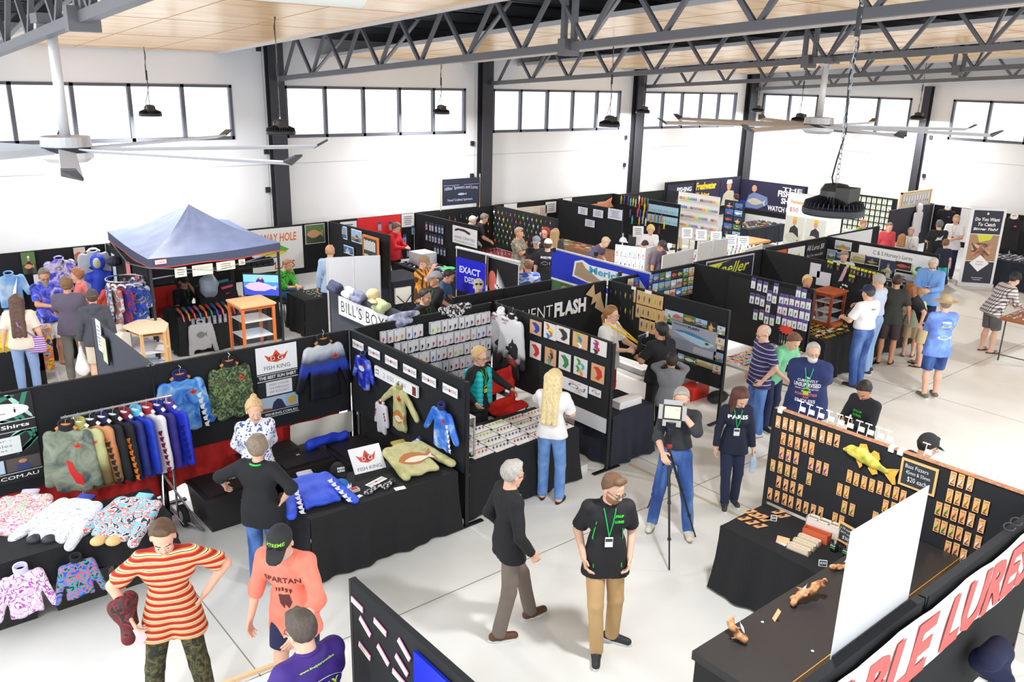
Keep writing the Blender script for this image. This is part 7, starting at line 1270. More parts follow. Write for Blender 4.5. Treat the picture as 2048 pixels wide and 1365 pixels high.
t=thing('hooded_mannequin','mannequin bust in a royal blue and orange hooded shirt with a face mask','mannequin',(4.0,16.3,0)); g=G(195,525,1.5); F_=Field(.04); c=np.array(g); F_.e(c,(.13,.12,.16)); F_.c(c-[.16,0,.28],c-[-.16,0,.28],.1); F_.c(c-[0,0,.3],c-[0,0,.8],.16,.15); from_vf('shirt',F_.mesh(.016),grad([(226,80,40),(226,80,40),(40,70,200),(40,70,200)],[0,.88,.92,1],noise=.0),t); F2=Field(.02); F2.e(c+np.array(nrm_ := (V3n(-.35,-.9,0)))*.07,(.08,.07,.11)); from_vf('face_mask',F2.mesh(.012),tex('noise',[(226,190,60),(190,200,190),(206,120,80)],9,.6),t); mb=MB(); mb.tube([(g.x,g.y,0),(g.x,g.y,g.z-.7)],.02,STEEL); mb.build('stand',t)
rk2=thing('clothes_rack','round clothes rack crowded with bright shirts beside the canopy','clothes rack',(3.95,15.2,0)); mb=MB(); mb.tube([(3.95,15.2,0),(3.95,15.2,1.55)],.02,CH); mb.tube([(3.65,15.2,.02),(4.25,15.2,.02)],.015,CH); mb.tube([(3.95,14.9,.02),(3.95,15.5,.02)],.015,CH); mb.build('stand',rk2); mb=MB(); mb.tube([Vector((3.95+.3*math.cos(a),15.2+.3*math.sin(a),1.55)) for a in [2*math.pi*i/20 for i in range(21)]],.012,CH,6,False); mb.build('ring',rk2)
RC2=[(226,226,232),(226,226,230),(200,60,70),(40,80,210),(60,110,220),(30,50,170),(220,100,60),(40,60,190),(150,150,160)]
for k in range(9): a=20+k*24; q=R_(a-180); pl=Plane((3.95+.3*math.cos(q)*.9,15.2+.3*math.sin(q)*.9,1.5),(math.cos(q+1.1),math.sin(q+1.1),0)); garment(pl,0,.04,.42,.66,tex('noise',[RC2[k],tuple(int(c*.6) for c in RC2[k]),RC2[(k+5)%9]],9,.7,dist=1.5,seed=k%4,stops=[.4,.5,.6]),'bright printed shirt on the round rack, %s round from the left'%nth(k),group='shirts on the round rack',sl=(8,8),slen=.3,seed=80+k,hanger=(235,235,238))
sign_small(15,598,1.0,.34,.42,'','white sign with a blue circle reading forty five dollars',bg=M((236,238,242),.6),border=WHT,name='price_board'); g=G(15,598,1.0); 
for nm,px,py,z,s_,c,tx in (('price_circle',17,572,1.2,.12,(110,190,220),'$45'),('price_circle',228,606,1.0,.13,(230,110,90),'0')):
    g=G(px,py,z); U=Vector((.77,-.64,0)); pl=Plane(g,U); mb=MB(); poly(mb,pl,ell(0,0,s_,s_,28),.03,M(c,.6)); text(mb,pl,-s_*.6,-s_*.25,s_*1.2,s_*.5,tx,WHT,.036,.03); tag(mb.build(nm),'%s price circle on the white sign'%('light blue' if px < 100 else 'orange'),'price sign')
sign_small(225,628,.8,.42,.34,'','white sign with an orange circle below the round rack',bg=M((240,236,234),.6),border=WHT,name='price_board')
F_=Field(.03); g=G(216,640,.7); F_.c(np.array(g),np.array(g)+[0,0,.5],.05,.06); F_.c(np.array(g)+[0,0,.5],np.array(g)+[-.08,-.04,.42],.05,.04); tag(from_vf('inflatable_arm',F_.mesh(.014),M((230,84,74),.5),origin=tuple(g)),'curved coral red inflatable beside the orange price circle','inflatable')
DS=XP(4.22); 
for k,(u,v,w,h,c) in enumerate([(-16.9,.12,.2,.55,(206,210,224)),(-16.0,.1,.25,.25,(226,130,130)),(-15.5,.25,.25,.7,(230,120,130)),(-15.2,.3,.25,.75,(150,190,200)),(-15.1,1.05,.22,.3,(214,216,224))]): pin(DS,(u,v,u+w,v+h),'hanging_cloth_sample','narrow fabric or notice on the divider by the canopy, %s from the left'%nth(k),'fabric sample',tex('noise',[c,tuple(min(255,int(q*1.2)) for q in c)],6,.7),None,'fabrics on the divider by the canopy')
mb=MB(); mb.ball((4.12,16.4,1.62),(.14,.12,.1),M((44,50,70),.6),12,8); tag(mb.build('hanging_helmet'),'dark cap bundle hanging under the left edge of the canopy','cap')
tub(.0,13.2,1.6,14.3,.62,'black table box with yellow fabric at the far left',z0=0,group=None); mb=MB(); mb.box((1.0,14.9,.66),(2.5,15.8,.74),tex('noise',[(214,180,30),(236,204,50)],5,.8)); mb.box((1.0,14.9,0),(2.5,15.8,.66),M((34,34,38),.8)); tag(mb.build('display_table'),'low table with bright yellow cloth behind the long haired woman','table'); T_(2.9,16.1,4.0,16.7,'folding table under the wall shirts',clab='black cloth on the table under the wall shirts',seed=33)
cart=thing('patterned_trolley','trolley hung with colourful printed bags between the shoppers','trolley',(2.55,15.0,0)); mb=MB(); mb.box((2.35,14.9,.25),(2.65,15.15,.95),tex('noise',[(40,60,140),(236,190,50),(230,110,50),(120,180,220),(40,44,50)],4,.7,dist=1.5,interp='CONSTANT',stops=[0,.42,.48,.54,.6])); mb.build('bag',cart); mb=MB()
for s in (1,-1): mb.tube([Vector((2.65,14.85+.05*s+.09*math.cos(a),.1+.09*math.sin(a))) for a in [2*math.pi*i/14 for i in range(15)]],.012,M((210,210,214),.4),6,False)
mb.build('wheel',cart)

# ------------------------------------------------------------------ people
SKIN=[M((226,178,152),.55,name='skin_fair'),M((206,150,118),.55,name='skin_tanned'),M((172,118,88),.55,name='skin_brown')]
EYEW=M((235,235,235),.3); EYED=M((40,30,26),.3); LIP=M((190,110,100),.5)
V3=lambda *a: np.array(a,float)
def nrm(v): v=np.array(v,float); return v/max(np.linalg.norm(v),1e-9)
def rotv(v,ax,deg):
    a=R_(deg); ax=nrm(ax); v=np.array(v,float); return v*math.cos(a)+np.cross(ax,v)*math.sin(a)+ax*(ax@v)*(1-math.cos(a))
def ik(a,t,l1,l2,hint):
    d=t-a; L=np.linalg.norm(d); mx=(l1+l2)*.995
    if L > mx: t=a+d/L*mx; d=t-a; L=mx
    L=max(L,abs(l1-l2)+.03); x=(l1*l1-l2*l2+L*L)/(2*L); h=math.sqrt(max(l1*l1-x*x,0)); dn=nrm(d); hn=np.array(hint,float); hn=nrm(hn-dn*(hn@dn)); return a+dn*x+hn*h,t
POSE={'down': (.27,.03,.84),'pocket': (.2,.07,.94),'hip': (.235,.0,1.04),'fold': (-.1,.22,1.2),'table': (.16,.42,1.02),'front': (.07,.33,1.12),'back': (.05,-.17,.95),'chin': (.04,.2,1.5),'phone': (.06,.28,1.2),'side': (.35,.15,1.0),'lap': (.1,.3,.72),'face': (.1,.16,1.56)}
ELB={'down': (.3,-.8,0),'pocket': (.4,-.9,-.1),'hip': (1,-.35,0),'fold': (.8,.1,-.6),'back': (1,-.5,-.2),'chin': (.5,.3,-1),'face': (.8,.2,-.8),'front': (.6,-.3,-.8),'phone': (.6,-.3,-.9),'table': (.5,-.4,-.6),'side': (.5,-.5,-.5),'lap': (.7,-.3,-.3)}
def join_vf(parts):
    V=[]; F=[]; MI=[]; n=0
    for v,f,mi in parts: V.append(v); F.append(f+n); MI += [mi]*len(f); n += len(v)
    return np.concatenate(V),np.concatenate(F),MI
def mesh_multi(name,parts,mats,parent,origin):
    V,F,MI=join_vf(parts); o=from_vf(name,(V,F),mats,parent,origin); o.data.polygons.foreach_set('material_index',MI); return o
PN=[0]
def person(px,py,hgt,turn,label,top=(BLKC,'short'),bot=(BLKC,'long'),shoes=('shoe',(40,40,44)),hair=('short',(70,50,38)),R='down',L='down',lean=0,side=0,tw=0,head=(0,8),b=1.,belly=0,fem=False,lod=1,skin=0,feet=((.1,.03),(-.1,-.02)),seat=None,tuck=False,hat=None,glasses=None,beard=None,lan=None,hem=0.,collar=None,face=None,fwd=None,hx=(0,0),child=False,bag=None,knees=None,curl=(25,25),mat_noise=1):
    """px,py is the crown of the head in the photograph and hgt the stature; turn 0 faces the camera, +90 faces right in the photograph"""
    PN[0] += 1; sd=PN[0]; k=hgt/1.75
    g0=G(px,py,hgt if seat is None else seat+.82*k); cam2=nrm(V3(-g0.x,-g0.y)); ang=math.atan2(cam2[1],cam2[0])+R_(turn)
    if fwd is not None: ang=R_(fwd)
    f=V3(math.cos(ang),math.sin(ang),0); r=V3(f[1],-f[0],0); z=V3(0,0,1)
    Lc=lambda x,y,zz: r*x+f*y+z*zz
    hz=.93*k if seat is None else seat
    hip=Lc(0,0,hz); u=rotv(rotv(z,r,-lean),f,side); ft=rotv(f,r,-lean); rc=rotv(r,u,tw); fc=rotv(ft,u,tw)
    nb=hip+u*.53*k; sw=.163*k*(1+.45*(b-1))*(.92 if fem else 1)
    sh=[hip+u*.462*k+rc*sw*s for s in (1,-1)]
    fh=rotv(rotv(nrm(fc*[1,1,.3]),z,-head[0]),r,0); rh=nrm(np.cross(fh,z)); fh=rotv(fh,rh,-head[1]); uh=np.cross(rh,fh)
    hs=k if not child else k*1.12
    hs=(.5+.5*hs)*1.04; hc=nb+(.6*u+.4*uh)*.125*hs+fh*(.02+hx[0])+rh*hx[1]
    topz=hc+uh*.135*hs
    off=G(px,py,float(topz[2])); base=V3(off.x-topz[0],off.y-topz[1],0)
    if lod is None: lod=1
    res=(.0125,.017,.024)[lod]; hres=(.0065,.009,.013)[lod]
    root=thing('person',label,'person',tuple(base))
    Bp=lambda p: p+base
    hands=[]
    arms=[]
    for i,(ps,s) in enumerate(((R,1),(L,-1))):
        if isinstance(ps,str): t=V3(*POSE[ps]); eh=V3(*ELB[ps]); kk=(k*.5+.5*(1+.3*(b-1)) if ps in ('pocket','hip','down') else 1)
        else: t=V3(*ps[:3]); eh=V3(*(ps[3:6] if len(ps) >= 6 else (.6,-.5,-.7))); kk=1
        fx=(1+.5*(b-1)) if isinstance(ps,str) and ps in ('down','pocket','hip') else 1
        tp=Lc(t[0]*s*k*fx,t[1]*k,t[2]*k+(hz-.93*k))
        if isinstance(ps,str) and (lean or tw or side): # keep presets attached to the bent torso
            q=V3(t[0]*s*k*fx,t[1]*k,t[2]*k-.93*k); m_=.85 if ps in ('hip','fold','chin','face','phone','front','back','pocket') else .35
            tp=tp*(1-m_)+(hip+rc*q[0]+fc*q[1]+u*q[2])*m_
        e,wv=ik(sh[i],tp,.285*k,.25*k,r*eh[0]*s+f*eh[1]+z*eh[2]); arms.append((sh[i],e,wv))
    legs=[]
    for i,s in enumerate((1,-1)):
        hp=hip+r*.085*k*s*(1+.5*(b-1))+z*-.02; fx_,fy_=feet[i][:2]; fz=feet[i][2] if len(feet[i]) > 2 else 0; an=Lc(fx_*k*(1+.3*(b-1)),fy_*k,.085*k+fz)
        L_=float(np.linalg.norm(an-hp)); l1,l2=(.507*L_,.497*L_) if seat is None and L_ > .76*k else (.43*k,.42*k); kn,an=ik(hp,an,l1,l2,f+r*.25*s); legs.append((hp,kn,an))
    # --- body (one continuous surface; head and hands meshed finer and joined)
    B_=Field(.035)
    bb=b
    B_.c(Bp(hip-rc*.06*k),Bp(hip+rc*.06*k),.1*k*bb,.1*k*bb,ft,.85).c(Bp(hip+u*.06*k),Bp(hip+u*.3*k),.1*k*bb,.115*k*bb,ft,.75)
    B_.c(Bp(hip+u*.37*k-rc*.07*k),Bp(hip+u*.37*k+rc*.07*k),.1*k*bb,None,fc,.8).c(Bp(nb-u*.05*k),Bp(sh[0]),.058*k,.05*k).c(Bp(nb-u*.05*k),Bp(sh[1]),.058*k,.05*k)
    B_.c(Bp(nb-u*.06*k),Bp(hc-uh*.02),.058*k*(.9 if fem else 1.02),.052*k)
    sa=.88 if top[1] == 'long' else 1; slg=.86 if bot[1] == 'long' else 1
    for (a,e,w_) in arms: B_.c(Bp(a),Bp(e),.05*k*(.5+.5*bb)*sa,.04*k*(.6+.4*bb)*sa).c(Bp(e),Bp(w_),.041*k*(.6+.4*bb)*sa,.026*k,k=.02)
    for (a,kn,an) in legs:
        B_.c(Bp(a),Bp(kn),.083*k*(.4+.6*bb)*slg,.054*k*(.6+.4*bb)*slg).c(Bp(kn),Bp(kn*.6+an*.4-f*.012*slg),.052*k*slg,.056*k*(.6+.4*bb)*slg,k=.02).c(Bp(kn*.6+an*.4-f*.012*slg),Bp(an),.054*k*(.6+.4*bb)*slg,.034*k,k=.02)
    fds=[]
    for i,s in enumerate((1,-1)):
        fd=nrm(f+r*.18*s) if len(feet[i]) < 4 else nrm(f*math.cos(R_(feet[i][3]))+r*math.sin(R_(feet[i][3]))); fds.append(fd); an=legs[i][2]
        B_.c(Bp(an-z*.045*k-fd*.03*k),Bp(an-z*.055*k+fd*.13*k),.033*k,.027*k,z,.75,k=.02).c(Bp(an),Bp(an-z*.04*k),.034*k)
    H_=Field(.022)
    H_.e(Bp(hc+uh*.035*hs-fh*.01),(.076*hs,.096*hs,.092*hs),np.stack([rh,fh,uh],1)); H_.e(Bp(hc+fh*.03*hs-uh*.04*hs),(.058*hs,.066*hs,.078*hs),np.stack([rh,fh,uh],1),k=.03)
    H_.c(Bp(hc+fh*.088*hs+uh*.008*hs),Bp(hc+fh*.104*hs-uh*.028*hs),.009*hs,.0135*hs,k=.012).c(Bp(hc+fh*.08*hs+uh*.02*hs-rh*.03),Bp(hc+fh*.08*hs+uh*.02*hs+rh*.03),.011*hs,k=.012).c(Bp(hc+fh*.066*hs-uh*.1*hs-rh*.01),Bp(hc+fh*.066*hs-uh*.1*hs+rh*.01),.018*hs,k=.02)
    H_.c(Bp(hc-fh*.01-uh*.05),Bp(nb+u*.0),.052*k*(.9 if fem else 1),.055*k,k=.02)
    for s in (1,-1): H_.e(Bp(hc+rh*.077*hs*s-fh*.008-uh*.008),(.011,.02,.031),np.stack([rh,fh,uh],1),k=.006).e(Bp(hc+rh*.036*s*hs+fh*.075*hs-uh*.02),(.02,.014,.02),np.stack([rh,fh,uh],1),k=.02)
    parts=[(*B_.mesh(res),0),(*H_.mesh(hres),0)]
    LP=Field(.004); LP.c(Bp(hc+fh*.0905*hs-uh*.058*hs-rh*.02),Bp(hc+fh*.0905*hs-uh*.058*hs+rh*.02),.0085,None,uh,.8); 
    if lod < 2: parts.append((*LP.mesh(.006),3))
    for s in (1,-1):
        c=hc+rh*.031*s*hs+fh*.0835*hs-uh*.001
        def ballvf(c,rr,mi):
            mb=MB(); mb.ball(c,rr,EYEW,8,6); v=np.array(mb.v); return v,np.array([q if len(q) == 4 else q for q in mb.f]),mi
        parts.append(ballvf(Bp(c),.0098*hs,1)); parts.append(ballvf(Bp(c+fh*.0075),.006*hs,2))
    for i,s in enumerate((1,-1)):
        a,e,w_=arms[i]; d=nrm(w_-e); inw=-rc*s+ -z*(.9 if abs(d[2]) < .6 else 0); pn=nrm(inw-d*(inw@d)); th=np.cross(d,pn); 
        if th@(f+z*.8) < 0: th=-th
        Hn=Field(.008); kb=.9*k if fem else k; Hn.c(Bp(w_-d*.02),Bp(w_+d*.02),.026*k,.027*kb,pn,.75)
        cu=curl[i]
        for j in range(4):
            q=(j-1.5)*-.019*kb; kn_=w_+d*(.088-.004*abs(j-1))*kb+th*q; Hn.c(Bp(w_+d*.015+th*q*.5),Bp(kn_),.016*kb,.0135*kb,pn,.8)
            L1=(.04,.045,.042,.034)[j]*kb; d1=nrm(d*math.cos(R_(cu+j*4))+pn*math.sin(R_(cu+j*4))+th*q*.9/.09*.12); m1=kn_+d1*L1; d2=nrm(d*math.cos(R_(cu*2.3+j*5))+pn*math.sin(R_(cu*2.3+j*5))); Hn.c(Bp(kn_),Bp(m1),.0098*kb,.0088*kb,k=.004).c(Bp(m1),Bp(m1+d2*L1*.95),.0088*kb,.0072*kb,k=.003)
        t0=w_+d*.022+th*.02; t1=t0+nrm(d*.6+th*.8+pn*.25)*.045*kb; Hn.c(Bp(t0),Bp(t1),.0145*kb,.0105*kb,k=.008).c(Bp(t1),Bp(t1+nrm(d*.95+th*.25+pn*.2)*.034*kb),.0105*kb,.0085*kb,k=.004)
        parts.append((*Hn.mesh(hres),0)); hands.append((w_,d,pn,th))
    mesh_multi('body',parts,[SKIN[skin],EYEW,EYED,LIP],root,tuple(base))
    # --- clothing
    tm,sv=top[0],top[1]; ex=.016+.004*(b-1); loose=top[2] if len(top) > 2 else 0
    hemp=hip-u*((.13+hem)*k if not tuck else -.1*k); cutp=[(-u,float(-u@Bp(hemp)))]
    T=Field(.04); T.noise=folds(.0045 if lod < 2 else .003,sd,(8,8,16))
    e2=ex+loose
    T.c(Bp(hip-rc*.06*k-u*.02),Bp(hip+rc*.06*k-u*.02),.102*k*bb+e2,None,ft,.88,pl=cutp).c(Bp(hip+u*.02*k),Bp(hip+u*.3*k),.107*k*bb+e2,.118*k*bb+e2,ft,.78,pl=cutp)
    for s_ in (1,-1): T.c(Bp(hip-u*(.2+hem)*k+f*.02+r*(.08+.35*max(0,abs(feet[0 if s_ > 0 else 1][0])-.1))*k*s_),Bp(hip+u*.12*k+rc*.05*k*s_),.126*k*bb+e2*.8,.1*k*bb+e2*.8,ft,.92,pl=cutp)
    T.c(Bp(hip+u*.37*k-rc*.075*k),Bp(hip+u*.37*k+rc*.075*k),.104*k*bb+e2,None,fc,.82).c(Bp(nb-u*.062*k),Bp(sh[0]),.06*k+ex,.05*k+ex).c(Bp(nb-u*.062*k),Bp(sh[1]),.06*k+ex,.05*k+ex)
    if belly: T.e(Bp(hip+u*.14*k+ft*.07*k*belly),(.16*k*bb,.13*k*(.7+.5*belly),.19*k),np.stack([rc,ft,u],1),pl=cutp)
    if fem:
        for s in (1,-1): T.e(Bp(hip+u*.33*k+fc*.085*k+rc*.07*k*s),(.062*k,.06*k,.066*k),np.stack([rc,fc,u],1))
    for (a,e,w_) in arms:
        ra,re=.051*k*(.5+.5*bb)+ex,.044*k*(.6+.4*bb)+ex
        if sv == 'short': q=a+(e-a)*.82; T.c(Bp(a),Bp(q),ra,re+.012,k=.025,cap=True)
        elif sv == 'long': T.c(Bp(a),Bp(e),ra-.004,re-.003,k=.025).c(Bp(e),Bp(e+(w_-e)*.95),re-.004,.03*k+ex*.8,k=.02,cap=True)
        elif sv == 'elbow': T.c(Bp(a),Bp(e),ra,re,k=.025).c(Bp(e),Bp(e+(w_-e)*.3),re,re-.004,k=.02,cap=True)
    if collar == 'hood': T.c(Bp(nb-fc*.06*k-rc*.07*k),Bp(nb-fc*.075*k+rc*.07*k),.05*k,None,u,.8).c(Bp(nb-fc*.09*k-u*.07*k),Bp(nb-fc*.05*k),.05*k,.06*k)
    if collar == 'high': T.c(Bp(nb-u*.04),Bp(nb+u*.02),.075*k,.068*k,cap=True)
    tn={'short': 'shirt','long': 'long_sleeved_top','none': 'vest_top','elbow': 'shirt'}[sv]
    to=from_vf(tn,T.mesh(res),tm,root,tuple(base))
    if collar == 'polo':
        mb=MB(); cm=top[3] if len(top) > 3 else tm; pts=[]
        for t in range(13): a=2*math.pi*(t+.5)/13.0-math.pi/2*0; pts.append(Vector(Bp(nb+u*.005+rc*.066*k*math.cos(a+1.57)+fc*(.064*k*math.sin(a+1.57)+.008)-u*(.028*k*max(0,math.sin(a+1.57))))))
        mb.tube(pts,[.013]+[.015]*11+[.013],cm,6); mb.build('collar',root,True)
    bm_,bl=bot
    if bl != 'none':
        D=Field(.03); D.noise=folds(.004,sd+50,(8,8,12))
        D.c(Bp(hip-rc*.06*k),Bp(hip+rc*.06*k),.103*k*bb+.008,None,f,.87).c(Bp(hip),Bp(hip+u*.09*k),.1*k*bb+.01,None,ft,.8,cap=True)
        frac={'long': 1,'knee': .0,'short': -.0}[bl]
        for (a,kn,an) in legs:
            if bl == 'long': D.c(Bp(a),Bp(kn),.083*k*(.4+.6*bb)+.01,.062*k*(.6+.4*bb)+.01).c(Bp(kn),Bp(an-z*.03*k),.062*k*(.6+.4*bb)+.008,.05*k+.012,k=.02,cap=True)
            else: q=kn if bl == 'knee' else a+(kn-a)*.72; D.c(Bp(a),Bp(q),.09*k*(.4+.6*bb)+.012,.07*k*(.6+.4*bb)+.02,cap=True)
        from_vf('trousers' if bl == 'long' else 'shorts',D.mesh(res),bm_,root,tuple(base))
    for i in range(2):
        an=legs[i][2]; fd=fds[i]; sdv=np.cross(fd,z); kind,col=shoes
        if kind in ('shoe','boot'):
            Sf=Field(.02); sol=[(-z,-float(Bp(an)[2]-.085*k+.012))]; Sf.c(Bp(an-z*.04*k-fd*.045*k),Bp(an-z*.05*k+fd*.15*k),.044*k,.038*k,z,.95,pl=sol).c(Bp(an-z*.045*k+fd*.02*k),Bp(an-z*.0*k+fd*.01*k),.044*k,.042*k,k=.02,cap=True)
            o=from_vf('shoe',Sf.mesh(min(res,.012) if lod < 2 else .016),M(col,.6),root,tuple(base))
            if lod < 2:
                mb=MB(); c=Bp(an-z*.085*k+fd*.05*k); n_=14; pts=[c+fd*.145*k*math.cos(a)+sdv*(.046 if math.cos(a) > -.2 else .04)*k*math.sin(a)*(1.05-.1*math.cos(a)) for a in [2*math.pi*q/n_ for q in range(n_)]]
                mb.add([tuple(p+z*.001) for p in pts]+[tuple(p+z*.022*k) for p in pts],[tuple(range(n_))[::-1],tuple(range(n_,2*n_))]+[(q,(q+1)%n_,(q+1)%n_+n_,q+n_) for q in range(n_)],M((225,225,220) if sum(col) < 500 else (150,140,120),.6)); mb.build('sole',o)
        elif kind == 'thong':
            mb=MB(); c=Bp(an-z*.085*k+fd*.05*k); n_=14; pts=[c+fd*.135*k*math.cos(a)+sdv*.045*k*math.sin(a)*(1.0+.15*math.cos(a)) for a in [2*math.pi*q/n_ for q in range(n_)]]
            mb.add([tuple(p+z*.001) for p in pts]+[tuple(p+z*.016) for p in pts],[tuple(range(n_))[::-1],tuple(range(n_,2*n_))]+[(q,(q+1)%n_,(q+1)%n_+n_,q+n_) for q in range(n_)],M(col,.7))
            tp_=Vector(c+fd*.09*k+z*.055*k)
            for s in (1,-1): mb.tube([Vector(c+sdv*.045*k*s+z*.015),Vector(c+fd*.04*k+sdv*.035*k*s+z*.05*k),tp_],.006,M(col,.7),5)
            mb.build('thong',root)
    # --- hair
    hk,hcol=hair; hm=tex('noise',[tuple(int(c*.84) for c in hcol),hcol,tuple(min(255,int(c*1.06)) for c in hcol)],120,.6,vec=(1,1,.2),seed=sd%3)
    A3=np.stack([rh,fh,uh],1)
    if hk != 'none':
        Hf=Field(.02); t_={'short': .011,'buzz': .005,'curly': .022,'bald': .006}.get(hk,.015)
        hc2=Bp(hc); pn_=nrm(fh*.82-uh*.57); c0=float(pn_@hc2)+{'bald': -.022,'quiff': -.02,'short': -.008}.get(hk,-.002)*hs; pls=[(pn_,c0),(-uh,float(-uh@hc2)+.07*hs)]
        if hk == 'bald': pls.append((uh,float(uh@hc2)+.085*hs))
        Hf.e(Bp(hc+uh*.036*hs-fh*.012),(.077*hs+t_,.096*hs+t_,.093*hs+t_),A3,pl=pls)
        if hk in ('short','curly','quiff'): Hf.c(Bp(hc+uh*.112*hs+fh*.045-rh*.03),Bp(hc+uh*.112*hs+fh*.045+rh*.03),.022*hs,k=.02)
        if hk == 'quiff': Hf.c(Bp(hc+uh*.125*hs+fh*.05-rh*.03),Bp(hc+uh*.12*hs+fh*.03+rh*.04),.026*hs,k=.02)
        nz2=folds(.003 if hk != 'curly' else .007,sd+9,(60,60,60)); Hf.noise=nz2
        if hk in ('long','longback'):
            ln=hair[1+1] if len(hair) > 2 else .35
        lenn=0
        if hk.startswith('long'):
            lenn={'long': .33,'longbob': .2,'longwaist': .52}[hk]; bk=hc-fh*.075*hs
            dn=nrm(-z*.98-fh*.1)
            for q in (-.05,0,.05): Hf.c(Bp(bk+rh*q*1.1+uh*.04),Bp(bk+rh*q*1.5+dn*lenn-fh*.03),.05*hs,.03*hs,k=.04)
            for s in (1,-1): Hf.c(Bp(hc+rh*.07*s*hs+uh*.04-fh*.02),Bp(hc+rh*.085*s-fh*.03+dn*min(lenn,.2)),.026,.03,k=.03)
        if hk == 'pony': Hf.c(Bp(hc-fh*.1*hs+uh*.02),Bp(hc-fh*.13-z*.06),.026,.03,k=.02).c(Bp(hc-fh*.13-z*.06),Bp(hc-fh*.11-z*.27),.032,.015,k=.02)
        if hk == 'bun': Hf.e(Bp(hc+uh*.15*hs-fh*.03),(.04,.04,.038))
        from_vf('hair',Hf.mesh(hres),hm,root,tuple(base))
        if lod < 2:
            mb=MB()
            for s in (1,-1): mb.tube([Vector(Bp(hc+rh*.018*s+fh*.092*hs+uh*.0225)),Vector(Bp(hc+rh*.034*s+fh*.09*hs+uh*.024)),Vector(Bp(hc+rh*.052*s+fh*.074*hs+uh*.018))],.0045,hm,5)
            mb.build('eyebrows',root)
    if beard:
        Bf=Field(.02); Bf.e(Bp(hc+fh*.032*hs-uh*.058*hs),(.064*hs,.07*hs,.072*hs),A3,pl=[(uh,float(uh@Bp(hc))-.034*hs),(-fh,-float(fh@Bp(hc))+.0)])
        ln=beard[1] if len(beard) > 1 else 0
        if ln: Bf.c(Bp(hc+fh*.07-uh*.1),Bp(hc+fh*.075-uh*.1-z*ln),.045,.02,k=.02)
        Bf.noise=folds(.003,sd,(50,50,50)); from_vf('beard',Bf.mesh(hres),M(beard[0],.9),root,tuple(base))
    if hat:
        hkn,hcl=hat[0],hat[1]; hm2=hcl if not isinstance(hcl,tuple) else M(hcl,.8); Cf=Field(.008); bp_=float(-uh@Bp(hc+uh*.038*hs)); dr=rotv(fh,uh,hat[2] if len(hat) > 2 else 0)
        if hkn == 'cap':
            Cf.e(Bp(hc+uh*.045*hs-fh*.01),(.088*hs,.108*hs,.1*hs),A3,pl=[(-uh,bp_)]); Cf.c(Bp(hc+uh*.05*hs+dr*.07),Bp(hc+uh*.03*hs+dr*.145),.072*hs,.06*hs,uh,.09,k=.01)
        elif hkn == 'beanie': Cf.e(Bp(hc+uh*.05*hs-fh*.01),(.09*hs,.11*hs,.11*hs),A3,pl=[(-uh,bp_+.01)])
        elif hkn == 'wide':
            Cf.e(Bp(hc+uh*.07*hs-fh*.01),(.085*hs,.105*hs,.1*hs),A3,pl=[(-uh,bp_)]); Cf.e(Bp(hc+uh*.05*hs-fh*.0),(.185*hs,.215*hs,.014),A3,k=.02)
        o=from_vf('hat' if hkn == 'wide' else hkn,Cf.mesh(hres),hm2,root,tuple(base))
        if len(hat) > 3 and hat[3]: decal(o,root,base,Bp(hc+uh*.09*hs+fh*.05),nrm(fh+uh*.55),uh,hat[3][0],hat[3][1],hat[3][2],'cap_lettering')
        if hkn == 'wide': mb=MB(); mb.tube([Vector(Bp(hc+uh*.063*hs+rh*.087*hs*math.cos(a)+fh*(.107*hs*math.sin(a)-.01))) for a in [2*math.pi*q/20 for q in range(21)]],.006,M((60,46,34),.6),5,False); mb.build('hat_band',root)
    if glasses:
        mb=MB(); gm=M(glasses if isinstance(glasses,tuple) else (30,30,34),.4); gu=.0 if glasses != 'up' else .085
        for s in (1,-1):
            c=hc+rh*.033*s*hs+fh*(.1 if not gu else .088)*hs+uh*gu
            mb.tube([Vector(Bp(c+rh*.023*math.cos(a)+uh*.017*math.sin(a))) for a in [2*math.pi*q/10 for q in range(11)]],.0028,gm,5,False); mb.tube([Vector(Bp(c+rh*.023*s)),Vector(Bp(hc+rh*.082*s*hs-fh*.005+uh*(gu+.005)))],.0025,gm,4)
            if gu: mb.obox(Bp(c),Vector(rh*.022),Vector(uh*.014),Vector(fh*.003),gm)
        mb.tube([Vector(Bp(hc+rh*.01+fh*(.105 if not gu else .093)*hs+uh*(gu+.004))),Vector(Bp(hc-rh*.01+fh*(.105 if not gu else .093)*hs+uh*(gu+.004)))],.0025,gm,4); mb.build('glasses',root)
    if lan:
        lc=M(lan[0],.7); mb=MB(); bt=BVHTree.FromPolygons([v.co+Vector(tuple(base)) for v in to.data.vertices],[tuple(p.vertices) for p in to.data.polygons])
        def onto(p):
            o_=Vector(Bp(p))+Vector(fc)*.5; h_=bt.ray_cast(o_,Vector(-fc),.9); return (h_[0]+Vector(fc)*.008) if h_[0] is not None else Vector(Bp(p+fc*.1))
        bot_=hip+u*(.24)*k
        for s in (1,-1):
            pts=[Vector(Bp(nb+rc*.062*s*k+u*.012))]+[onto(nb+(bot_-nb)*q+rc*.06*s*k*(1-q)) for q in (.2,.4,.6,.8,1)]
            mb.tube(pts,.0055,lc,5)
        mb.build('lanyard',root); mb=MB(); p=onto(bot_-u*.05*k); mb.obox(p+Vector(fc)*.006,Vector(rc)*.035,Vector(u)*.048,Vector(fc)*.002,M(lan[1] if len(lan) > 1 else (240,240,240),.5)); mb.obox(p+Vector(fc)*.009+Vector(u)*.02,Vector(rc)*.03,Vector(u)*.014,Vector(fc)*.001,M((60,60,66),.5)); mb.build('badge',root)
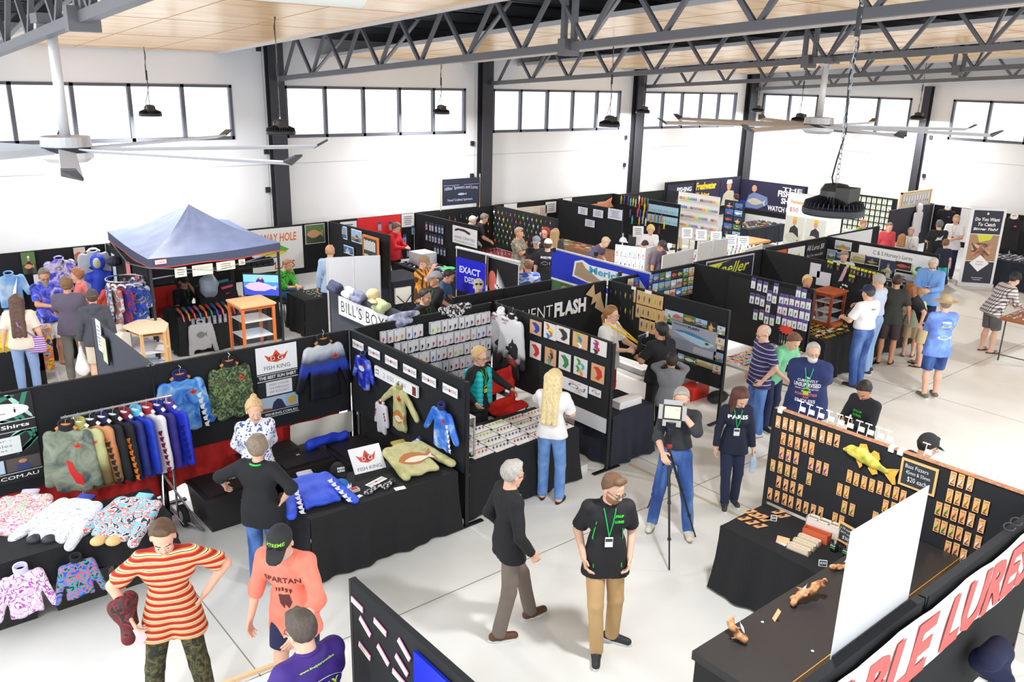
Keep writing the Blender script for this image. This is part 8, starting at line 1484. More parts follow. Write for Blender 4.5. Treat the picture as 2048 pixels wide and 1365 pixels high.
    return dict(root=root,base=base,hip=Bp(hip),u=u,f=fc,r=rc,hc=Bp(hc),fh=fh,rh=rh,uh=uh,nb=Bp(nb),top=to,hands=[(Bp(h[0]),*h[1:]) for h in hands],arms=[[Bp(q) for q in a] for a in arms],legs=[[Bp(q) for q in a] for a in legs],k=k)
def decal(target,root,base,c,d,up_,txt,size,col,name='print',w=None,bold=.01,shear=0,flip=False,off=.004,shape=None):
    """lettering or a polygon laid on a garment: cast onto the cloth along -d"""
    d=nrm(d); up_=nrm(up_-d*(up_@d)); rgt=np.cross(up_,d)
    bt=BVHTree.FromPolygons([v.co+Vector(tuple(base)) for v in target.data.vertices],[tuple(p.vertices) for p in target.data.polygons]); mb=MB()
    if shape is None: vs,fs,asp=textmesh(txt,bold,shear); W=w or asp*size; pts=[((x-.5)*W,(y-.5)*size) for x,y in vs]
    else: pts=shape; fs=[tuple(range(len(shape)))]
    O_=[Vector(tuple(c+rgt*x+up_*y+d*.45)) for x,y in pts]; H_=[bt.ray_cast(o_,Vector(tuple(-d)),.9)[3] for o_ in O_]; hs_=sorted(h for h in H_ if h is not None) or [.35]; md=hs_[int(len(hs_)*.6)]
    P=[o_-Vector(tuple(d))*((h if h is not None and abs(h-md) < .09 else md)-off) for o_,h in zip(O_,H_)]
    cm=col if not isinstance(col,tuple) else M(col,.7); mb.add(P,fs,cm); return mb.build(name,root)
def shirt_text(p,txt,zz,size,col,back=False,x=0,w=None,bold=.02,off=.005,shape=None,shear=0):
    d=-p['f'] if back else p['f']; rg=np.cross(p['u'],d); c=p['hip']+p['u']*zz*p['k']+rg*x
    return decal(p['top'],p['root'],p['base'],c,d,p['u'],txt,size,col,'shirt_print',w,bold,shear,off=off,shape=shape)

bpy_people={}; bpy_hands={}
def keep(k,p): bpy_people[k]=p; bpy_hands[k]=p['hands']; return p
JEAN=tex('noise',[(52,84,146),(84,124,190),(110,150,208)],6,.85,vec=(1,1,.4)); JEAND=tex('noise',[(34,58,116),(58,92,158),(120,152,204)],5,.85,vec=(1,1,.4),stops=[.3,.5,.75]); KHAKI=M((196,160,112),.85); TAN=M((206,184,150),.85)
STR=tex('wave',[(170,36,30),(206,60,40),(240,170,90),(248,220,170),(34,34,48),(250,236,200),(230,130,60),(170,36,30)],5.6,.8,stops=[0,.22,.34,.48,.56,.64,.78,.9],interp='CONSTANT',dist=.3)
CAMP=camo([(40,42,30),(70,70,44),(100,92,58),(52,54,36)],12,seed=2,dist=1.2)
NAVY=M((30,38,74),.85); GREEN=(40,190,90); GR=(28,170,80)
p=person(322,1053,1.88,-8,'young man in an orange and cream striped tee and camouflage trousers, hand on hip',(STR,'short'),(CAMP,'long'),hair=('quiff',(96,70,50)),R=(.27,.08,.98,1,-.3,0),L='hip',head=(-4,26),lod=0,lean=4,feet=((.2,0),(-.2,.05)),hem=.05)
mb=MB(); c_=p['hands'][0][0]
jk=Field(.03); jk.noise=folds(.012,3,(20,20,20)); q=V3(c_[0],c_[1],c_[2])+p['r']*.04
for a,b_ in (((0,0,.12),(.05,.02,-.1)),((.06,.05,.1),(.0,-.05,-.16)),((-.04,.06,.06),(.05,.06,-.12))): jk.c(q+V3(*a),q+V3(*b_),.06,.05)
tag(from_vf('rolled_jacket',jk.mesh(.012),camo([(110,24,36),(60,60,54),(140,34,44),(40,40,40)],7,seed=3),origin=tuple(q)),'rolled dark red and grey jacket held at the hip of the striped tee man','jacket')
mb=MB(); w_=Vector(c_)+Vector(p['hands'][0][1])*.16; mb.obox(w_,Vector((.03,.01,.02)),Vector((-.02,0,.08)),Vector((0,.001,0)),PAPER); tag(mb.build('paper_slip'),'white paper slip held below the rolled jacket','paper')
p=person(552,1068,1.86,-28,'man in a coral tee and black cap with green lettering, leaning on the rail',(tex('noise',[(238,124,104),(246,142,120)],9,.85),'elbow'),(NAVY,'short'),hair=('buzz',(120,110,100)),R=(.3,.1,.86),L=(.2,.35,1.0),head=(-6,30),lod=0,lean=10,skin=0,hat=('cap',(38,38,42),0,('XTREME',.026,(150,230,60))),glasses='up',beard=((190,180,170),),hem=.05)
shirt_text(p,'SPARTAN',.36,.05,(90,40,40),w=.3)
for i in range(5): shirt_text(p,'',.22,.1,(90,40,40),shape=[(-.07+.03*i,-.02-.03*abs(i-2)/2+.06),(-.055+.03*i,-.02+.06),(-.05+.028*i,.02+.06-.01*abs(i-2)),(-.066+.028*i,.02+.06-.01*abs(i-2))])
shirt_text(p,'',.16,.1,(90,40,40),shape=[(-.05,.06),(.04,.07),(.06,.0),(.03,-.06),(.0,-.02),(-.01,-.07),(-.04,-.02)])
p=person(592,1219,1.88,-146,'man in a purple shirt with a yellow and white oval emblem on his back',(M((58,30,120),.7),'short'),(BLKC,'long'),hair=('short',(80,70,62)),R=(.2,.4,1.04),L=(.2,.38,1.02),head=(0,16),lod=0,lean=8,glasses=(30,30,34),collar='polo',b=1.12)
shirt_text(p,'',.3,.1,(230,230,235),True,shape=[(a*1.08,b_*1.1) for a,b_ in ell(0,0,.17,.09,24)],off=.004); shirt_text(p,'',.3,.1,(58,30,120),True,shape=ell(0,0,.17,.09,24),off=.006)
shirt_text(p,'LIVELY',.335,.055,(190,230,50),True,w=.24,off=.009,bold=.04); shirt_text(p,'LURES',.265,.055,(190,230,50),True,w=.22,off=.009,bold=.04); shirt_text(p,'www.livelyluresonline',.475,.018,(190,230,90),True,w=.26)
p=person(1237,955,1.8,12,'young man in a green piped black polo and tan trousers, hands in pockets',(M((28,28,32),.8),'short',.006),(KHAKI,'long'),('shoe',(44,46,52)),hair=('quiff',(110,80,58)),R='pocket',L='pocket',head=(-38,22),lod=0,feet=((.06,.18),(-.12,-.06,0,-60)),glasses=(34,34,38),collar='polo',lan=((30,180,90),(235,235,235)),beard=((150,110,84),),hem=.03)
shirt_text(p,'JOLLIP',.42,.026,(60,220,60),x=.085,bold=.05,shear=.2); shirt_text(p,'LURES',.375,.024,(60,220,60),x=.085,bold=.05)
for s in (1,-1): shirt_text(p,'',.2,.1,(40,200,80),shape=[(s*.125+.004,-.26),(s*.135+.004,0),(s*.115+.004,.18),(s*.115-.004,.18),(s*.135-.004,0),(s*.125-.004,-.26)])
person(1030,920,1.8,115,'grey haired man in black top and grey trousers walking to the right',(M((26,26,30),.85),'long'),(M((122,110,102),.9),'long'),('shoe',(96,62,44)),hair=('short',(176,170,164)),R=(.25,.12,.92),L='pocket',head=(-10,10),lod=0,feet=((.1,-.12),(-.1,.3)),glasses=(30,30,34),lan=((30,180,90),(240,240,240)))
cm_=person(1365,778,1.82,0,'grey haired man in a charcoal shirt adjusting his glasses behind a camera tripod',(M((52,54,60),.85),'elbow'),(JEAND,'long'),('shoe',(220,214,200)),hair=('short',(170,164,156)),R=(.14,.4,1.1),L=(.02,.22,1.5,.8,.2,-.8),head=(-4,14),lod=0,glasses=(120,120,124),collar='polo',tuck=True,feet=((.2,0),(-.2,.08)))
keep('paris',person(1492,785,1.6,14,'woman in a navy sweatshirt with white letters looking down, holding a water bottle',(M((26,32,54),.85),'long'),(M((34,40,68),.85),'long'),('shoe',(60,58,58)),hair=('longbob',(92,56,44)),head=(-24,38),lod=0,fem=True,lan=((30,180,90),(235,235,235)),R=(.27,.1,.78),b=.93,feet=((.05,.08),(-.1,-.05))))
bl=person(1112,738,1.75,168,'woman with very long blonde hair in a white tee and rolled up blue jeans',(M((240,238,238),.85),'short',-.004),(tex('noise',[(84,124,186),(120,160,214)],7,.85),'long'),('thong',(50,40,40)),hair=('longwaist',(232,212,160)),L=(.3,.45,1.16,.5,-.2,-.9),R=(.16,.35,1.05),head=(8,12),lod=0,fem=True,b=.95,hem=-.08,feet=((.13,0),(-.1,.05)))
tv=person(962,695,1.63,58,'woman with short blonde hair and glasses in a teal puffer vest with a green badge',(M((28,28,32),.85),'long'),(BLKC,'long'),hair=('curly',(216,184,130)),L=(.22,.5,1.08,.5,-.2,-.9),R=(.2,.1,.95),head=(6,8),lod=0,fem=True,glasses=(40,34,34),lan=((60,200,90),(200,220,40)),b=1.1)
VT=M((28,190,196),.5); T=Field(.03); hp_,u_,f_,r_=tv['hip'],tv['u'],tv['f'],tv['r']; kk=tv['k']; cf=[(f_*1.,float(f_@(hp_+f_*.2)))]
for s in (1,-1):
    for q in range(7): T.c(hp_+u_*(-.02+.075*q)*kk+r_*.1*s-f_*.05,hp_+u_*(-.02+.075*q)*kk+r_*.115*s+f_*.09,.062 if q < 6 else .05,k=.012)
for q in range(7): T.c(hp_+u_*(-.02+.075*q)*kk-r_*.1-f_*.08,hp_+u_*(-.02+.075*q)*kk+r_*.1-f_*.08,.062,k=.012)
from_vf('puffer_vest',T.mesh(.011),VT,tv['root'],tuple(tv['base']))
bk=person(516,870,1.65,152,'woman with short grey hair and black top seen from behind, hands on hips',(M((28,30,34),.85),'elbow',.008),(JEAN,'long'),('shoe',(30,30,34)),hair=('curly',(140,124,106)),R='hip',L=(.45,.1,1.08,.9,-.5,-.2),head=(-8,14),lod=0,fem=True,b=1.16,glasses=(200,200,200),hem=.06)
p=bpy_people['paris']; shirt_text(p,'PARIS',.4,.042,(235,235,240),w=.24,bold=.04,off=.007)
mb=MB(); mb.tube([Vector(tuple(bk['nb']-bk['u']*.012+bk['r']*.075*math.cos(a)+bk['f']*.075*math.sin(a))) for a in [2*math.pi*q/16 for q in range(17)]],.01,M((50,200,90),.7),6,False); mb.build('green_neckband',bk['root'])
person(508,800,1.7,8,'smiling woman with a blonde bun in a white and navy patterned shirt',(tex('voronoi',[(232,234,244),(236,238,246),(84,96,160),(240,240,248)],55,.8,interp='CONSTANT'),'long'),(NAVY,'long'),hair=('bun',(214,180,130)),head=(0,12),lod=0,fem=True,collar='high',R='back',L='back',b=1.0)
p=person(1629,686,1.8,-4,'heavy bearded man in a navy tee with white slogan lettering, hands behind his back',(tex('noise',[(34,46,96),(42,56,108)],8,.85),'short',.03),(JEAND,'short'),('shoe',(60,60,64)),hair=('short',(186,186,184)),R='back',L='back',head=(-16,4),lod=0,b=1.5,belly=.9,beard=((224,222,216),),glasses=(150,120,110),lan=((60,200,120),(180,220,60)),hem=.06)
for t_,z_,s_,w_,c_ in (("I'M",.36,.03,.06,(235,235,240)),('CURRENTLY',.32,.038,.26,(235,235,240)),('UNSUPERVISED',.265,.055,.34,(235,235,240)),('I KNOW, IT FREAKS ME OUT TOO',.215,.02,.3,(235,235,240)),('BUT THE',.185,.02,.12,(235,235,240)),('POSSIBILITIES',.145,.038,.28,(226,120,120)),('ARE',.105,.028,.08,(226,120,120)),('ENDLESS',.055,.048,.26,(235,235,240))): shirt_text(p,t_,z_,s_,c_,w=w_,bold=.03,off=.008)
PSTR=tex('wave',[(52,46,92),(44,40,84),(200,196,220),(110,104,150),(52,46,92)],4.6,.8,stops=[0,.3,.55,.68,.8],interp='CONSTANT',dist=.2)
person(1525,650,1.75,-62,'grey haired man in a purple and white striped polo, hand in jeans pocket',(PSTR,'short',.008),(JEAN,'long'),('shoe',(200,200,204)),hair=('bald',(188,184,178)),R='pocket',L='pocket',head=(-6,14),lod=0,b=1.12,belly=.5,glasses=(60,50,50),collar='polo')
person(1598,672,1.7,52,'person with brown hair in a pale green top bending over the lure table',(M((120,196,150),.85),'short'),(NAVY,'long'),hair=('short',(120,84,66)),lean=24,head=(0,30),R='table',L='table')
ph=person(1722,769,1.68,-38,'young man in a black jacket with green lettering looking at his phone',(M((34,34,38),.85),'long',.01),(BLKC,'long'),hair=('short',(40,36,34)),R='phone',L='phone',head=(-6,44),lod=0,skin=1,curl=(45,45))
keep('phone',ph); shirt_text(ph,'JOLLIP',.36,.03,(60,210,80),w=.13,bold=.03); shirt_text(ph,'LURES',.31,.03,(60,210,80),w=.12,bold=.03)
person(1868,870,1.72,132,'person in a black cap seen behind the card board at the right',(BLKC,'short'),(BLKC,'long'),hair=('short',(44,34,30)),hat=('cap',(50,50,54)),head=(0,24),lod=0,glasses=(170,160,110),collar='polo')
wn=person(1737,570,1.86,-128,'man in a white shirt, navy cap and blue jeans holding a black jacket',(M((240,240,242),.85),'short',.01),(JEAND,'long'),('shoe',(50,50,54)),hair=('short',(80,70,64)),hat=('cap',(34,42,70)),R=(.12,.32,1.12),L=(.14,.34,1.12),head=(0,10),b=1.15,tuck=True,belly=.5,lod=1)
keep('jacket',wn); shirt_text(wn,'SEA',.42,.03,(70,70,90),True,w=.1)
person(1754,548,1.9,-112,'tall grey haired man in a pale blue shirt and faded jeans',(M((196,208,232),.85),'short'),(M((150,180,220),.9),'long'),('shoe',(50,50,60)),hair=('short',(170,166,160)),glasses=(120,120,124),R='front',head=(0,22),tuck=True)
person(1797,550,1.75,176,'dark haired man in a charcoal tee and dark shorts with bare feet in thongs',(M((58,60,56),.9),'short',.006),(M((66,54,54),.9),'knee'),('thong',(60,40,34)),hair=('short',(64,44,36)),skin=1,R=(.3,.1,.9),L='table',head=(0,20),b=1.05)
person(1812,570,1.66,-96,'young person in a camouflage cap, black tee and tan shorts bending to the left',(M((36,36,42),.9),'short'),(M((212,190,148),.9),'knee'),('thong',(50,40,36)),hair=('longbob',(150,92,60)),hat=('cap',camo([(50,64,44),(96,104,70),(60,50,40),(80,96,70)],20,seed=4)),lean=32,head=(0,26),R=(.1,.5,.95),L='pocket')
person(1838,575,1.36,178,'child with light brown hair in a pale green shirt beside the tall man in blue',(M((196,214,190),.9),'short'),(TAN,'knee'),('thong',(60,50,40)),hair=('short',(160,120,80)),child=True)
person(1868,519,1.86,-10,'tall grey bearded man in a light blue long sleeved shirt',(M((120,166,230),.85),'long',.012),(M((34,44,84),.9),'long'),hair=('short',(206,204,200)),beard=((214,212,206),),glasses=(90,90,94),head=(-10,34),collar='polo',lan=((90,150,190),(240,240,240)),R='front',L='front',b=1.2,belly=.4)
ht=person(1893,592,1.8,-150,'man in a wide brimmed felt hat, blue printed shirt and denim shorts, arms folded',(tex('noise',[(96,128,214),(112,146,230),(140,180,240)],5,.7),'elbow',.012),(JEAND,'knee'),('shoe',(110,106,84)),hair=('short',(150,130,110)),hat=('wide',(186,164,130)),R='fold',L='fold',head=(6,4),b=1.12,lod=0,hem=.06)
shirt_text(ht,'',.36,.1,(60,120,210),True,shape=ell(.02,0,.1,.09,20),off=.004); shirt_text(ht,'Weipa',.385,.045,(240,240,245),True,w=.16,off=.008,bold=.04); shirt_text(ht,'',.33,.1,(230,190,60),True,shape=[(-.08,0),(.1,0),(.08,-.03),(-.05,-.035)],off=.007); shirt_text(ht,'',.14,.1,(200,220,245),True,shape=[(-.12+.26*x,-.05+.1*y) for x,y in fishpts()],off=.006)
PLAID=tex('noise',[(210,206,206),(225,222,222)],5,.9)
def plaid():
    m,t,b=nt('plaid_flannel'); N=t.nodes.new; L=t.links.new; tc=N('ShaderNodeTexCoord'); sp=N('ShaderNodeSeparateXYZ'); L(tc.outputs['Object'],sp.inputs[0]); outs=[]
    for src in ('h',2):
        m1=N('ShaderNodeMath'); m1.operation='MULTIPLY'; m1.inputs[1].default_value=15
        if src == 'h': ad=N('ShaderNodeMath'); ad.operation='ADD'; L(sp.outputs[0],ad.inputs[0]); L(sp.outputs[1],ad.inputs[1]); L(ad.outputs[0],m1.inputs[0])
        else: L(sp.outputs[2],m1.inputs[0])
        fr=N('ShaderNodeMath'); fr.operation='FRACT'; L(m1.outputs[0],fr.inputs[0]); lt=N('ShaderNodeMath'); lt.operation='LESS_THAN'; lt.inputs[1].default_value=.38; L(fr.outputs[0],lt.inputs[0]); outs.append(lt)
    s=N('ShaderNodeMath'); s.operation='ADD'; L(outs[0].outputs[0],s.inputs[0]); L(outs[1].outputs[0],s.inputs[1]); dv=N('ShaderNodeMath'); dv.operation='DIVIDE'; dv.inputs[1].default_value=2; L(s.outputs[0],dv.inputs[0])
    cr=N('ShaderNodeValToRGB'); e=cr.color_ramp.elements; e[0].color=(*lin((226,222,220)),1); e[1].color=(*lin((58,54,60)),1); e.new(.5).color=(*lin((140,134,138)),1); L(dv.outputs[0],cr.inputs[0]); L(cr.outputs[0],b.inputs['Base Color']); b.inputs['Roughness'].default_value=.9; return m
person(2038,548,1.72,128,'man in a black and white plaid shirt, grey shorts and thongs leaning over a table',(plaid(),'long',.02),(M((104,102,102),.9),'knee'),('thong',(70,60,54)),hair=('short',(60,50,44)),hat=('beanie',(30,36,34)),lean=28,b=1.25,belly=.4,R=(.1,.5,1.0),L=(.15,.45,.98),head=(0,20),lod=0,hem=.02)
# left side crowd
lw=person(32,588,1.66,168,'woman with long dark brown hair, lace top and jeans at the left edge',(M((226,214,196),.9),'short'),(M((140,166,206),.9),'long'),hair=('longwaist',(92,66,54)),fem=True,b=1.22,R=(.3,.02,.86),hem=-.03); keep('lace',lw)
person(88,539,1.8,22,'bearded man in a blue and violet patterned shirt and torn white shorts',(tex('noise',[(24,24,50),(40,70,210),(120,110,220),(220,210,235)],6,.6,dist=1.5,seed=7),'short'),(M((232,228,222),.9),'knee'),('none',0),hair=('short',(110,106,100)),beard=((150,140,124),.16),skin=1,R='front',L='front',head=(12,26),glasses=(90,60,50),b=1.1)
person(132,554,1.8,170,'brown haired man in a faded violet grey tee and grey trousers seen from behind',(M((98,90,108),.9),'short',.008),(M((126,122,116),.9),'long'),('shoe',(170,120,70)),hair=('curly',(124,94,64)),skin=1,R='front',L='front',b=1.1,head=(0,12))
person(150,537,1.68,-100,'person in a salmon pink shirt looking at the shirts on the wall',(M((232,128,128),.9),'short'),(TAN,'knee'),hair=('curly',(166,110,74)),R='front',L='front')
hb=person(183,579,1.7,176,'youth in a charcoal hooded jumper, grey cap and beige shorts holding a plastic bag',(M((74,76,84),.9),'long',.01),(M((214,200,180),.9),'knee'),hair=('short',(90,64,50)),hat=('cap',(76,74,74),180),collar='hood',b=1.05,head=(0,8)); keep('bag',hb)
person(366,550,1.75,30,'man in a black tee and black cap seated under the canopy, hand on his chin',(BLKC,'short'),(BLKC,'long'),hair=('buzz',(60,50,44)),hat=('cap',(30,30,34)),seat=.48,feet=((.12,.45),(-.12,.42)),L='chin',R=(.1,.3,1.06),head=(14,6),lan=((30,150,80),(60,60,60)),skin=1)
person(578,519,1.8,48,'bearded man in a bright green patterned shirt sitting with clasped hands',(tex('noise',[(20,60,26),(60,200,60),(120,230,90)],9,.6,dist=1.5,seed=9),'elbow'),(JEAN,'long'),('shoe',(200,190,170)),hair=('buzz',(170,120,90)),beard=((190,150,110),.05),seat=.5,lean=24,feet=((.16,.42),(-.14,.38)),R=(.02,.5,1.1),L=(.02,.5,1.1),head=(0,10),b=1.1)
person(660,490,1.8,172,'man with ginger hair in a pale blue shirt behind the grey display board',(M((178,204,236),.85),'long',.01),(NAVY,'long'),hair=('short',(206,160,122)))
person(797,447,1.7,62,'woman with short dark hair in a red top and black trousers',(M((206,34,46),.8),'long',.005),(BLKC,'long'),hair=('curly',(110,84,70)),fem=True,R='front',L='front',head=(0,28),b=1.12)
TIG=tex('wave',[(226,150,44),(232,160,50),(84,56,34)],3.0,.8,stops=[0,.4,.62],interp='CONSTANT',rot=(0,R_(90),R_(40)))
person(853,513,1.76,60,'man in an amber and brown striped jersey and cap raising his hand to his face',(TIG,'short',.01),(JEAN,'long'),hair=('short',(170,120,84)),hat=('cap',(150,130,100)),R=(.1,.28,1.5),L='front',head=(0,24),b=1.1)
sk=person(872,543,1.78,-62,'man in a grey cap and black long sleeved shirt with white lettering, arms folded',(BLKC,'long'),(BLKC,'long'),hair=('buzz',(110,90,80)),hat=('cap',(150,152,160)),R='fold',L='fold',lan=((40,190,110),(230,230,230)),skin=1,head=(-4,-6))
person(852,578,1.78,58,'dark haired man in a black tee with a green lanyard looking to the right',(M((44,44,42),.9),'short'),(BLKC,'long'),hair=('short',(52,42,38)),lan=((40,180,90),(230,230,230)),R='front',L='front',skin=0,b=1.08)
person(905,541,1.7,72,'dark haired person in a slate blue shirt bending over the stall',(M((76,112,150),.9),'short'),(BLKC,'long'),hair=('short',(30,28,28)),lean=22,skin=1,head=(0,24),R='table',L='table')
person(957,559,1.76,2,'man in a khaki cap with sunglasses above the brim, behind the low black panels',(M((90,90,96),.9),'short'),(BLKC,'long'),hair=('buzz',(110,90,80)),hat=('cap',(176,168,144)),glasses='up',head=(0,6))
person(950,433,1.78,118,'white haired man in a pale violet grey shirt bending over the spinner bait stall',(M((176,168,184),.85),'long',.006),(M((170,160,150),.9),'long'),hair=('short',(200,198,196)),lean=24,head=(0,24),R='table',L='table')
person(973,428,1.78,100,'grey haired man in a black shirt behind the white haired man',(BLKC,'short'),(BLKC,'long'),hair=('short',(120,112,106)),lean=22,head=(0,20),R='table',L='table',lod=2)
person(1040,455,1.78,62,'man in a camouflage tee with sunglasses on his head, arms folded',(camo([(120,112,96),(160,152,136),(96,88,74),(176,168,150)],9,seed=5),'short',.01),(TAN,'long'),hair=('short',(170,150,124)),glasses='up',R='fold',L='fold',skin=1)
person(1073,473,1.76,-8,'man in a black tee and grey cap with crossed arms facing the camera',(M((34,34,38),.9),'short'),(BLKC,'long'),hair=('buzz',(90,74,64)),hat=('cap',(120,124,136)),R='fold',L='fold',collar='polo',b=1.1,lod=2)
person(1090,455,1.68,-22,'woman with red hair and dark glasses talking at the spinner bait stall',(BLKC,'short'),(BLKC,'long'),hair=('longbob',(160,44,44)),glasses=(40,34,40),fem=True,lod=2)
person(1112,457,1.68,160,'woman with highlighted long hair and a dark backpack seen from behind',(M((60,56,56),.9),'short'),(BLKC,'long'),hair=('long',(170,140,96)),fem=True,lod=2)
bs=person(1097,478,1.78,165,'man in a white cap and black tee with a white fish outline on the back',(M((30,30,34),.9),'short',.01),(BLKC,'long'),hair=('short',(90,64,50)),hat=('cap',(214,212,206),0),b=1.12,R=(.3,.1,.95))
shirt_text(bs,'BASSLYFE',.42,.05,(235,235,240),True,w=.24,bold=.03,shear=.2); fp=[(-.1+.2*x,-.05+.1*y) for x,y in fishpts()]; shirt_text(bs,'',.3,.1,(235,235,240),True,shape=fp,off=.005); shirt_text(bs,'',.3,.1,(30,30,34),True,shape=[(x*.9,y*.82) for x,y in fp],off=.008)
person(1055,519,1.72,-150,'man with brown hair in a blue and white camouflage shirt behind the low black panels',(tex('noise',[(50,90,214),(120,160,240),(240,244,250)],6,.8,dist=1.2,stops=[.4,.5,.6],vec=(1,1,2.4),seed=2),'short',.02),(BLKC,'long'),hair=('short',(150,110,80)),b=1.15,head=(0,14))
person(1218,478,1.72,62,'person in a purple grey tee bending low over the central packets',(M((92,84,112),.9),'short'),(BLKC,'long'),hair=('short',(190,170,140)),lean=40,head=(0,30),R='table',L='table',lod=2)
person(1302,453,1.6,2,'blond boy in a white tee looking down at the central table',(M((226,226,230),.9),'short'),(NAVY,'long'),hair=('curly',(220,190,120)),head=(0,34),R='front',L='front',child=True)
person(1330,484,1.7,55,'youth in a dark cap looking down beside the white board',(M((110,96,110),.9),'short'),(BLKC,'long'),hair=('short',(110,80,60)),hat=('cap',(50,52,58)),head=(0,34),skin=1)
person(1360,392,1.74,-30,'man in a dark cap and charcoal striped shirt by the squid skirt panel',(M((62,66,78),.9),'short'),(TAN,'long'),hair=('buzz',(80,60,50)),hat=('cap',(50,44,48)),R='front',L='front',head=(0,20),lod=2)
person(1472,388,1.74,-140,'person in a black jacket with a bright pink stripe beside the far table',(BLKC,'long'),(BLKC,'long'),hair=('short',(50,44,44)),lod=2,R='table',L='table',lean=14)
pc=person(1226,612,1.85,66,'man with a long brown ponytail, white shirt and red trousers holding a flash camera',(M((232,230,226),.85),'short',.01),(M((176,26,34),.8),'long'),hair=('pony',(150,104,66)),glasses=(170,150,140),R=(.16,.36,1.16),L=(.14,.4,1.12),head=(0,6),b=1.15,belly=.4,lod=0,curl=(50,50)); keep('camera',pc)
person(1322,644,1.72,-142,'man with tied black hair in a black tee and black trousers seen from behind',(M((30,30,34),.9),'short',.01),(BLKC,'long'),hair=('pony',(34,32,34)),skin=1,R=(.2,.3,1.1),L=(.2,.3,1.12),head=(-14,4),lod=1,b=1.12)
person(1345,705,1.4,-176,'child in a grey hooded jumper and black trousers with arms raised to the head',(M((122,122,126),.9),'long',.015),(BLKC,'long'),('shoe',(150,150,154)),hair=('short',(44,38,36)),collar='hood',child=True,R='face',L='face',skin=1,b=1.2,lod=1)
person(1617,551,1.66,18,'woman with a blonde ponytail in a sleeveless black top behind the peg lure panel',(BLKC,'none'),(BLKC,'long'),hair=('pony',(216,190,140)),fem=True,skin=1,b=1.05)
person(1690,503,1.76,4,'grey haired man looking down behind the divider with blank sheets',(M((206,216,236),.9),'short'),(NAVY,'long'),hair=('short',(140,130,122)),head=(0,26),b=1.1)
person(1823,455,1.75,-6,'grey haired man in a white tee with green print seated at the white shirt stall',(M((240,240,242),.9),'long'),(NAVY,'long'),hair=('short',(196,190,184)),seat=.52,feet=((.12,.4),(-.12,.4)),R='front',L='front',head=(0,16),lan=((120,170,130),(235,235,235)),lod=2)
b2=person(1880,440,1.76,-160,'man in a black tee with a pale bird print on the back facing the stall',(M((32,32,36),.9),'short',.01),(TAN,'knee'),hair=('short',(110,108,112)),R='front',L='front',b=1.12)
shirt_text(b2,'',.32,.1,(210,220,228),True,shape=[(-.09,-.06),(-.05,.04),(.02,.03),(.1,.1),(.06,0),(.08,-.03),(0,-.03)])
person(1914,430,1.8,-6,'man in a white polo with a lanyard facing the camera beside the tall banner',(M((240,240,244),.9),'short',.01),(NAVY,'long'),hair=('short',(196,160,120)),R='front',L='front',collar='polo',lan=((190,200,210),(235,235,235)),b=1.08)
person(1893,478,1.3,178,'small child in a navy tee standing beside the man with the bird print',(M((34,38,58),.9),'short'),(M((60,180,180),.9),'knee'),('none',0),hair=('short',(120,90,70)),child=True,lod=2)
person(1730,440,1.35,60,'child in a lime green top bending down near the far posters',(M((150,220,50),.9),'short'),(NAVY,'long'),hair=('short',(190,130,90)),child=True,lean=20,lod=2)
person(1781,446,1.6,20,'person in a red and pink top behind the blue grey divider',(M((220,80,90),.9),'long'),(NAVY,'long'),hair=('short',(150,110,90)),lod=2,lean=14)
person(1806,468,1.5,170,'person with light brown hair sitting beside the man in the white tee',(M((200,190,180),.9),'short'),(NAVY,'long'),hair=('longbob',(176,130,84)),seat=.48,feet=((.1,.4),(-.1,.4)),lod=2)

# ------------------------------------------------------------------ things people carry
c_,d_,pn_,th_=bpy_hands['paris'][1]; b_=Vector(c_)+Vector((0,0,-.3)); bottle(b_.x+.01,b_.y-.02,b_.z-.02,'clear water bottle held by the woman in the navy sweatshirt')
h0,h1=bpy_hands['phone']; q=(Vector(h0[0])+Vector(h1[0]))/2+Vector(h0[1])*.09; mb=MB(); mb.obox(q,Vector((.02,-.035,0)),Vector((.05,.03,.02)),Vector((0,0,.005)),M((24,24,28),.2)); tag(mb.build('smartphone'),'black phone held by the man in the black jacket','phone')
h0,h1=bpy_hands['camera']; q=Vector(h0[0])*.5+Vector(h1[0])*.5+Vector(h0[1])*.1+Vector((0,0,.04)); t=thing('flash_camera','black camera with a tall flash unit held by the ponytail man','camera',q); f_=Vector(h0[1]); f_.z=0; f_.normalize(); s_=Vector((-f_.y,f_.x,0))
mb=MB(); mb.obox(q,s_*.07,f_*.035,Vector((0,0,.05)),M((30,30,34),.5)); mb.build('camera_body',t); mb=MB(); mb.tube([q+f_*.03,q+f_*.15],.04,M((26,26,28),.4),16); mb.build('lens',t); mb=MB(); mb.obox(q+Vector((0,0,.1)),s_*.03,f_*.025,Vector((0,0,.05)),M((30,30,34),.5)); mb.obox(q+Vector((0,0,.17))+f_*.03,s_*.036,f_*.06+Vector((0,0,.03)),Vector((0,0,.025)),M((36,36,40),.5)); mb.obox(q+Vector((0,0,.205))+f_*.1,s_*.036,f_*.02+Vector((0,0,.01)),Vector((0,0,.03)),M((210,210,214),.4)); mb.build('flash_unit',t)
p=bpy_people['camera']; mb=MB(); A_=Vector(p['nb']); 
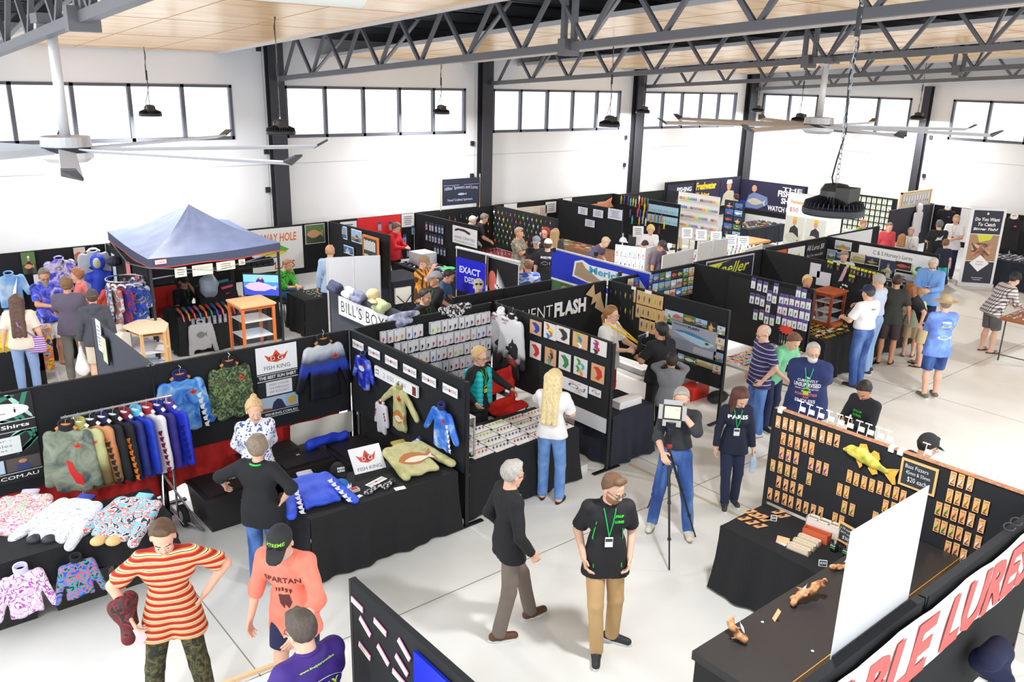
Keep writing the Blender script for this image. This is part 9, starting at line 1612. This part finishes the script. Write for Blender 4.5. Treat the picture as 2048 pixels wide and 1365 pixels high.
for sg in (1,-1): mb.tube([A_+Vector(p['r'])*.07*sg-Vector(p['f'])*.07,A_+Vector(p['r'])*.1*sg+Vector(p['f'])*.04+Vector((0,0,-.0)),q-s_*.07*sg*-1*0+Vector((0,0,.05))],.014,M((230,190,40),.6),6)
tag(mb.build('camera_strap'),'yellow and black camera strap round the neck of the ponytail man','strap')
w_=bpy_hands['bag'][1][0]; g=Vector(w_)+Vector((0,0,-.36)); F_=Field(.04); F_.c(tuple(g+Vector((0,0,-.08))),tuple(g+Vector((0,0,.1))),.13,.06,(0,1,0),.7); F_.c(tuple(g+Vector((0,0,.1))),tuple(g+Vector((0,0,.32))),.05,.015); F_.noise=folds(.012,3,(20,20,14)); tag(from_vf('plastic_carrier_bag',F_.mesh(.013),M((238,238,240),.4),origin=tuple(g)),'white plastic carrier bag held by the hooded youth','bag')
p=bpy_people['lace']; hp=Vector(p['hip']); r_=Vector(p['r']); f_=Vector(p['f']); c=hp+r_*.22-f_*.06+Vector((0,0,.0)); t=thing('shoulder_bag','violet and pink striped shoulder bag of the long haired woman','bag',c); F_=Field(.02); F_.c(tuple(c-r_*.08+Vector((0,0,-.1))),tuple(c+r_*.04+Vector((0,0,-.1))),.09,.09,tuple(f_),.35); F_.c(tuple(c-r_*.08+Vector((0,0,.02))),tuple(c+r_*.04+Vector((0,0,.02))),.07,.07,tuple(f_),.35); from_vf('pouch',F_.mesh(.01),tex('wave',[(110,90,190),(220,150,200),(240,220,200),(90,60,150)],9,.8,interp='CONSTANT',dist=1.2),t); mb=MB(); mb.tube([c+Vector((0,0,.05)),hp-f_*.15+Vector((0,0,.3)),Vector(p['nb'])-r_*.08-f_*.05],.012,M((150,110,170),.8),6); mb.build('strap',t)
p=bpy_people['jacket']; h0=p['hands'][0]; q=np.array(h0[0])+np.array(h0[1])*.03; F_=Field(.04); F_.c(q+[0,0,.03],q+np.array(p['f'])*.06-[0,0,.05],.1,.09); F_.c(q,q-[0,0,.22],.08,.05); F_.noise=folds(.016,9,(18,18,18)); tag(from_vf('black_jacket',F_.mesh(.014),M((32,32,36),.85),origin=tuple(q)),'black jacket folded over the arm of the white shirt man','jacket')
